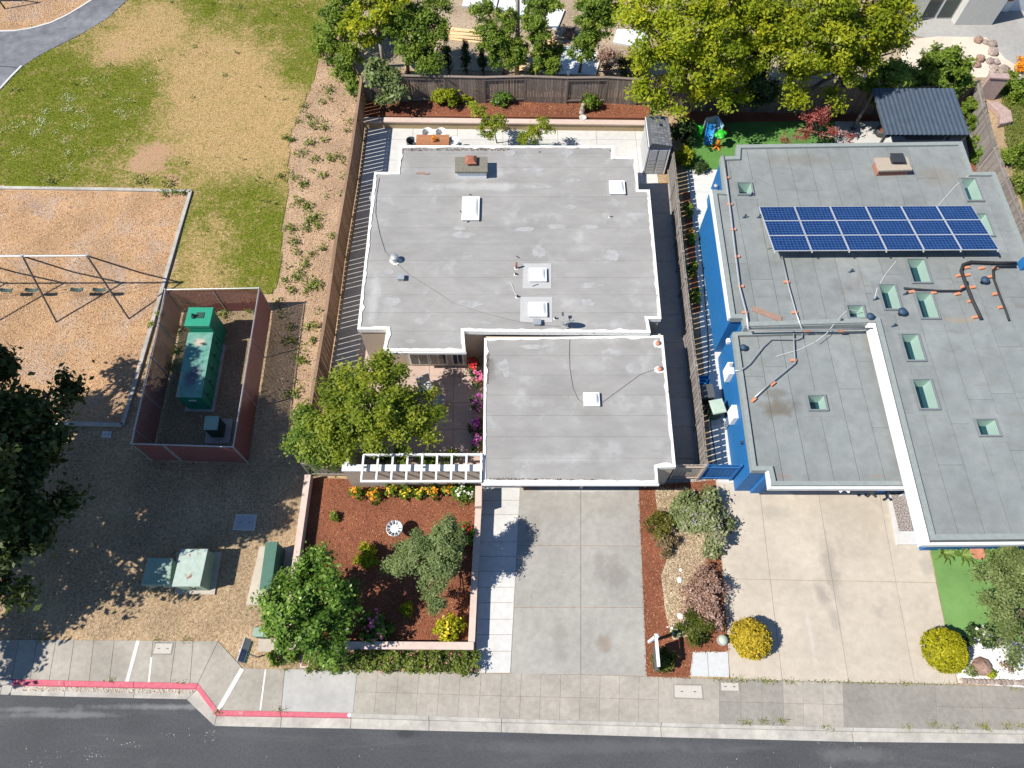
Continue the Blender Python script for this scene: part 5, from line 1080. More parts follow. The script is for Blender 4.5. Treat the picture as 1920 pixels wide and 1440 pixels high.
# ground inside, big switch cabinet, small cabinet
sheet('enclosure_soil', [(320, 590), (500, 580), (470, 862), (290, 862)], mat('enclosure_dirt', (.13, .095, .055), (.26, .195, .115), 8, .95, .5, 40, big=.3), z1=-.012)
SW = T('switch_cabinet', 'large bright green electrical cabinet with stepped top inside the enclosure', 'cabinet', G(380, 720))
lo = poly([(354, 625), (399, 625), (377, 745), (331, 744)], 1.25); up_ = poly([(350, 576), (394, 576), (389, 612), (344, 611)], 1.75)
sh = [(up_[1][0] - lo[1][0]), 0]
MB().prism([(lo[0][0], up_[2][1] + .02), (lo[1][0], up_[2][1] + .02), lo[2], lo[3]], 0, 1.25).build('body', M_green, SW, bevel=.015)
MB().prism(offset([(lo[0][0], up_[2][1] - .06), (lo[1][0], up_[2][1] - .06), lo[2], lo[3]], -.02), 1.252, 1.275).build('top_cover', M_green_fade, SW)
ub = [(lo[0][0] - .03, up_[2][1] + .04), (lo[1][0] + .02, up_[2][1] + .04), (lo[1][0] + .02, up_[1][1]), (lo[0][0] - .03, up_[0][1])]
MB().prism(offset(ub, .05), 0, 1.6).build('tower', M_green, SW); MB().prism(ub, 1.58, 1.75).build('tower_lid', M_green, SW, bevel=.015)
cc_ = (sum(p[0] for p in ub) / 4, sum(p[1] for p in ub) / 4)
MB().box((cc_[0] + .05, cc_[1] + .05, 1.76), (.35, .3, .03)).build('hatch', M_dkgreen, SW)
MB().lathe((cc_[0] - .22, cc_[1] - .02, 1.75), [(.12, 0), (.12, .05), (.07, .1), (.05, .22), (.02, .25)], 10).build('lifting_lug', M_dkgreen, SW, True)
MB().box(((lo[2][0] + lo[3][0]) / 2 + .05, lo[2][1] - .012, .95), (.32, .02, .1)).build('nameplate', M_white, SW)
for k in range(5):
    tq = (k + .5) / 5; pq = lerp((lo[1][0], up_[2][1]), lo[2], tq); MB().box((pq[0] + .006, pq[1], .62), (.014, .02, 1.15)).build('door_seam', M_dkgreen, SW); MB().box((pq[0] + .02, pq[1] + .1, .7), (.03, .05, .14)).build('door_handle', M_dark, SW)
MB().prism(offset(lo + [], -.12), -.02, .05).build('plinth', M_conc_side, SW)
bx_ = poly([(385, 780), (411, 780), (407, 806), (381, 806)], .9)
SB2 = T('small_cabinet', 'small dark green cabinet with pale lid in the corner of the enclosure', 'cabinet', (bx_[0][0] + .3, bx_[3][1] + .3, 0))
MB().prism(offset(bx_, .02), -.02, .87).build('body', M_dkgreen, SB2); MB().prism(bx_, .86, .9).build('lid', M_sage, SB2); MB().prism(offset(bx_, -.25), -.02, .04).build('plinth', M_conc_side, SB2)
def cabinet(label, pts, z, body, top, lip=.03, rounded=0, pad=None, name='utility_cabinet', vents=True):
    q = poly(pts, z); cx, cy_ = sum(p[0] for p in q) / 4, sum(p[1] for p in q) / 4; t = T(name, label, 'cabinet', (cx, cy_, 0))
    b = MB().prism(offset(q, lip), .0, z - .06).build('body', body, t, bevel=rounded or .01); l_ = MB().prism(q, z - .07, z).build('lid', top, t, bevel=rounded or .015)
    x1 = q[1][0]; fyy = (q[2][1] + q[3][1]) / 2 + lip
    MB().box((cx, fyy - .004, z * .45), (.02, .012, z * .75)).build('door_seam', M_dark, t); MB().box((cx + .1, fyy - .02, z * .5), (.05, .05, .12)).build('latch', M_dark, t)
    for k in range(4): MB().box((cx - .12, fyy - .006, z * .25 + k * .04), (.16, .014, .018)).build('louvre', M_dark, t)
    MB().box((cx + .14, fyy - .006, z * .72), (.12, .012, .08)).build('warning_label', M_conc_pale, t)
    MB().prism(offset(q, -.012), z - .075, z - .055).build('lid_lip', body, t)
    if pad: MB().prism(poly(pad, .05), -.06, .05).build('pad', M_conc_tan, t)
    return t
cabinet('low sage green utility cabinet with rounded lid, left of the rusty one', [(277, 1046), (324, 1046), (318, 1097), (264, 1097)], .75, M_sage, M_sage, .02, .06)
cabinet('tall sage green utility cabinet with rust streaked lid on the verge', [(339, 1029), (390, 1029), (375, 1099), (322, 1099)], 1.05, M_sage, M_sage_rust, .03, 0, [(330, 1035), (415, 1035), (402, 1115), (328, 1113)])
cabinet('slim dark green utility cabinet on a pale concrete pad by the planter wall', [(498, 1016), (521, 1016), (508, 1105), (486, 1104)], 1.2, M_bottle, M_bottle, .02, 0, [(487, 1024), (550, 1026), (540, 1134), (461, 1134)])
cabinet('small sage green box on a broken concrete pad beside the parking sign', [(476, 1176), (500, 1176), (497, 1194), (473, 1193)], .6, M_bottle, M_sage, .01, 0, [(485, 1198), (522, 1198), (520, 1222), (482, 1222)])
# street sign
b = G(483, 1232); SG = T('street_sign', 'park sign with pale board over green board on a steel post', 'sign', b)
MB().tube([(b[0], b[1], -.02), (b[0], b[1], 2.0)], .03, 8).build('post', M_galv, SG)
for z0, z1, wd, m, nm, x_ in ((1.36, 2.02, .82, M_signwhite, 'upper_board', -.05), (1.06, 1.32, .76, M_signgreen, 'lower_board', -.05)):
    bo = MB().box((b[0] + .05, b[1] + .05, (z0 + z1) / 2), (.02, wd, z1 - z0), -.18).build(nm, m, SG)
    fx_ = b[0] + .0625; ca, sa = math.cos(-.18), math.sin(-.18)
    def mark(y0, z_, w_, h_, mm):
        MB().box((b[0] + .05 + .012 * ca - y0 * sa, b[1] + .05 + .012 * sa + y0 * ca, z_), (.004, w_, h_), -.18).build('printed_mark', mm, bo)
    if m is M_signwhite:
        mark(-.17, 1.69, .40, .60, M_signblue)
        for r_ in range(4):
            for k in range(4): mark(-.32 + k * .1 + (r_ % 2) * .015, 1.86 - r_ * .12, .065, .035, M_signwhite)
    else:
        for k in range(6): mark(-.26 + k * .1, 1.19, .05, .07, M_white)

# ================================================================== SWINGS AND PLAY AREA
ZS = 3.2
SWG = T('swing_set', 'steel A frame swing set standing in the wood chip pit', 'swing set', G(121, 557))
ap = [Vector(G(163, 479.5, ZS)), Vector(G(42, 480, ZS))]; stp = ap[1] - ap[0]
foot = [(Vector(G(242, 598)), Vector(G(266, 512))), (Vector(G(106, 604)), Vector(G(137, 510)))]
feet = [foot[0], foot[1], (foot[1][0] + stp, foot[1][1] + stp), (foot[1][0] + stp * 2, foot[1][1] + stp * 2)]
ap += [ap[1] + stp, ap[1] + stp * 2]
MB().tube([ap[0] - stp * .02, ap[3]], .045, 10).build('top_bar', M_galv, SWG)
for a_, (f1, f2) in zip(ap, feet):
    for f in (f1, f2): MB().tube([a_, (f.x, f.y, 0)], .04, 8).build('leg', M_charcoal, SWG)
    MB().lathe((a_.x, a_.y, a_.z - .07), [(.07, 0), (.08, .06), (.07, .13)], 10).build('joint_collar', M_galv, SWG)
for k, (px, py) in enumerate(((187, 540), (145, 541), (60, 541), (13, 541))):
    c = Vector(G(px, py, .62)); tb = (Vector((c.x, 0, 0)) - ap[0]).dot(stp.normalized()); c.y = (ap[0] + stp.normalized() * ((c.x - ap[0].x) / stp.normalized().x)).y
    mb = MB(); n = 6; vs = []; fs = []
    for i in range(n + 1):
        u = i / n * 2 - 1
        for s in (-1, 1): vs.append((c.x + u * .29, c.y + s * .09, .56 + .10 * u * u))
    for i in range(n): fs.append((2 * i, 2 * i + 2, 2 * i + 3, 2 * i + 1))
    s_ = mb.add(vs, fs).build('swing_seat', mat('swing_rubber', (.03, .06, .055), (.05, .085, .075), 6, .6, .05), SWG); so_ = s_.modifiers.new('solid', 'SOLIDIFY'); so_.thickness = .025
    for s in (-1, 1): MB().tube([(c.x + s * .29, c.y, .66), (c.x + s * .33, c.y, ZS - .03)], .008, 5).build('chain', M_galv, s_)
b = G(10, 17); PS = T('play_frame', 'dark green steel play frame leg at the edge of the chip area', 'play frame', b)
MB().tube([(b[0], b[1], -.02), (b[0] - .05, b[1], 2.4)], .05, 8).build('post', M_dkgreen, PS); MB().tube([(b[0] - .05, b[1], 2.38), (b[0] - 2.4, b[1] + .5, 2.4)], .05, 8).build('crossbar', M_dkgreen, PS)
MB().box((b[0] - .9, b[1] + .9, 1.6), (1.3, .9, .9)).build('play_panel', M_dkgreen, PS); MB().tube([(b[0] - 2.4, b[1] + .5, -.02), (b[0] - 2.4, b[1] + .5, 2.4)], .05, 8).build('post', M_dkgreen, PS)

# ================================================================== BACK GARDEN THINGS
c = G(1228, 290); SHD = T('garden_shed', 'grey garden shed with shingle roof and double doors by the side fence', 'shed', c)
rt = poly([(1219, 216), (1262, 216), (1261, 270), (1217, 270)], 2.15); x0, x1, y0, y1 = rt[3][0] + .05, rt[2][0] - .05, rt[3][1] + .06, rt[0][1] - .05
MB().box(((x0 + x1) / 2, (y0 + y1) / 2, .95), (x1 - x0, y1 - y0, 1.9)).build('wall', M_shed, SHD)
zr = lambda x: 2.08 + .2 * (1 - abs((x - (x0 + .22)) / (x1 - x0)))
xr = x0 + .1
MB().add([(x0 - .06, y0 - .08, 1.93), (xr, y0 - .08, 2.2), (x1 + .06, y0 - .08, 2.02), (x0 - .06, y1 + .06, 1.93), (xr, y1 + .06, 2.2), (x1 + .06, y1 + .06, 2.02), (x0 - .06, y0 - .08, 1.88), (x1 + .06, y0 - .08, 1.88), (x0 - .06, y1 + .06, 1.88), (x1 + .06, y1 + .06, 1.88)],
         [(0, 1, 4, 3), (1, 2, 5, 4), (0, 6, 7, 2, 1), (3, 4, 5, 9, 8), (6, 8, 9, 7), (0, 3, 8, 6), (2, 7, 9, 5)]).build('roof', M_charcoal, SHD)
sl_ang = math.atan2(.18, x1 + .06 - xr); nrow = 11; ncol = 6
for j in range(nrow):
    for i in range(ncol):
        yy = y0 - .08 + (y1 - y0 + .14) * (j + .5) / nrow; t = (i + .5) / ncol; xx = xr + (x1 + .06 - xr) * t; zz = 2.2 - .18 * t
        piece('shingle', M_shingle, SHD, (xx, yy, zz + .012), ((x1 + .06 - xr) / ncol - .012, (y1 - y0 + .14) / nrow - .014, .014), 0, 0, sl_ang)
MB().bar((x0 - .02, y0 - .1, 1.96), (x0 - .02, y1 + .08, 1.96), .05, .1).build('trim', M_white, SHD)
for s in (0, 1):
    xa_ = x0 + .08 + s * (x1 - x0 - .1) / 2; wd = (x1 - x0 - .2) / 2
    d_ = MB().box((xa_ + wd / 2, y0 - .02, .9), (wd, .04, 1.7)).build('door', M_shed, SHD)
    for k in range(7): MB().box((xa_ + wd / 2, y0 - .045, .2 + k * .11), (wd - .1, .012, .03)).build('louvre', M_conc_side, d_)
    MB().box((xa_ + wd / 2, y0 - .045, 1.35), (wd - .08, .012, .7)).build('door_panel', M_alu, d_)
for xx in (x0, x1): MB().box((xx, y0 - .01, .95), (.07, .07, 1.9)).build('corner_trim', M_white, SHD)
# gazebo
ZZ = 2.45; gz = poly([(1640, 174), (1785, 173), (1810, 250), (1659, 251)], ZZ); c = G(1700, 250)
GZ = T('gazebo', 'dark gazebo with ribbed blue grey metal roof over the white patio', 'gazebo', (gz[3][0], gz[3][1], 0))
x0, x1 = (gz[0][0] + gz[3][0]) / 2, (gz[1][0] + gz[2][0]) / 2; y0, y1 = gz[3][1], gz[0][1]; zt = lambda y: ZZ + .12 * (y - y0) / (y1 - y0)
mb = MB(); n = 72; vs = []; fs = []
for i in range(n + 1):
    zz = .035 * (1 if (i // 2) % 2 else 0)
    for yy in (y0 - .12, y1 + .12): vs.append((x0 - .1 + (x1 - x0 + .2) * i / n, yy, zt(yy) + .05 + zz))
for i in range(n): fs.append((2 * i, 2 * i + 2, 2 * i + 3, 2 * i + 1))
r_ = mb.add(vs, fs).build('roof_sheet', M_corr, GZ); so_ = r_.modifiers.new('solid', 'SOLIDIFY'); so_.thickness = .01
for px, py in ((x0, y0), (x1, y0), (x0, y1), (x1, y1)): MB().box((px, py, zt(py) / 2), (.11, .11, zt(py))).build('post', M_charcoal, GZ); MB().box((px, py, .03), (.2, .2, .06)).build('post_foot', M_charcoal, GZ)
for a_, b_ in (((x0, y0), (x1, y0)), ((x0, y1), (x1, y1)), ((x0, y0), (x0, y1)), ((x1, y0), (x1, y1))):
    MB().bar((*a_, zt(a_[1]) - .05), (*b_, zt(b_[1]) - .05), .09, .13).build('beam', M_charcoal, GZ)
for k in range(1, 6): xx = x0 + (x1 - x0) * k / 6; MB().bar((xx, y0, zt(y0) + .01), (xx, y1, zt(y1) + .01), .05, .07).build('rafter', M_charcoal, GZ)
def sofa(label, c, wd, rz):
    t = T('outdoor_sofa', label, 'sofa', c); m4 = Matrix.Translation(c) @ Matrix.Rotation(rz, 4, 'Z')
    def b(nm, ctr, d, m, bev=.02): q = m4 @ Vector(ctr); return MB().box(q, d, rz).build(nm, m, t, bevel=bev)
    b('frame', (0, 0, .15), (wd, .8, .2), M_charcoal); b('backrest', (0, .34, .52), (wd, .16, .5), M_fabric, .05)
    for s in (-1, 1): b('arm', (s * (wd / 2 - .06), -.05, .4), (.12, .6, .3), M_charcoal)
    for k in range(2): b('cushion', ((k - .5) * (wd - .3) / 2, -.06, .33), ((wd - .3) / 2 - .02, .6, .15), M_fabric, .05)
c = G(1722, 262); sofa('dark outdoor sofa under the gazebo roof edge', (c[0] + .3, c[1] + .35, .006), 2.0, math.pi)
c = G(1790, 262); t = T('fire_table', 'low dark slatted table under the right end of the gazebo', 'table', (c[0], c[1] + .3, .006))
MB().box((c[0], c[1] + .3, .36), (1.0, .8, .06)).build('top', M_wood, t)
for sx in (-1, 1):
    for sy in (-1, 1): MB().box((c[0] + sx * .42, c[1] + .3 + sy * .32, .17), (.07, .07, .33)).build('leg', M_charcoal, t)
c = G(1655, 243, .4); t = T('round_planter', 'round dark planter beside the left gazebo post', 'planter', (c[0], c[1], .006)); MB().lathe((c[0], c[1], .006), [(.2, 0), (.3, .35), (.32, .42), (.26, .42), (.24, .34)], 18).build('pot', M_charcoal, t, True)
MB().lathe((c[0], c[1], .33), [(.235, 0), (.235, .04)], 16).build('soil', M_mulch, t)
# dining set
c = G(811, 264, .74); DT = T('dining_table', 'oiled wood dining table on the back patio behind the roof', 'table', (c[0], c[1], .004))
for k in range(5): piece('tabletop_plank', M_wood, DT, (c[0], c[1] - .36 + k * .18, .725), (1.75, .172, .035))
for sx in (-1, 1):
    for sy in (-1, 1): MB().box((c[0] + sx * .78, c[1] + sy * .36, .355), (.08, .08, .70)).build('leg', M_wood, DT)
def tub_chair(label, x, y, rz, m, grp):
    t = T('tub_chair', label, 'chair', (x, y, .004), grp); vs = []; fs = []; n = 14; mt = Matrix.Translation((x, y, .004)) @ Matrix.Rotation(rz, 4, 'Z')
    for k in range(n + 1):
        a = math.pi * (-.12) + math.pi * 1.24 * k / n; h = .72 + .08 * math.sin(max(0, math.pi * k / n))
        for r, z in ((.22, .42), (.27, .55), (.285, h)): vs.append(mt @ Vector((r * math.cos(a), r * math.sin(a), z)))
    for k in range(n):
        for j in range(2): fs.append((k * 3 + j, k * 3 + j + 1, (k + 1) * 3 + j + 1, (k + 1) * 3 + j))
    o = MB().add(vs, fs).build('shell', m, t, True); q = o.modifiers.new('solid', 'SOLIDIFY'); q.thickness = .02
    MB().lathe((x, y, .40), [(.24, 0), (.25, .03), (.22, .06)], 16).build('seat', m, t, True)
    for k in range(4): a = math.pi / 4 + k * math.pi / 2 + rz; MB().tube([(x + .16 * math.cos(a), y + .16 * math.sin(a), .41), (x + .24 * math.cos(a), y + .24 * math.sin(a), .004)], .014, 6).build('leg', M_wood, t)
for dx, dy, rz, m, lb in ((-.3, .62, 0, M_white, 'left of the two white tub chairs behind the wooden dining table'), (.42, .62, 0, M_white, 'right of the two white tub chairs behind the wooden dining table'), (-1.1, .0, math.pi / 2, M_charcoal, 'dark tub chair at the left end of the dining table'), (1.12, .02, -math.pi / 2, M_white_old, 'pale tub chair at the right end of the dining table')):
    tub_chair(lb, c[0] + dx, c[1] + dy, rz, m, 'chairs around the dining table')
t = T('centrepiece', 'amber bowl of flowers on the dining table', 'bowl', (c[0] + .05, c[1], .745)); MB().lathe((c[0] + .05, c[1], .743), [(.06, 0), (.12, .08), (.13, .1), (.1, .09)], 14).build('bowl', M_terra, t, True)
P, N, S, C = leaf_cloud([(c[0] + .05, c[1], .9, .16, .14, .1)], 160, .08, .08); quads('flowers', P, N, S, C, L_bloom_o, t)
# statue and pot in the raised bed
c = G(1092, 208, .6); t = T('stone_statue', 'small grey stone figure beside a shallow bowl in the raised bed', 'statue', (c[0], c[1], .45))
MB().lathe((c[0], c[1], .45), [(.17, 0), (.18, .05), (.12, .1), (.15, .25), (.12, .4), (.07, .46), (.1, .54), (.09, .62), (.02, .67)], 14).build('figure', M_rock_gr, t, True)
MB().lathe((c[0] + .02, c[1] - .42, .45), [(.1, 0), (.2, .07), (.21, .1), (.16, .08), (.02, .05)], 14).build('bowl', M_conc_pale, t, True)
# toddler climber
c = G(1332, 262); PT = T('toy_climber', 'colourful plastic climber with slide, green leaf top and orange foot on the turf', 'toy', (c[0], c[1], .008))
X_, Y_ = c[0], c[1]
MB().box((X_ - .12, Y_ + .55, .55), (.7, .08, 1.1), .3).build('tower_wall', M_plast['grey'], PT, bevel=.03); MB().box((X_ + .35, Y_ + .35, .5), (.08, .75, 1.0), .3).build('side_wall', M_plast['skyblue'], PT, bevel=.03)
MB().box((X_ + .62, Y_ + .35, .3), (.4, .5, .45), .3).build('seat_block', M_plast['red'], PT, bevel=.08); MB().box((X_ - .75, Y_ + .2, .4), (.5, .1, .75), -.4).build('door_panel', M_plast['green'], PT, bevel=.03)
vs = []; fs = []
for i in range(9):
    u = i / 8
    for s, zz in ((-1, .12), (-.85, 0), (.85, 0), (1, .12)): vs.append((X_ - .1 + s * .24 - u * .1, Y_ + .35 - u * .75, .75 * (1 - u) ** 1.6 + .03 + zz))
for i in range(8):
    for j in range(3): k = i * 4 + j; fs.append((k, k + 1, k + 5, k + 4))
o = MB().add(vs, fs).build('slide', M_plast['blue'], PT, True); q = o.modifiers.new('solid', 'SOLIDIFY'); q.thickness = .03
MB().lathe((X_ + .28, Y_ - .55, .01), [(.11, 0), (.09, .4), (.08, .7)], 12).build('tree_trunk', M_plast['orange'], PT, True)
for k in range(5): a = k * 1.256; MB().tube([(X_ + .28, Y_ - .55, .1), (X_ + .28 + .3 * math.cos(a), Y_ - .55 + .3 * math.sin(a), .03)], [.06, .04], 8).build('root', M_plast['orange'], PT)
for k, (dx, dy, r) in enumerate(((0, 0, .24), (.2, .08, .17), (-.2, -.02, .17), (.04, .2, .18), (.02, -.18, .16))): MB().rock((X_ + .28 + dx, Y_ - .5 + dy, .85), r, k, .6).build('leaf_top', M_plast['green'], PT, True)
# front garden ornament: ribbed metal bird bath
c = G(740, 991, .7); BB = T('bird_bath', 'round metal bird bath with pale ribbed dish in the front bed', 'bird bath', (c[0], c[1], .1))
MB().lathe((c[0], c[1], .1), [(.17, 0), (.15, .04), (.05, .08), (.045, .5), (.1, .56)], 16).build('pedestal', M_galv, BB, True); MB().lathe((c[0], c[1], .64), [(.1, 0), (.25, .05), (.33, .12), (.335, .13), (.30, .115), (.2, .05), (.02, .04)], 28).build('dish', M_galv, BB, True)
MB().lathe((c[0], c[1], .675), [(.19, .02), (.17, .035), (.02, .03)], 20).build('bowl_bottom', M_white, BB, True)
for k in range(22):
    a = 2 * math.pi * k / 22; MB().bar((c[0] + .17 * math.cos(a), c[1] + .17 * math.sin(a), .705), (c[0] + .315 * math.cos(a), c[1] + .315 * math.sin(a), .772), .022, .02).build('rib', M_white if k % 2 else M_dark, BB)
# for-sale style post with hanging board
b = (G(1231, 1204, 1.5)[0], G(1238, 1204)[1], 0); SP = T('yard_sign_post', 'white wooden yard sign post with long arm and hanging dark board', 'sign post', (b[0], b[1], .006)); zt_ = 1.75
MB().box((b[0], b[1], .9), (.1, .1, 1.8)).build('post', M_white, SP); MB().add([(b[0] - .06, b[1] - .06, 1.8), (b[0] + .06, b[1] - .06, 1.8), (b[0] + .06, b[1] + .06, 1.8), (b[0] - .06, b[1] + .06, 1.8), (b[0], b[1], 1.9)], [(3, 2, 1, 0), (0, 1, 4), (1, 2, 4), (2, 3, 4), (3, 0, 4)]).build('finial', M_white, SP)
e = G(1231, 1188, 1.55); f = G(1231, 1250, 1.55); MB().box((b[0] - .0, (e[1] + f[1]) / 2, 1.5), (.1, e[1] - f[1], .1)).build('arm', M_white, SP)
MB().box((b[0], b[1] - .68, 1.05), (.025, .85, .62)).build('hanging_board', M_charcoal, SP)
for dy in (-.35, -1.0): MB().tube([(b[0], b[1] + dy, 1.35), (b[0], b[1] + dy, 1.46)], .01, 6).build('hook', M_dark, SP)
c = G(1355, 1200, .1); t = T('vent_cap', 'pale green round utility cap in the mulch near the golden ball bush', 'cap', (c[0], c[1], 0)); MB().lathe((c[0], c[1], -.01), [(.15, 0), (.16, .16), (.18, .18), (.17, .24), (.02, .27)], 20).build('dome', mat('pale_cap_green', (.33, .39, .33), (.38, .44, .38), 4, .6), t, True); MB().lathe((c[0], c[1], -.01), [(.2, 0), (.2, .03)], 18).build('base_ring', M_conc_side, t)
# rocks
for k, (px, py, r, m, lb) in enumerate(((1840, 1250, .36, M_rock, 'large brown rock on the white gravel by the sidewalk'), (1276, 1155, .14, M_rock_w, 'rounded white stone in the straw beside the planting strip shrubs'), (1275, 1087, .12, M_rock_w, 'small white stone in the middle of the straw bed'), (1277, 1068, .09, M_rock_w, 'smallest white stone at the upper part of the straw bed'))):
    x, y = G2(px, py, .1); tag(MB().rock((x, y, r * .35), r, 11 + k).build('rock', m), lb, 'rock')
ek = T('rock_edging', 'row of grey brown river stones edging the white gravel bed', 'edging', G(1860, 1282))
for k in range(26):
    px = 1803 + k * 7.2; x, y = G2(px, 1277 + (px - 1803) * .03, .05); MB().rock((x, y, .05), random.uniform(.09, .13), 40 + k, .7).build('edging_stone', M_rock_gr, ek)
for k, (px, py, r) in enumerate(((1834, 75, .28), (1848, 78, .2), (1860, 82, .3), (1862, 97, .34), (1838, 110, .3), (1832, 121, .25), (1857, 114, .26), (1868, 115, .25), (1863, 126, .26), (1862, 134, .22), (1882, 131, .36))):
    lb = ['brown stone at the top of the rock cluster in the pebble yard', 'small stone right of the topmost brown stone by the patio', 'dark stone at the patio corner above the mossy one', 'mossy flat stone at the patio corner', 'tan stone in the middle of the pebble yard', 'reddish stone just below the tan one on pebbles', 'blue grey stone in the pebble yard', 'reddish stone touching the blue grey one', 'purple brown stone above the lowest small one', 'lowest small dark stone of the pebble yard', 'large tan boulder furthest right on the pebbles'][k]
    x, y = G2(px, py, .1); tag(MB().rock((x, y, r * .4), r, 80 + k).build('rock', M_rock_gr if k not in (0, 4, 5) else M_rock), lb, 'rock', 'stones in the pebble yard')
# bins and crates in the blue side yard
def wheelie(label, px, py, m, lidm, rz=0.0):
    x, y = G2(px, py, .5); t = T('wheelie_bin', label, 'bin', (x, y, .004)); mt = Matrix.Translation((x, y, .004)) @ Matrix.Rotation(rz, 4, 'Z')
    lo_ = [(-.22, -.25), (.22, -.25), (.22, .22), (-.22, .22)]; hi_ = [(-.29, -.33), (.29, -.33), (.29, .3), (-.29, .3)]
    MB().add([mt @ Vector((a, b, .04)) for a, b in lo_] + [mt @ Vector((a, b, .95)) for a, b in hi_], [(3, 2, 1, 0), (4, 5, 6, 7), (0, 1, 5, 4), (1, 2, 6, 5), (2, 3, 7, 6), (3, 0, 4, 7)]).build('body', m, t, bevel=.02)
    MB().add([mt @ Vector(v) for v in ((-.31, -.36, .96), (.31, -.36, .96), (.31, .32, .96), (-.31, .32, .96), (-.28, -.32, 1.03), (.28, -.32, 1.03), (.28, .28, 1.06), (-.28, .28, 1.06))], [(3, 2, 1, 0), (4, 5, 6, 7), (0, 1, 5, 4), (1, 2, 6, 5), (2, 3, 7, 6), (3, 0, 4, 7)]).build('lid', lidm, t, bevel=.015)
    for s in (-1, 1): p = mt @ Vector((s * .26, .25, .1)); MB().tube([p - Vector((.03, 0, 0)), p + Vector((.03, 0, 0))], .1, 12).build('wheel', M_black, t)
M_binlid = mat('pale_green_lid', (.30, .38, .31), (.36, .44, .37), 4, .5, 0)
wheelie('dark green wheeled bin with pale green lid by the blue wall', 1340, 770, M_dkgreen, M_binlid, .2); wheelie('black wheeled bin against the fence between the houses', 1321, 742, M_black, M_charcoal, .1)
c = G(1318, 720, .4); t = T('plastic_crate', 'bright blue plastic tub by the fence in the narrow side yard', 'tub', (c[0], c[1], .004)); rim([(c[0] - .28, c[1] - .35), (c[0] + .28, c[1] - .35), (c[0] + .28, c[1] + .35), (c[0] - .28, c[1] + .35)], .004, .55, .03).build('side_wall', M_plast['blue'], t); MB().box((c[0], c[1], .03), (.5, .64, .03)).build('base', M_plast['blue'], t)
for k in range(4): MB().box((c[0], c[1] - .24 + k * .16, .4), (.49, .05, .02)).build('rib', M_plast['blue'], t)
tag(MB().tube([G(1311, 445, .03), G(1318, 500, .03), G(1322, 560, .03), G(1328, 630, .03), G(1328, 700, .03), G(1333, 800, .03), G(1343, 868, .03)], .018, 6).build('garden_hose', M_black), 'long black hose along the striped side yard path', 'hose')
# courtyard furniture under the tree
c = G(797, 722, .5); t = T('lounge_chair', 'pale lounge chair half under the courtyard tree', 'chair', (c[0], c[1], .006))
MB().box((c[0], c[1], .36), (.6, .6, .08), .4).build('seat', M_conc_pale, t, bevel=.02); MB().box((c[0] - .1, c[1] + .26, .62), (.6, .08, .5), .4).build('backrest', M_conc_pale, t, bevel=.02)
for sx in (-1, 1):
    for sy in (-1, 1): MB().box((c[0] + sx * .2, c[1] + sy * .2, .165), (.05, .05, .32), .4).build('leg', M_alu, t)
c = G(822, 752, .3); t = T('glazed_pot', 'large grey round pot in the courtyard shade', 'pot', (c[0], c[1], .006)); MB().lathe((c[0], c[1], .006), [(.2, 0), (.33, .25), (.34, .4), (.28, .5), (.25, .48)], 18).build('body', M_conc_side, t, True); MB().lathe((c[0], c[1], .42), [(.24, 0), (.24, .03)], 16).build('soil', M_mulch, t)
# ================================================================== TREES, SHRUBS, FLOWERS
def B(px, py, z, r, rz=None, ry=None): x, y, _ = G(px, py, z); return (x, y, z, r, ry or r, rz or r * .75)
def tree(name, label, base, bl, n, leaf, lm, tm=None, tr=.1, z0=0.0, **k):
    k.setdefault('up', .75); k.setdefault('shell', (.62, 1.16)); k['fill'] = k.get('fill', .35) * .6
    return plant(name, label, k.pop('cat', 'tree'), (*G2(*base, z0), z0), [B(*b) for b in bl], n, leaf, lm, tm, tr, zmin=z0 + .1, **k)
random.seed(31); rng = np.random.default_rng(31)
def shade_blob(px, py, h, r):
    x, y = G2(px, py); k = h / math.tan(R(SUN_EL)); return (x - k * math.cos(R(SHADOW_AZ)), y - k * math.sin(R(SHADOW_AZ)), h, r, r, r * .7)
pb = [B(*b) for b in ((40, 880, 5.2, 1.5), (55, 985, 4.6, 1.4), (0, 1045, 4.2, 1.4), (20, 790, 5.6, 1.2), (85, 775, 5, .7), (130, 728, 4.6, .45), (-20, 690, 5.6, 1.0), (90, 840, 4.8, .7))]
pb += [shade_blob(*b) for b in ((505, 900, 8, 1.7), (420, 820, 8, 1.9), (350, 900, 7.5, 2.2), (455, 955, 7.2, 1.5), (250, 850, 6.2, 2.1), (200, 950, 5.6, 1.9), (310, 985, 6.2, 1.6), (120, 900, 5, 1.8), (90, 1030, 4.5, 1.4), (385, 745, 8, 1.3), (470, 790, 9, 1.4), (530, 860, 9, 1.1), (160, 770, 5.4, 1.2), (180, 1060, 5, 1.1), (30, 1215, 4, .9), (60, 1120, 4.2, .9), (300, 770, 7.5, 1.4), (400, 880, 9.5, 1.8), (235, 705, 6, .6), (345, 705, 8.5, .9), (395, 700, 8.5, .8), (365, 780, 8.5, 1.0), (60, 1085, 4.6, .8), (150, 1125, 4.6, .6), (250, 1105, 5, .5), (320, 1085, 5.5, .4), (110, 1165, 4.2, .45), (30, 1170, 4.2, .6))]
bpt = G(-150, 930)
plant('park_tree', 'big dark spreading tree at the left edge shading the verge', 'tree', bpt, pb, 115000, .25, L_park, None, .32, clump=.5, fill=.5, fork=.4, zmin=1.5, shell=(.6, 1.2))
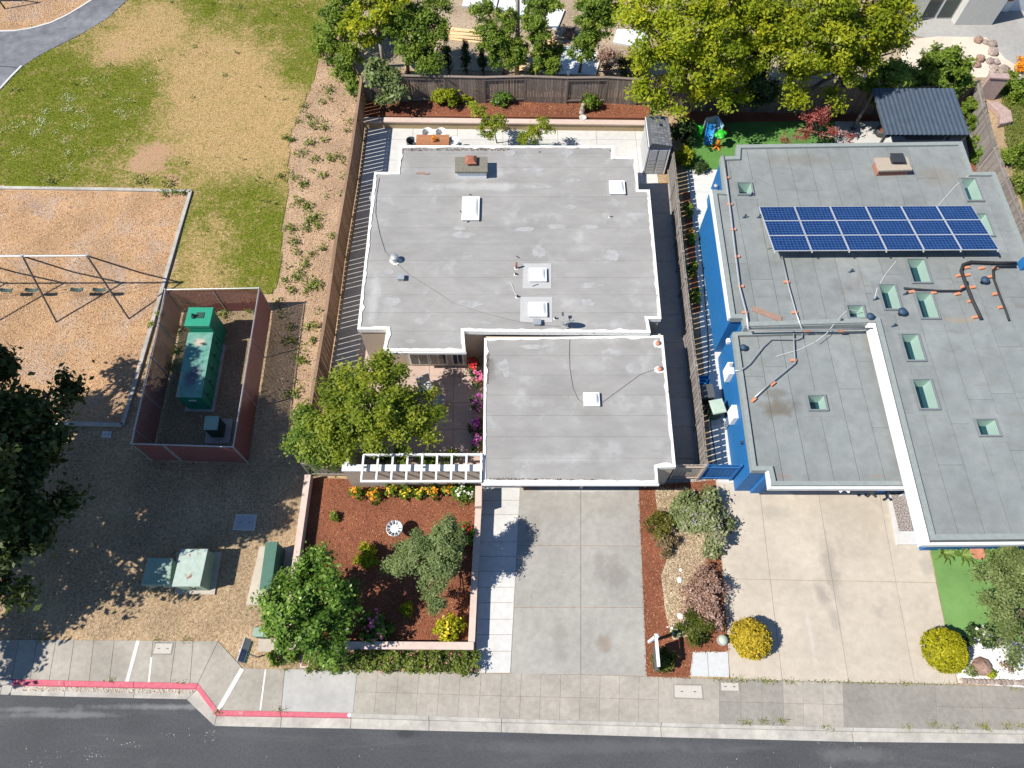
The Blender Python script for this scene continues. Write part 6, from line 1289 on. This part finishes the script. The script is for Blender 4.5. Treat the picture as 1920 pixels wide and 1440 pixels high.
tree('courtyard_tree', 'bright green leafy tree filling the walled courtyard', (700, 800), [(700, 765, 3.2, 1.5), (640, 790, 2.8, 1.15), (765, 770, 3, 1.0), (680, 715, 3.2, 1.0), (745, 715, 3, .8), (750, 815, 2.7, .75), (640, 828, 2.6, .7), (720, 690, 3, .6), (790, 818, 2.5, .5), (640, 730, 2.8, .7), (800, 770, 2.7, .5), (700, 828, 2.6, .6)],
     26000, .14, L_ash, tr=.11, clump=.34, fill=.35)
tree('side_tree', 'smaller leafy green tree leaning over the park fence beside the courtyard', (600, 830), [(590, 825, 2.1, .9), (570, 790, 2.0, .6), (605, 845, 1.8, .8), (625, 815, 2.2, .7), (562, 835, 1.8, .5), (640, 850, 1.9, .5)], 13000, .13, L_mid, tr=.07, clump=.3)
tree('broadleaf_tree', 'glossy leaved small tree at the street corner of the front bed', (592, 1165), [(580, 1140, 2.7, 1.2), (530, 1120, 2.4, .75), (625, 1115, 2.6, .75), (605, 1195, 2.2, .75), (550, 1190, 2.2, .75), (590, 1070, 2.7, .7), (520, 1155, 2.0, .55), (645, 1150, 2.2, .5), (600, 1045, 2.6, .3), (580, 1170, 1.4, .8), (620, 1220, 1.2, .4)], 18000, .15, L_glossy, tr=.08, z0=.1, clump=.28, fill=.3)
tree('olive_shrub', 'large feathery grey green shrub in the middle of the front bed', (822, 1075), [(812, 1030, 2.6, .8, .6), (772, 1052, 2.2, .6, .5), (846, 1015, 3.0, .5, .5), (820, 1085, 2.0, .5, .5), (808, 1128, 1.3, .36, .35), (832, 995, 3.0, .38, .45), (790, 1025, 2.6, .55, .5), (738, 1056, 1.7, .35, .35), (835, 1055, 2.7, .55, .6)], 34000, .09, L_grey, tr=.06, z0=.1, clump=.2, fill=.3, cat='shrub')
# behind the fences
tree('hedge_bush', 'dense dark green bush overhanging the bark strip by the back corner', (655, 105), [(625, 60, 2.0, 1.0), (650, 110, 1.6, .9), (668, 160, .9, .6), (640, 20, 2.3, 1.1), (618, 95, 1.3, .7), (602, 80, 1.2, .5), (650, -15, 2.4, 1.1), (685, 175, .6, .45), (640, 140, 1.1, .6)], 16000, .17, L_mid, clump=.32, tr=.1, cat='shrub')
tree('gum_tree', 'tall yellow green tree with pale leaning trunks behind the corner fence', (722, 125), [(678, 55, 3.6, .75), (712, 20, 4.5, .8), (690, -15, 5, .9), (655, 40, 3.8, .6), (745, 5, 4.8, .7), (735, 45, 3.6, .6), (690, 75, 3, .5)], 8500, .18, L_yellow, M_trunk_pale, .13, clump=.3)
tree('leafy_tree', 'rounded mid green tree behind the left part of the back fence', (765, 135), [(790, 50, 3.5, 1.2), (750, 70, 3.2, .9), (815, 70, 3.2, .95), (800, 108, 2.5, 1.0), (770, 100, 2.5, .8), (752, 30, 4, .8), (815, 20, 4, .85)], 17000, .15, L_mid, clump=.32, tr=.1)
tree('loquat_tree', 'sparse large leaved small tree in the corner of the raised bed', (725, 205), [(720, 150, 2.0, .7), (742, 172, 1.7, .5), (700, 122, 2.4, .5), (722, 192, 1.2, .4), (735, 145, 2.1, .5)], 2200, .24, L_grey, M_trunk_pale, .05, z0=.45, clump=.3)
tree('cloud_tree', 'topiary tree with many round green balls left of the bare trunk', (945, 138), [(905, 25, 3.7, .65), (913, 58, 3.3, .7), (945, 42, 3.6, .7), (940, 75, 3.0, .7), (918, 88, 2.7, .55), (962, 92, 2.6, .65), (950, 112, 2.1, .6), (932, 112, 2.0, .5), (978, 105, 2.2, .55), (985, 40, 2.6, .4)], 15000, .14, L_mid, clump=.22, fill=.15, tr=.08)
tree('cloud_tree', 'tall topiary tree with stacked round balls right of the bare trunk', (998, 139), [(1005, 48, 3.6, .65), (1014, 66, 3.2, .6), (1006, 80, 2.8, .45), (1020, 103, 2.2, .65), (1034, 118, 1.8, .6), (1012, 127, 1.5, .55), (1040, 100, 2.2, .45)], 11000, .14, L_mid, clump=.22, fill=.15, tr=.08)
tree('cloud_tree', 'topiary ball tree standing among the pale slabs at the top edge', (1022, 52), [(1005, 8, 2.4, .65), (1032, 14, 2.3, .6), (1020, 26, 1.9, .5)], 4500, .15, L_mid, clump=.22, fill=.15, tr=.07)
tree('cloud_tree', 'topiary tree with a bare slim trunk in front of the lowest slab', (1086, 138), [(1095, 84, 2.9, .65), (1084, 96, 2.5, .5), (1106, 70, 3.2, .6), (1100, 50, 3.7, .65), (1122, 40, 4, .75), (1130, 14, 4.6, .85), (1112, 8, 4.7, .7), (1150, 28, 4.2, .6), (1106, 102, 2.3, .4)], 13000, .15, L_mid, clump=.24, fill=.15, tr=.08)
b = G(969, 138); dt_ = T('dead_tree', 'bare lopped tree trunk standing behind the back fence', 'tree', b); MB().tube([(b[0], b[1], -.02), (b[0] + .03, b[1], 2.5), (b[0] + .02, b[1], 4.6), (b[0] + .1, b[1], 4.8)], [.15, .13, .11, .07], 10).build('trunk', M_trunk_pale, dt_, True); MB().tube([(b[0], b[1], 4.3), (b[0] - .15, b[1] + .05, 4.75)], [.06, .04], 8).build('limb_stub', M_trunk_pale, dt_)
for k, (px, lb) in enumerate(((813, 'leftmost small dark cypress behind the back fence'), (842, 'tallest small dark cypress behind the back fence'), (875, 'slim dark cypress third from the left behind the back fence'), (907, 'rightmost small dark cypress behind the back fence'))):
    x, y = G2(px, 138, 0); h = (1.9, 2.6, 2.2, 2.0)[k]; plant('cypress', lb, 'tree', (x, y, 0), [(x, y, h * .3, .26, .26, h * .32), (x, y, h * .62, .18, .18, h * .3), (x, y, h * .85, .1, .1, h * .18)], 2600, .09, L_dark, trunk_r=.04, group='cypresses behind the back fence', clump=.12)
def slab2(label, pts, n=None):
    o = MB().prism(poly(pts, .12), -.02, .12).build('concrete_slab', mat('pale_blue_concrete', (.50, .53, .55), (.57, .60, .62), 4, .9, .06)); tag(o, label, 'slab', 'slabs in the yard behind')
slab2('pale slab at the top left of the yard behind the fence', [(866, 11), (878, -30), (940, -30), (930, 14)]); slab2('large pale slab in the middle of the yard behind', [(933, 15), (944, -30), (1002, -30), (985, 40)])
slab2('pale slab right of the middle one, below the topiary balls', [(990, 40), (999, 11), (1059, 18), (1045, 54)]); slab2('lowest pale slab just behind the back fence', [(1041, 138), (1061, 85), (1129, 99), (1117, 140)]); slab2('shaded pale slab under the left big yellow green tree', [(1149, 79), (1157, 54), (1215, 56), (1215, 90)])
for k, (px, py, n_, L, lb) in enumerate(((866, 66, 7, 2.6, 'long stack of fresh lumber boards on the dirt yard'), (1036, 72, 4, 1.2, 'short stack of fresh lumber between the topiary trees'), (985, 122, 3, .9, 'few short lumber offcuts near the bare trunk'))):
    x, y = G2(px, py); t = T('lumber_stack', lb, 'lumber', (x, y, 0))
    for i in range(n_): piece('board', M_lumber, t, (x + random.uniform(-.15, .15), y - .5 + i * .16, .03 + .045 * (i % 2)), (L * random.uniform(.85, 1.1), .14, .04), -.12 + random.uniform(-.06, .06))
for lb, px, py, r, h, lm in (('brownish low shrub beside the lowest slab behind the fence', 1145, 112, .75, .9, L_rusty), ('dark shrub at the foot of the left big tree behind the fence', 1180, 125, .7, 1.0, L_dark), ('small spiky shrub by the grey rubble behind the fence', 1068, 62, .35, .5, L_rusty)):
    shrub(lb, px, py, r, h, 1800, .12, lm)
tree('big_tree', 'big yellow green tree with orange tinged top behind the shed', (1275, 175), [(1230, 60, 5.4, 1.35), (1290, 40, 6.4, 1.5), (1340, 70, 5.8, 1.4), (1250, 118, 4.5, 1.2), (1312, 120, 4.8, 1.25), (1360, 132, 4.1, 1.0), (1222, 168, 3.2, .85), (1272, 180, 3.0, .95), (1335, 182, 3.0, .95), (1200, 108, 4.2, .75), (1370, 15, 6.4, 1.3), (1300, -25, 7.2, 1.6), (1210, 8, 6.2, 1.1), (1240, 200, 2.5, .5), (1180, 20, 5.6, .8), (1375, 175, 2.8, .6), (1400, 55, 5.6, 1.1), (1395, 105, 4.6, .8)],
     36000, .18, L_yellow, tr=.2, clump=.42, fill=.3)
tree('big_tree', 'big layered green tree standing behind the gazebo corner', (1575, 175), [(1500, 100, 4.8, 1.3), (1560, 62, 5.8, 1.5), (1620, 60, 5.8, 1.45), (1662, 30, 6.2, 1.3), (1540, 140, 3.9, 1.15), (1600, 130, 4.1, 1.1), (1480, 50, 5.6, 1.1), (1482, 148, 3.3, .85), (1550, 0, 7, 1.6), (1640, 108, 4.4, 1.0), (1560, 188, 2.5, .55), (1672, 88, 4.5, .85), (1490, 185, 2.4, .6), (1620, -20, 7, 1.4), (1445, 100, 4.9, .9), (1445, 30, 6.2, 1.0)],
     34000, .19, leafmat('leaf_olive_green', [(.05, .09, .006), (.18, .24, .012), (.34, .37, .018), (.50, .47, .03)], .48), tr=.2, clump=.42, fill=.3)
tree('oleander', 'dark green mass of foliage between the two big trees', (1420, 195), [(1420, 150, 2.5, 1.0), (1400, 100, 3.4, 1.1), (1440, 62, 4.4, 1.1), (1412, 30, 5, 1.1), (1432, 182, 1.7, .75), (1390, 190, 1.5, .6), (1450, 20, 5.4, 1.0)], 18000, .2, L_dark, tr=.12, clump=.35)
tree('oleander', 'bright narrow leaved shrub behind the left end of the gazebo roof', (1665, 185), [(1665, 150, 2.2, .85), (1690, 145, 2.4, .8), (1640, 165, 1.8, .6), (1655, 180, 1.3, .5)], 8000, .2, L_mid, tr=.06, clump=.28, cat='shrub')
tree('round_shrub', 'large rounded bright green shrub behind the gazebo roof', (1768, 165), [(1765, 140, 1.7, 1.35, 1.2), (1740, 150, 1.5, .9), (1792, 150, 1.4, .9), (1765, 120, 2.1, .9)], 12000, .2, L_mid, tr=.08, clump=.25, fill=.2, cat='shrub')
tree('red_maple', 'sparse dark red maple on the green turf behind the blue house', (1532, 268), [(1530, 228, 1.8, .6), (1500, 248, 1.4, .45), (1560, 250, 1.4, .45), (1542, 214, 2.0, .45), (1592, 262, 1.2, .4), (1470, 262, 1.1, .3), (1515, 215, 1.8, .35)], 2000, .11, L_maple, M_trunk_pale, .035, clump=.22)
for k, (px, py, lb) in enumerate(((1815, 207, 'topmost clipped shrub by the right fence near the gazebo'), (1829, 236, 'second clipped shrub down along the right fence'), (1838, 263, 'third clipped shrub down along the right fence'), (1843, 291, 'lowest shrub by the right fence above the orange mulch'))):
    shrub(lb, px, py, .5, 1.3 - .15 * k, 3200, .11, L_mid if k < 3 else L_glossy, group='shrubs along the right fence', clump=.14)
sheet('side_mulch', [(1800, 190), (1842, 190), (1875, 322), (1822, 322)], M_mulch, z1=.014)
for k, (lb, px, py, r, h, n, lf, lm) in enumerate((('yellow green rounded shrub in the raised back bed', 838, 180, .6, 1.0, 3200, .13, L_yellow), ('low round glossy shrub in the middle of the raised back bed', 942, 184, .5, .65, 2000, .13, L_glossy), ('green shrub beside the stone figure in the raised bed', 1107, 192, .5, .75, 1500, .16, L_mid), ('small yellowish shrub beside the bare purple twigs in the raised bed', 875, 184, .35, .5, 700, .12, L_yellow))):
    shrub(lb, px, py, r, h, n, lf, lm, z0=.45)
x, y = G2(893, 178, .8); t = T('bare_shrub', 'leafless purple grey twiggy shrub in front of the back fence', 'shrub', (x, y, .45)); mb = MB()
for k in range(46):
    a = random.uniform(0, 6.28); l_ = random.uniform(.3, .75); e = Vector((x + math.cos(a) * l_ * .7, y + math.sin(a) * l_ * .5, .45 + random.uniform(.5, 1.3))); mb.tube([(x, y, .45), Vector((x, y, .5)).lerp(e, .5) + Vector((0, 0, .1)), e], [.012, .008, .004], 4)
mb.build('twigs', mat('purple_twig', (.16, .11, .11), (.27, .2, .2), 9), t)
tree('patio_tree', 'small yellow tinged tree with several stems at the left of the patio gap', (932, 268), [(903, 212, 2.2, .42), (918, 240, 1.8, .45), (938, 228, 2.0, .4), (910, 256, 1.4, .36), (890, 200, 2.3, .3)], 2600, .12, L_ash, tr=.035, clump=.2)
tree('patio_tree', 'small open tree with slim dark stems at the right of the patio gap', (972, 270), [(1000, 255, 1.5, .5), (1018, 232, 1.9, .35), (985, 263, 1.3, .4), (1028, 245, 1.6, .25)], 2400, .12, L_ash, tr=.03, clump=.2)
shrub('yellow flowering shrub in the shade between shed and turf', 1284, 292, .5, .9, 1300, .15, L_yellow); shrub('dark shrub behind the shed beside the plastic climber', 1282, 248, .65, 1.3, 2200, .16, L_dark); shrub('low dark shrub at the near corner of the back turf', 1312, 312, .4, .5, 900, .12, L_dark)
for k, (px, py, lb) in enumerate(((1293, 392, 'topmost rose bush along the fence in the blue side yard'), (1297, 445, 'second rose bush down in the blue side yard'), (1301, 500, 'third rose bush down in the blue side yard'), (1306, 555, 'lowest rose bush above the bins in the blue side yard'))):
    shrub(lb, px - 2, py, .22, .7, 700, .11, L_mid, (L_bloom_p if k == 0 else L_bloom_o, 8, .08), 'bushes along the side yard fence', sy=1.9)
sheet('side_flower_bed', [(1281, 360), (1294, 360), (1314, 585), (1301, 585)], M_mulch, z1=.016)
# strip between the driveways
shrub('large grey green lavender bush spilling onto the tan driveway', 1322, 975, .95, .95, 9000, .15, L_lav, (leafmat('bloom_lavender', [(.22, .18, .25), (.34, .28, .38)], .1), 160, .06), name='lavender', up=.9, sy=1.25)
shrub('smaller lavender bush to the left of the large one', 1282, 965, .6, .75, 4000, .14, L_lav, name='lavender', up=.9)
shrub('dark olive round shrub at the left of the lavender', 1237, 985, .5, .7, 3500, .09, leafmat('leaf_olive', [(.05, .05, .01), (.13, .12, .02), (.22, .19, .03)], .2))
shrub('brown half dry shrub below the dark olive one', 1248, 1016, .5, .5, 2600, .1, leafmat('leaf_brown_dry', [(.08, .06, .03), (.17, .12, .06), (.27, .2, .1)], .15))
tree('heather', 'broad pinkish dry shrub along the edge of the tan driveway', (1325, 1130), [(1328, 1085, .45, .55), (1325, 1115, .5, .75), (1330, 1150, .45, .6), (1300, 1110, .4, .45), (1305, 1140, .4, .5)], 9000, .09, L_rusty, tr=.03, clump=.16, cat='shrub')
shrub('bushy dark green shrub below the pinkish one', 1303, 1177, .62, .85, 5000, .1, leafmat('leaf_olive2', [(.025, .04, .006), (.075, .095, .012), (.14, .15, .02)], .25))
shrub('small white flowering plant next to the white yard sign post', 1264, 1183, .25, .35, 500, .09, L_grey, (L_bloom_w, 30, .1)); shrub('green shrub under the arm of the yard sign', 1245, 1237, .42, .55, 2400, .1, leafmat('leaf_olive2', []) if False else MATS['leaf_olive2'])
for lb, px, py, r, lm, d in (('golden yellow clipped ball bush at the left of the tan driveway', 1408, 1197, .74, L_gold, 0), ('lime yellow clipped ball bush at the right of the tan driveway', 1772, 1219, .80, L_lime, 1)):
    x, y = G2(px, py, r * .85); plant('ball_bush', lb, 'bush', (x, y, 0), [(x, y, r * .82, r * .97, r * .95, r * .82), (x - r * .12, y + r * .1, r * .9, r * .88, r * .84, r * .78), (x + r * .1, y - r * .12, r * .7, r * .9, r * .86, r * .72)], 19000, .075, lm, trunk_r=.05, clump=.06, fill=.05, up=.1, crown='foliage', trunk='stem', shell=(.9, 1.02))
# front bed
shrub('small green plant in a bark ring at the upper left of the bed', 628, 966, .2, .3, 350, .1, L_mid, z0=.1); shrub('yellow green shrub left of the feathery one', 692, 1040, .48, .6, 2400, .12, L_yellow, z0=.1)
shrub('tiny lime shrub at the middle of the bed', 765, 1142, .28, .35, 900, .09, L_yellow, z0=.1); shrub('lime rose bush with pale yellow blooms by the lower right wall', 843, 1175, .5, .75, 2600, .12, L_lime, (L_bloom_y, 34, .1), z0=.1, clump=.13)
shrub('rose bush with pink blooms by the lower wall', 703, 1176, .55, .7, 2200, .13, L_glossy, (L_bloom_p, 30, .13), z0=.1); shrub('rose bush with red blooms at the right wall of the bed', 868, 1003, .42, .8, 1800, .11, L_mid, (L_bloom_r, 70, .11), z0=.1)
for k, (px, py, r, bm, lb) in enumerate(((668, 924, .25, L_bloom_o, 'leftmost orange flowers under the trellis'), (700, 929, .3, L_bloom_o, 'orange flowers second from the left under the trellis'), (732, 919, .28, L_bloom_y, 'yellow flowers left of the middle under the trellis'), (763, 922, .28, L_bloom_y, 'yellow flowers in the middle under the trellis'),
                                         (790, 924, .25, L_bloom_y, 'yellow flowers right of the middle under the trellis'), (812, 922, .3, L_bloom_o, 'dense orange flowers fourth from the right under the trellis'), (840, 918, .27, L_bloom_o, 'orange flowers next to the white roses'))):
    shrub(lb, px, py, r, .45, 450, .11, L_mid, (bm, 60 if bm is L_bloom_o else 30, .085), 'flowers along the entry wall', z0=.1, name='flower_plant', cat='flowers')
shrub('white rose bush at the top right of the front bed', 869, 922, .45, .9, 1600, .12, L_glossy, (L_bloom_w, 60, .11), z0=.1)
tree('low_hedge', 'low mixed hedge with pink flowers between planter wall and sidewalk', (740, 1240), [(592 + k * 26.5, 1237 + (k % 3) * 2, .3, .42, .28) for k in range(12)], 11000, .1, leafmat('leaf_hedge', [(.03, .05, .008), (.09, .13, .018), (.17, .21, .03), (.30, .32, .07)], .3), tr=.02, clump=.14, cat='hedge', bloom=(L_bloom_p, 60, .06))
tree('weedy_shrub', 'straggly low greenery at the foot of the glossy tree by the sidewalk', (545, 1225), [(520, 1226, .2, .3), (548, 1222, .25, .3)], 900, .12, L_mid, tr=.015, clump=.15, cat='shrub')
# courtyard flowers along the garage wall
for k, (px, py, bm, lb) in enumerate(((889, 690, L_bloom_r, 'bright red flowering pot plant by the courtyard windows'), (896, 712, L_bloom_p, 'pink flowering pot plant below the red one by the garage wall'), (896, 758, L_bloom_v, 'purple and white flowering pot plant halfway down the garage wall'), (893, 800, L_bloom_v, 'dark purple flowering pot plant near the trellis'), (894, 832, L_bloom_v, 'vivid purple flowering pot plant nearest the trellis'))):
    x, y = G2(px, py, .5); t = plant('potted_flower', lb, 'flowers', (x, y, .006), [(x, y, .62, .3, .4, .25)], 500, .11, L_dark, trunk_r=.02, group='pots along the garage wall', clump=.12, bloom=(bm, 110, .085), crown='foliage', trunk='stem')
    MB().lathe((x, y, .006), [(.14, 0), (.2, .3), (.21, .34), (.17, .33)], 16).build('pot', M_terra, t, True)
tree('climbing_shrub', 'bare twiggy shrub bed behind the trellis in the courtyard', (780, 862), [(700, 856, .6, .4), (750, 858, .7, .45), (800, 858, .6, .4), (845, 858, .6, .35)], 2600, .11, L_mid, tr=.03, clump=.2, cat='shrub')
# right hand side
tree('podocarpus', 'soft grey green tree at the right edge of the pale turf', (1935, 1135), [(1862, 1062, 1.8, .5), (1900, 1045, 2.2, .6), (1862, 1135, 1.5, .5), (1895, 1110, 2, .65), (1880, 1190, 1.4, .6), (1935, 1185, 1.8, .9), (1945, 1080, 2.5, 1.0), (1918, 1000, 2.3, .45), (1840, 1075, 1.3, .28), (1895, 1222, 1.0, .4), (1885, 1150, 1.7, .5), (1915, 1060, 2.3, .6)], 17000, .1, leafmat('leaf_podocarpus', [(.05, .075, .02), (.12, .16, .045), (.20, .245, .085), (.30, .34, .13)], .35), tr=.1, clump=.26)
shrub('white rose bush at the edge of the white gravel', 1838, 1192, .45, .8, 1600, .12, L_dark, (L_bloom_w, 22, .15)); shrub('small dry grass tuft on the white gravel left of the rock', 1820, 1256, .2, .2, 350, .11, L_lav); shrub('yellowish dry tuft just below the brown rock', 1858, 1262, .16, .2, 260, .1, L_yellow); shrub('reddish bare little plant on the gravel near the right edge', 1888, 1246, .28, .2, 250, .07, L_rusty)
def agave(label, px, py, r, n, h):
    x, y = G2(px, py, h * .4); t = T('agave', label, 'plant', (x, y, .008), 'spiky plants under the eave')
    for k in range(n):
        a = k * 2.4; l_ = r * random.uniform(.75, 1.1); up_ = random.uniform(.2, 1.0) * h; d = Vector((math.cos(a), math.sin(a), 0)); s = Vector((-d.y, d.x, 0)) * .035
        c0, c1, c2 = Vector((x, y, .03)), Vector((x, y, .03)) + d * l_ * .55 + Vector((0, 0, up_)), Vector((x, y, .03)) + d * l_ + Vector((0, 0, up_ * .75)); dn = Vector((0, 0, -.015))
        MB().add([c0 - s, c0 + s, c1 - s * 1.1, c1 + s * 1.1, c2, c0 + dn, c1 + dn], [(0, 1, 3, 2), (2, 3, 4), (0, 2, 6, 5), (1, 5, 6, 3), (2, 4, 6), (3, 6, 4)]).build('leaf', mat('agave_green', (.07, .12, .02), (.16, .22, .045), 9, .5, .1), t)
agave('left of the three spiky plants under the white eave', 1772, 1036, .55, 14, .3); agave('middle one of the three spiky plants under the white eave', 1806, 1040, .55, 12, .3); agave('right of the three spiky plants under the white eave', 1866, 1040, .65, 13, .35)
x, y = G2(1832, 1036, .1); t = T('clay_planter', 'round pinkish clay dish with dry stalk under the white eave', 'planter', (x, y, .008)); MB().lathe((x, y, .008), [(.2, 0), (.3, .12), (.31, .16), (.26, .14)], 18).build('dish', M_terra, t, True); MB().lathe((x, y, .07), [(.25, 0), (.25, .05)], 16).build('soil', M_mulch, t)
# grey house beyond, wall and steps at the upper right
hx = [G2(p, 41)[0] for p in (1640, 1722, 1786, 1856, 1880, 2300)]; yb = G2(1750, 41)[1]
NH = T('neighbour_house', 'grey walled house with white framed sliding door at the upper right corner', 'house', (hx[2], yb, 0)); Hh = 2.7
MB().box(((hx[0] + hx[1]) / 2, yb + .4, Hh / 2), (hx[1] - hx[0], .8, Hh)).build('wall', M_house3, NH); MB().box(((hx[1] + hx[2]) / 2, yb + .75, Hh / 2), (hx[2] - hx[1], .8, Hh)).build('wall', M_house3, NH)
MB().box(((hx[2] + hx[3]) / 2, yb + .3, Hh / 2), (hx[3] - hx[2] - .01, 1.2, Hh)).build('wall', M_house3, NH)
MB().box(((hx[3] + hx[5]) / 2, yb + 1.4, Hh / 2), (hx[5] - hx[3], .8, Hh)).build('wall', mat('pale_blue_brick', (.40, .43, .48), (.5, .53, .57), 8, .9, .2), NH)
sdr = MB().box(((hx[1] + hx[2]) / 2, yb + .32, 1.1), (hx[2] - hx[1] - .04, .08, 2.2)).build('sliding_door', M_white, NH); wq = (hx[2] - hx[1]) / 2
for s in (0, 1): MB().box((hx[1] + wq * (s + .5), yb + .27, 1.1), (wq - .16, .03, 2.0)).build('pane', M_winglass, sdr)
dr = MB().box((hx[3] + .9, yb + .97, 1.0), (.95, .06, 2.0)).build('door', M_white, NH); MB().box((hx[3] + .9, yb + .93, 1.3), (.75, .03, 1.2)).build('door_panel', M_rust, dr)
MB().box(((hx[0] + hx[5]) / 2, yb + 4, Hh + .1), (hx[5] - hx[0] + 1, 6.5, .2)).build('roof', M_roof2, NH)
p, q = G(1846, 140, 1.5), G(1893, 142, 1.5); SWL = T('stone_wall', 'pinkish stone wall with cap in the corner by the right fence', 'wall', (p[0], p[1], 0)); MB().bar((p[0] + .3, p[1], .7), (q[0], q[1], .7), .3, 1.4).build('wall_face', M_pinkwall, SWL); MB().bar((p[0] + .3, p[1], 1.44), (q[0], q[1], 1.44), .42, .08).build('cap', M_pinkwall, SWL)
c = G(1880, 220, .2); rr_ = T('stone_step', 'curved stone seat step below the pinkish wall', 'step', (c[0], c[1], 0)); MB().prism([(c[0] - .5, c[1] + 1.2), (c[0] + .1, c[1] + 1.1), (c[0] + .55, c[1] + .4), (c[0] + .4, c[1] - .4), (c[0] - .4, c[1] - .6), (c[0] - .1, c[1] + .2)], -.02, .3).build('step', M_pinkwall, rr_, bevel=.04)
shrub('rough green bush behind the right fence near the stone wall', 1905, 165, .9, 1.0, 2600, .16, L_mid); shrub('low green bush in the weedy yard at the right edge', 1905, 290, .8, .7, 2400, .13, L_mid); shrub('lower green bush in the weedy yard beyond the fence', 1925, 345, .8, .7, 2400, .13, L_grass); shrub('orange leaved shrub at the right edge of the grey patio', 1918, 120, .5, .8, 1200, .14, L_bloom_o)
x, y = sample(poly([(1872, 152), (1930, 152), (1930, 420), (1925, 420), (1885, 270)], 0), 6000); blades('grass', x, y, .01, .16, L_grass, 'rough dry grass in the weedy yard beyond the right fence', 'grass', None, .02, .6)
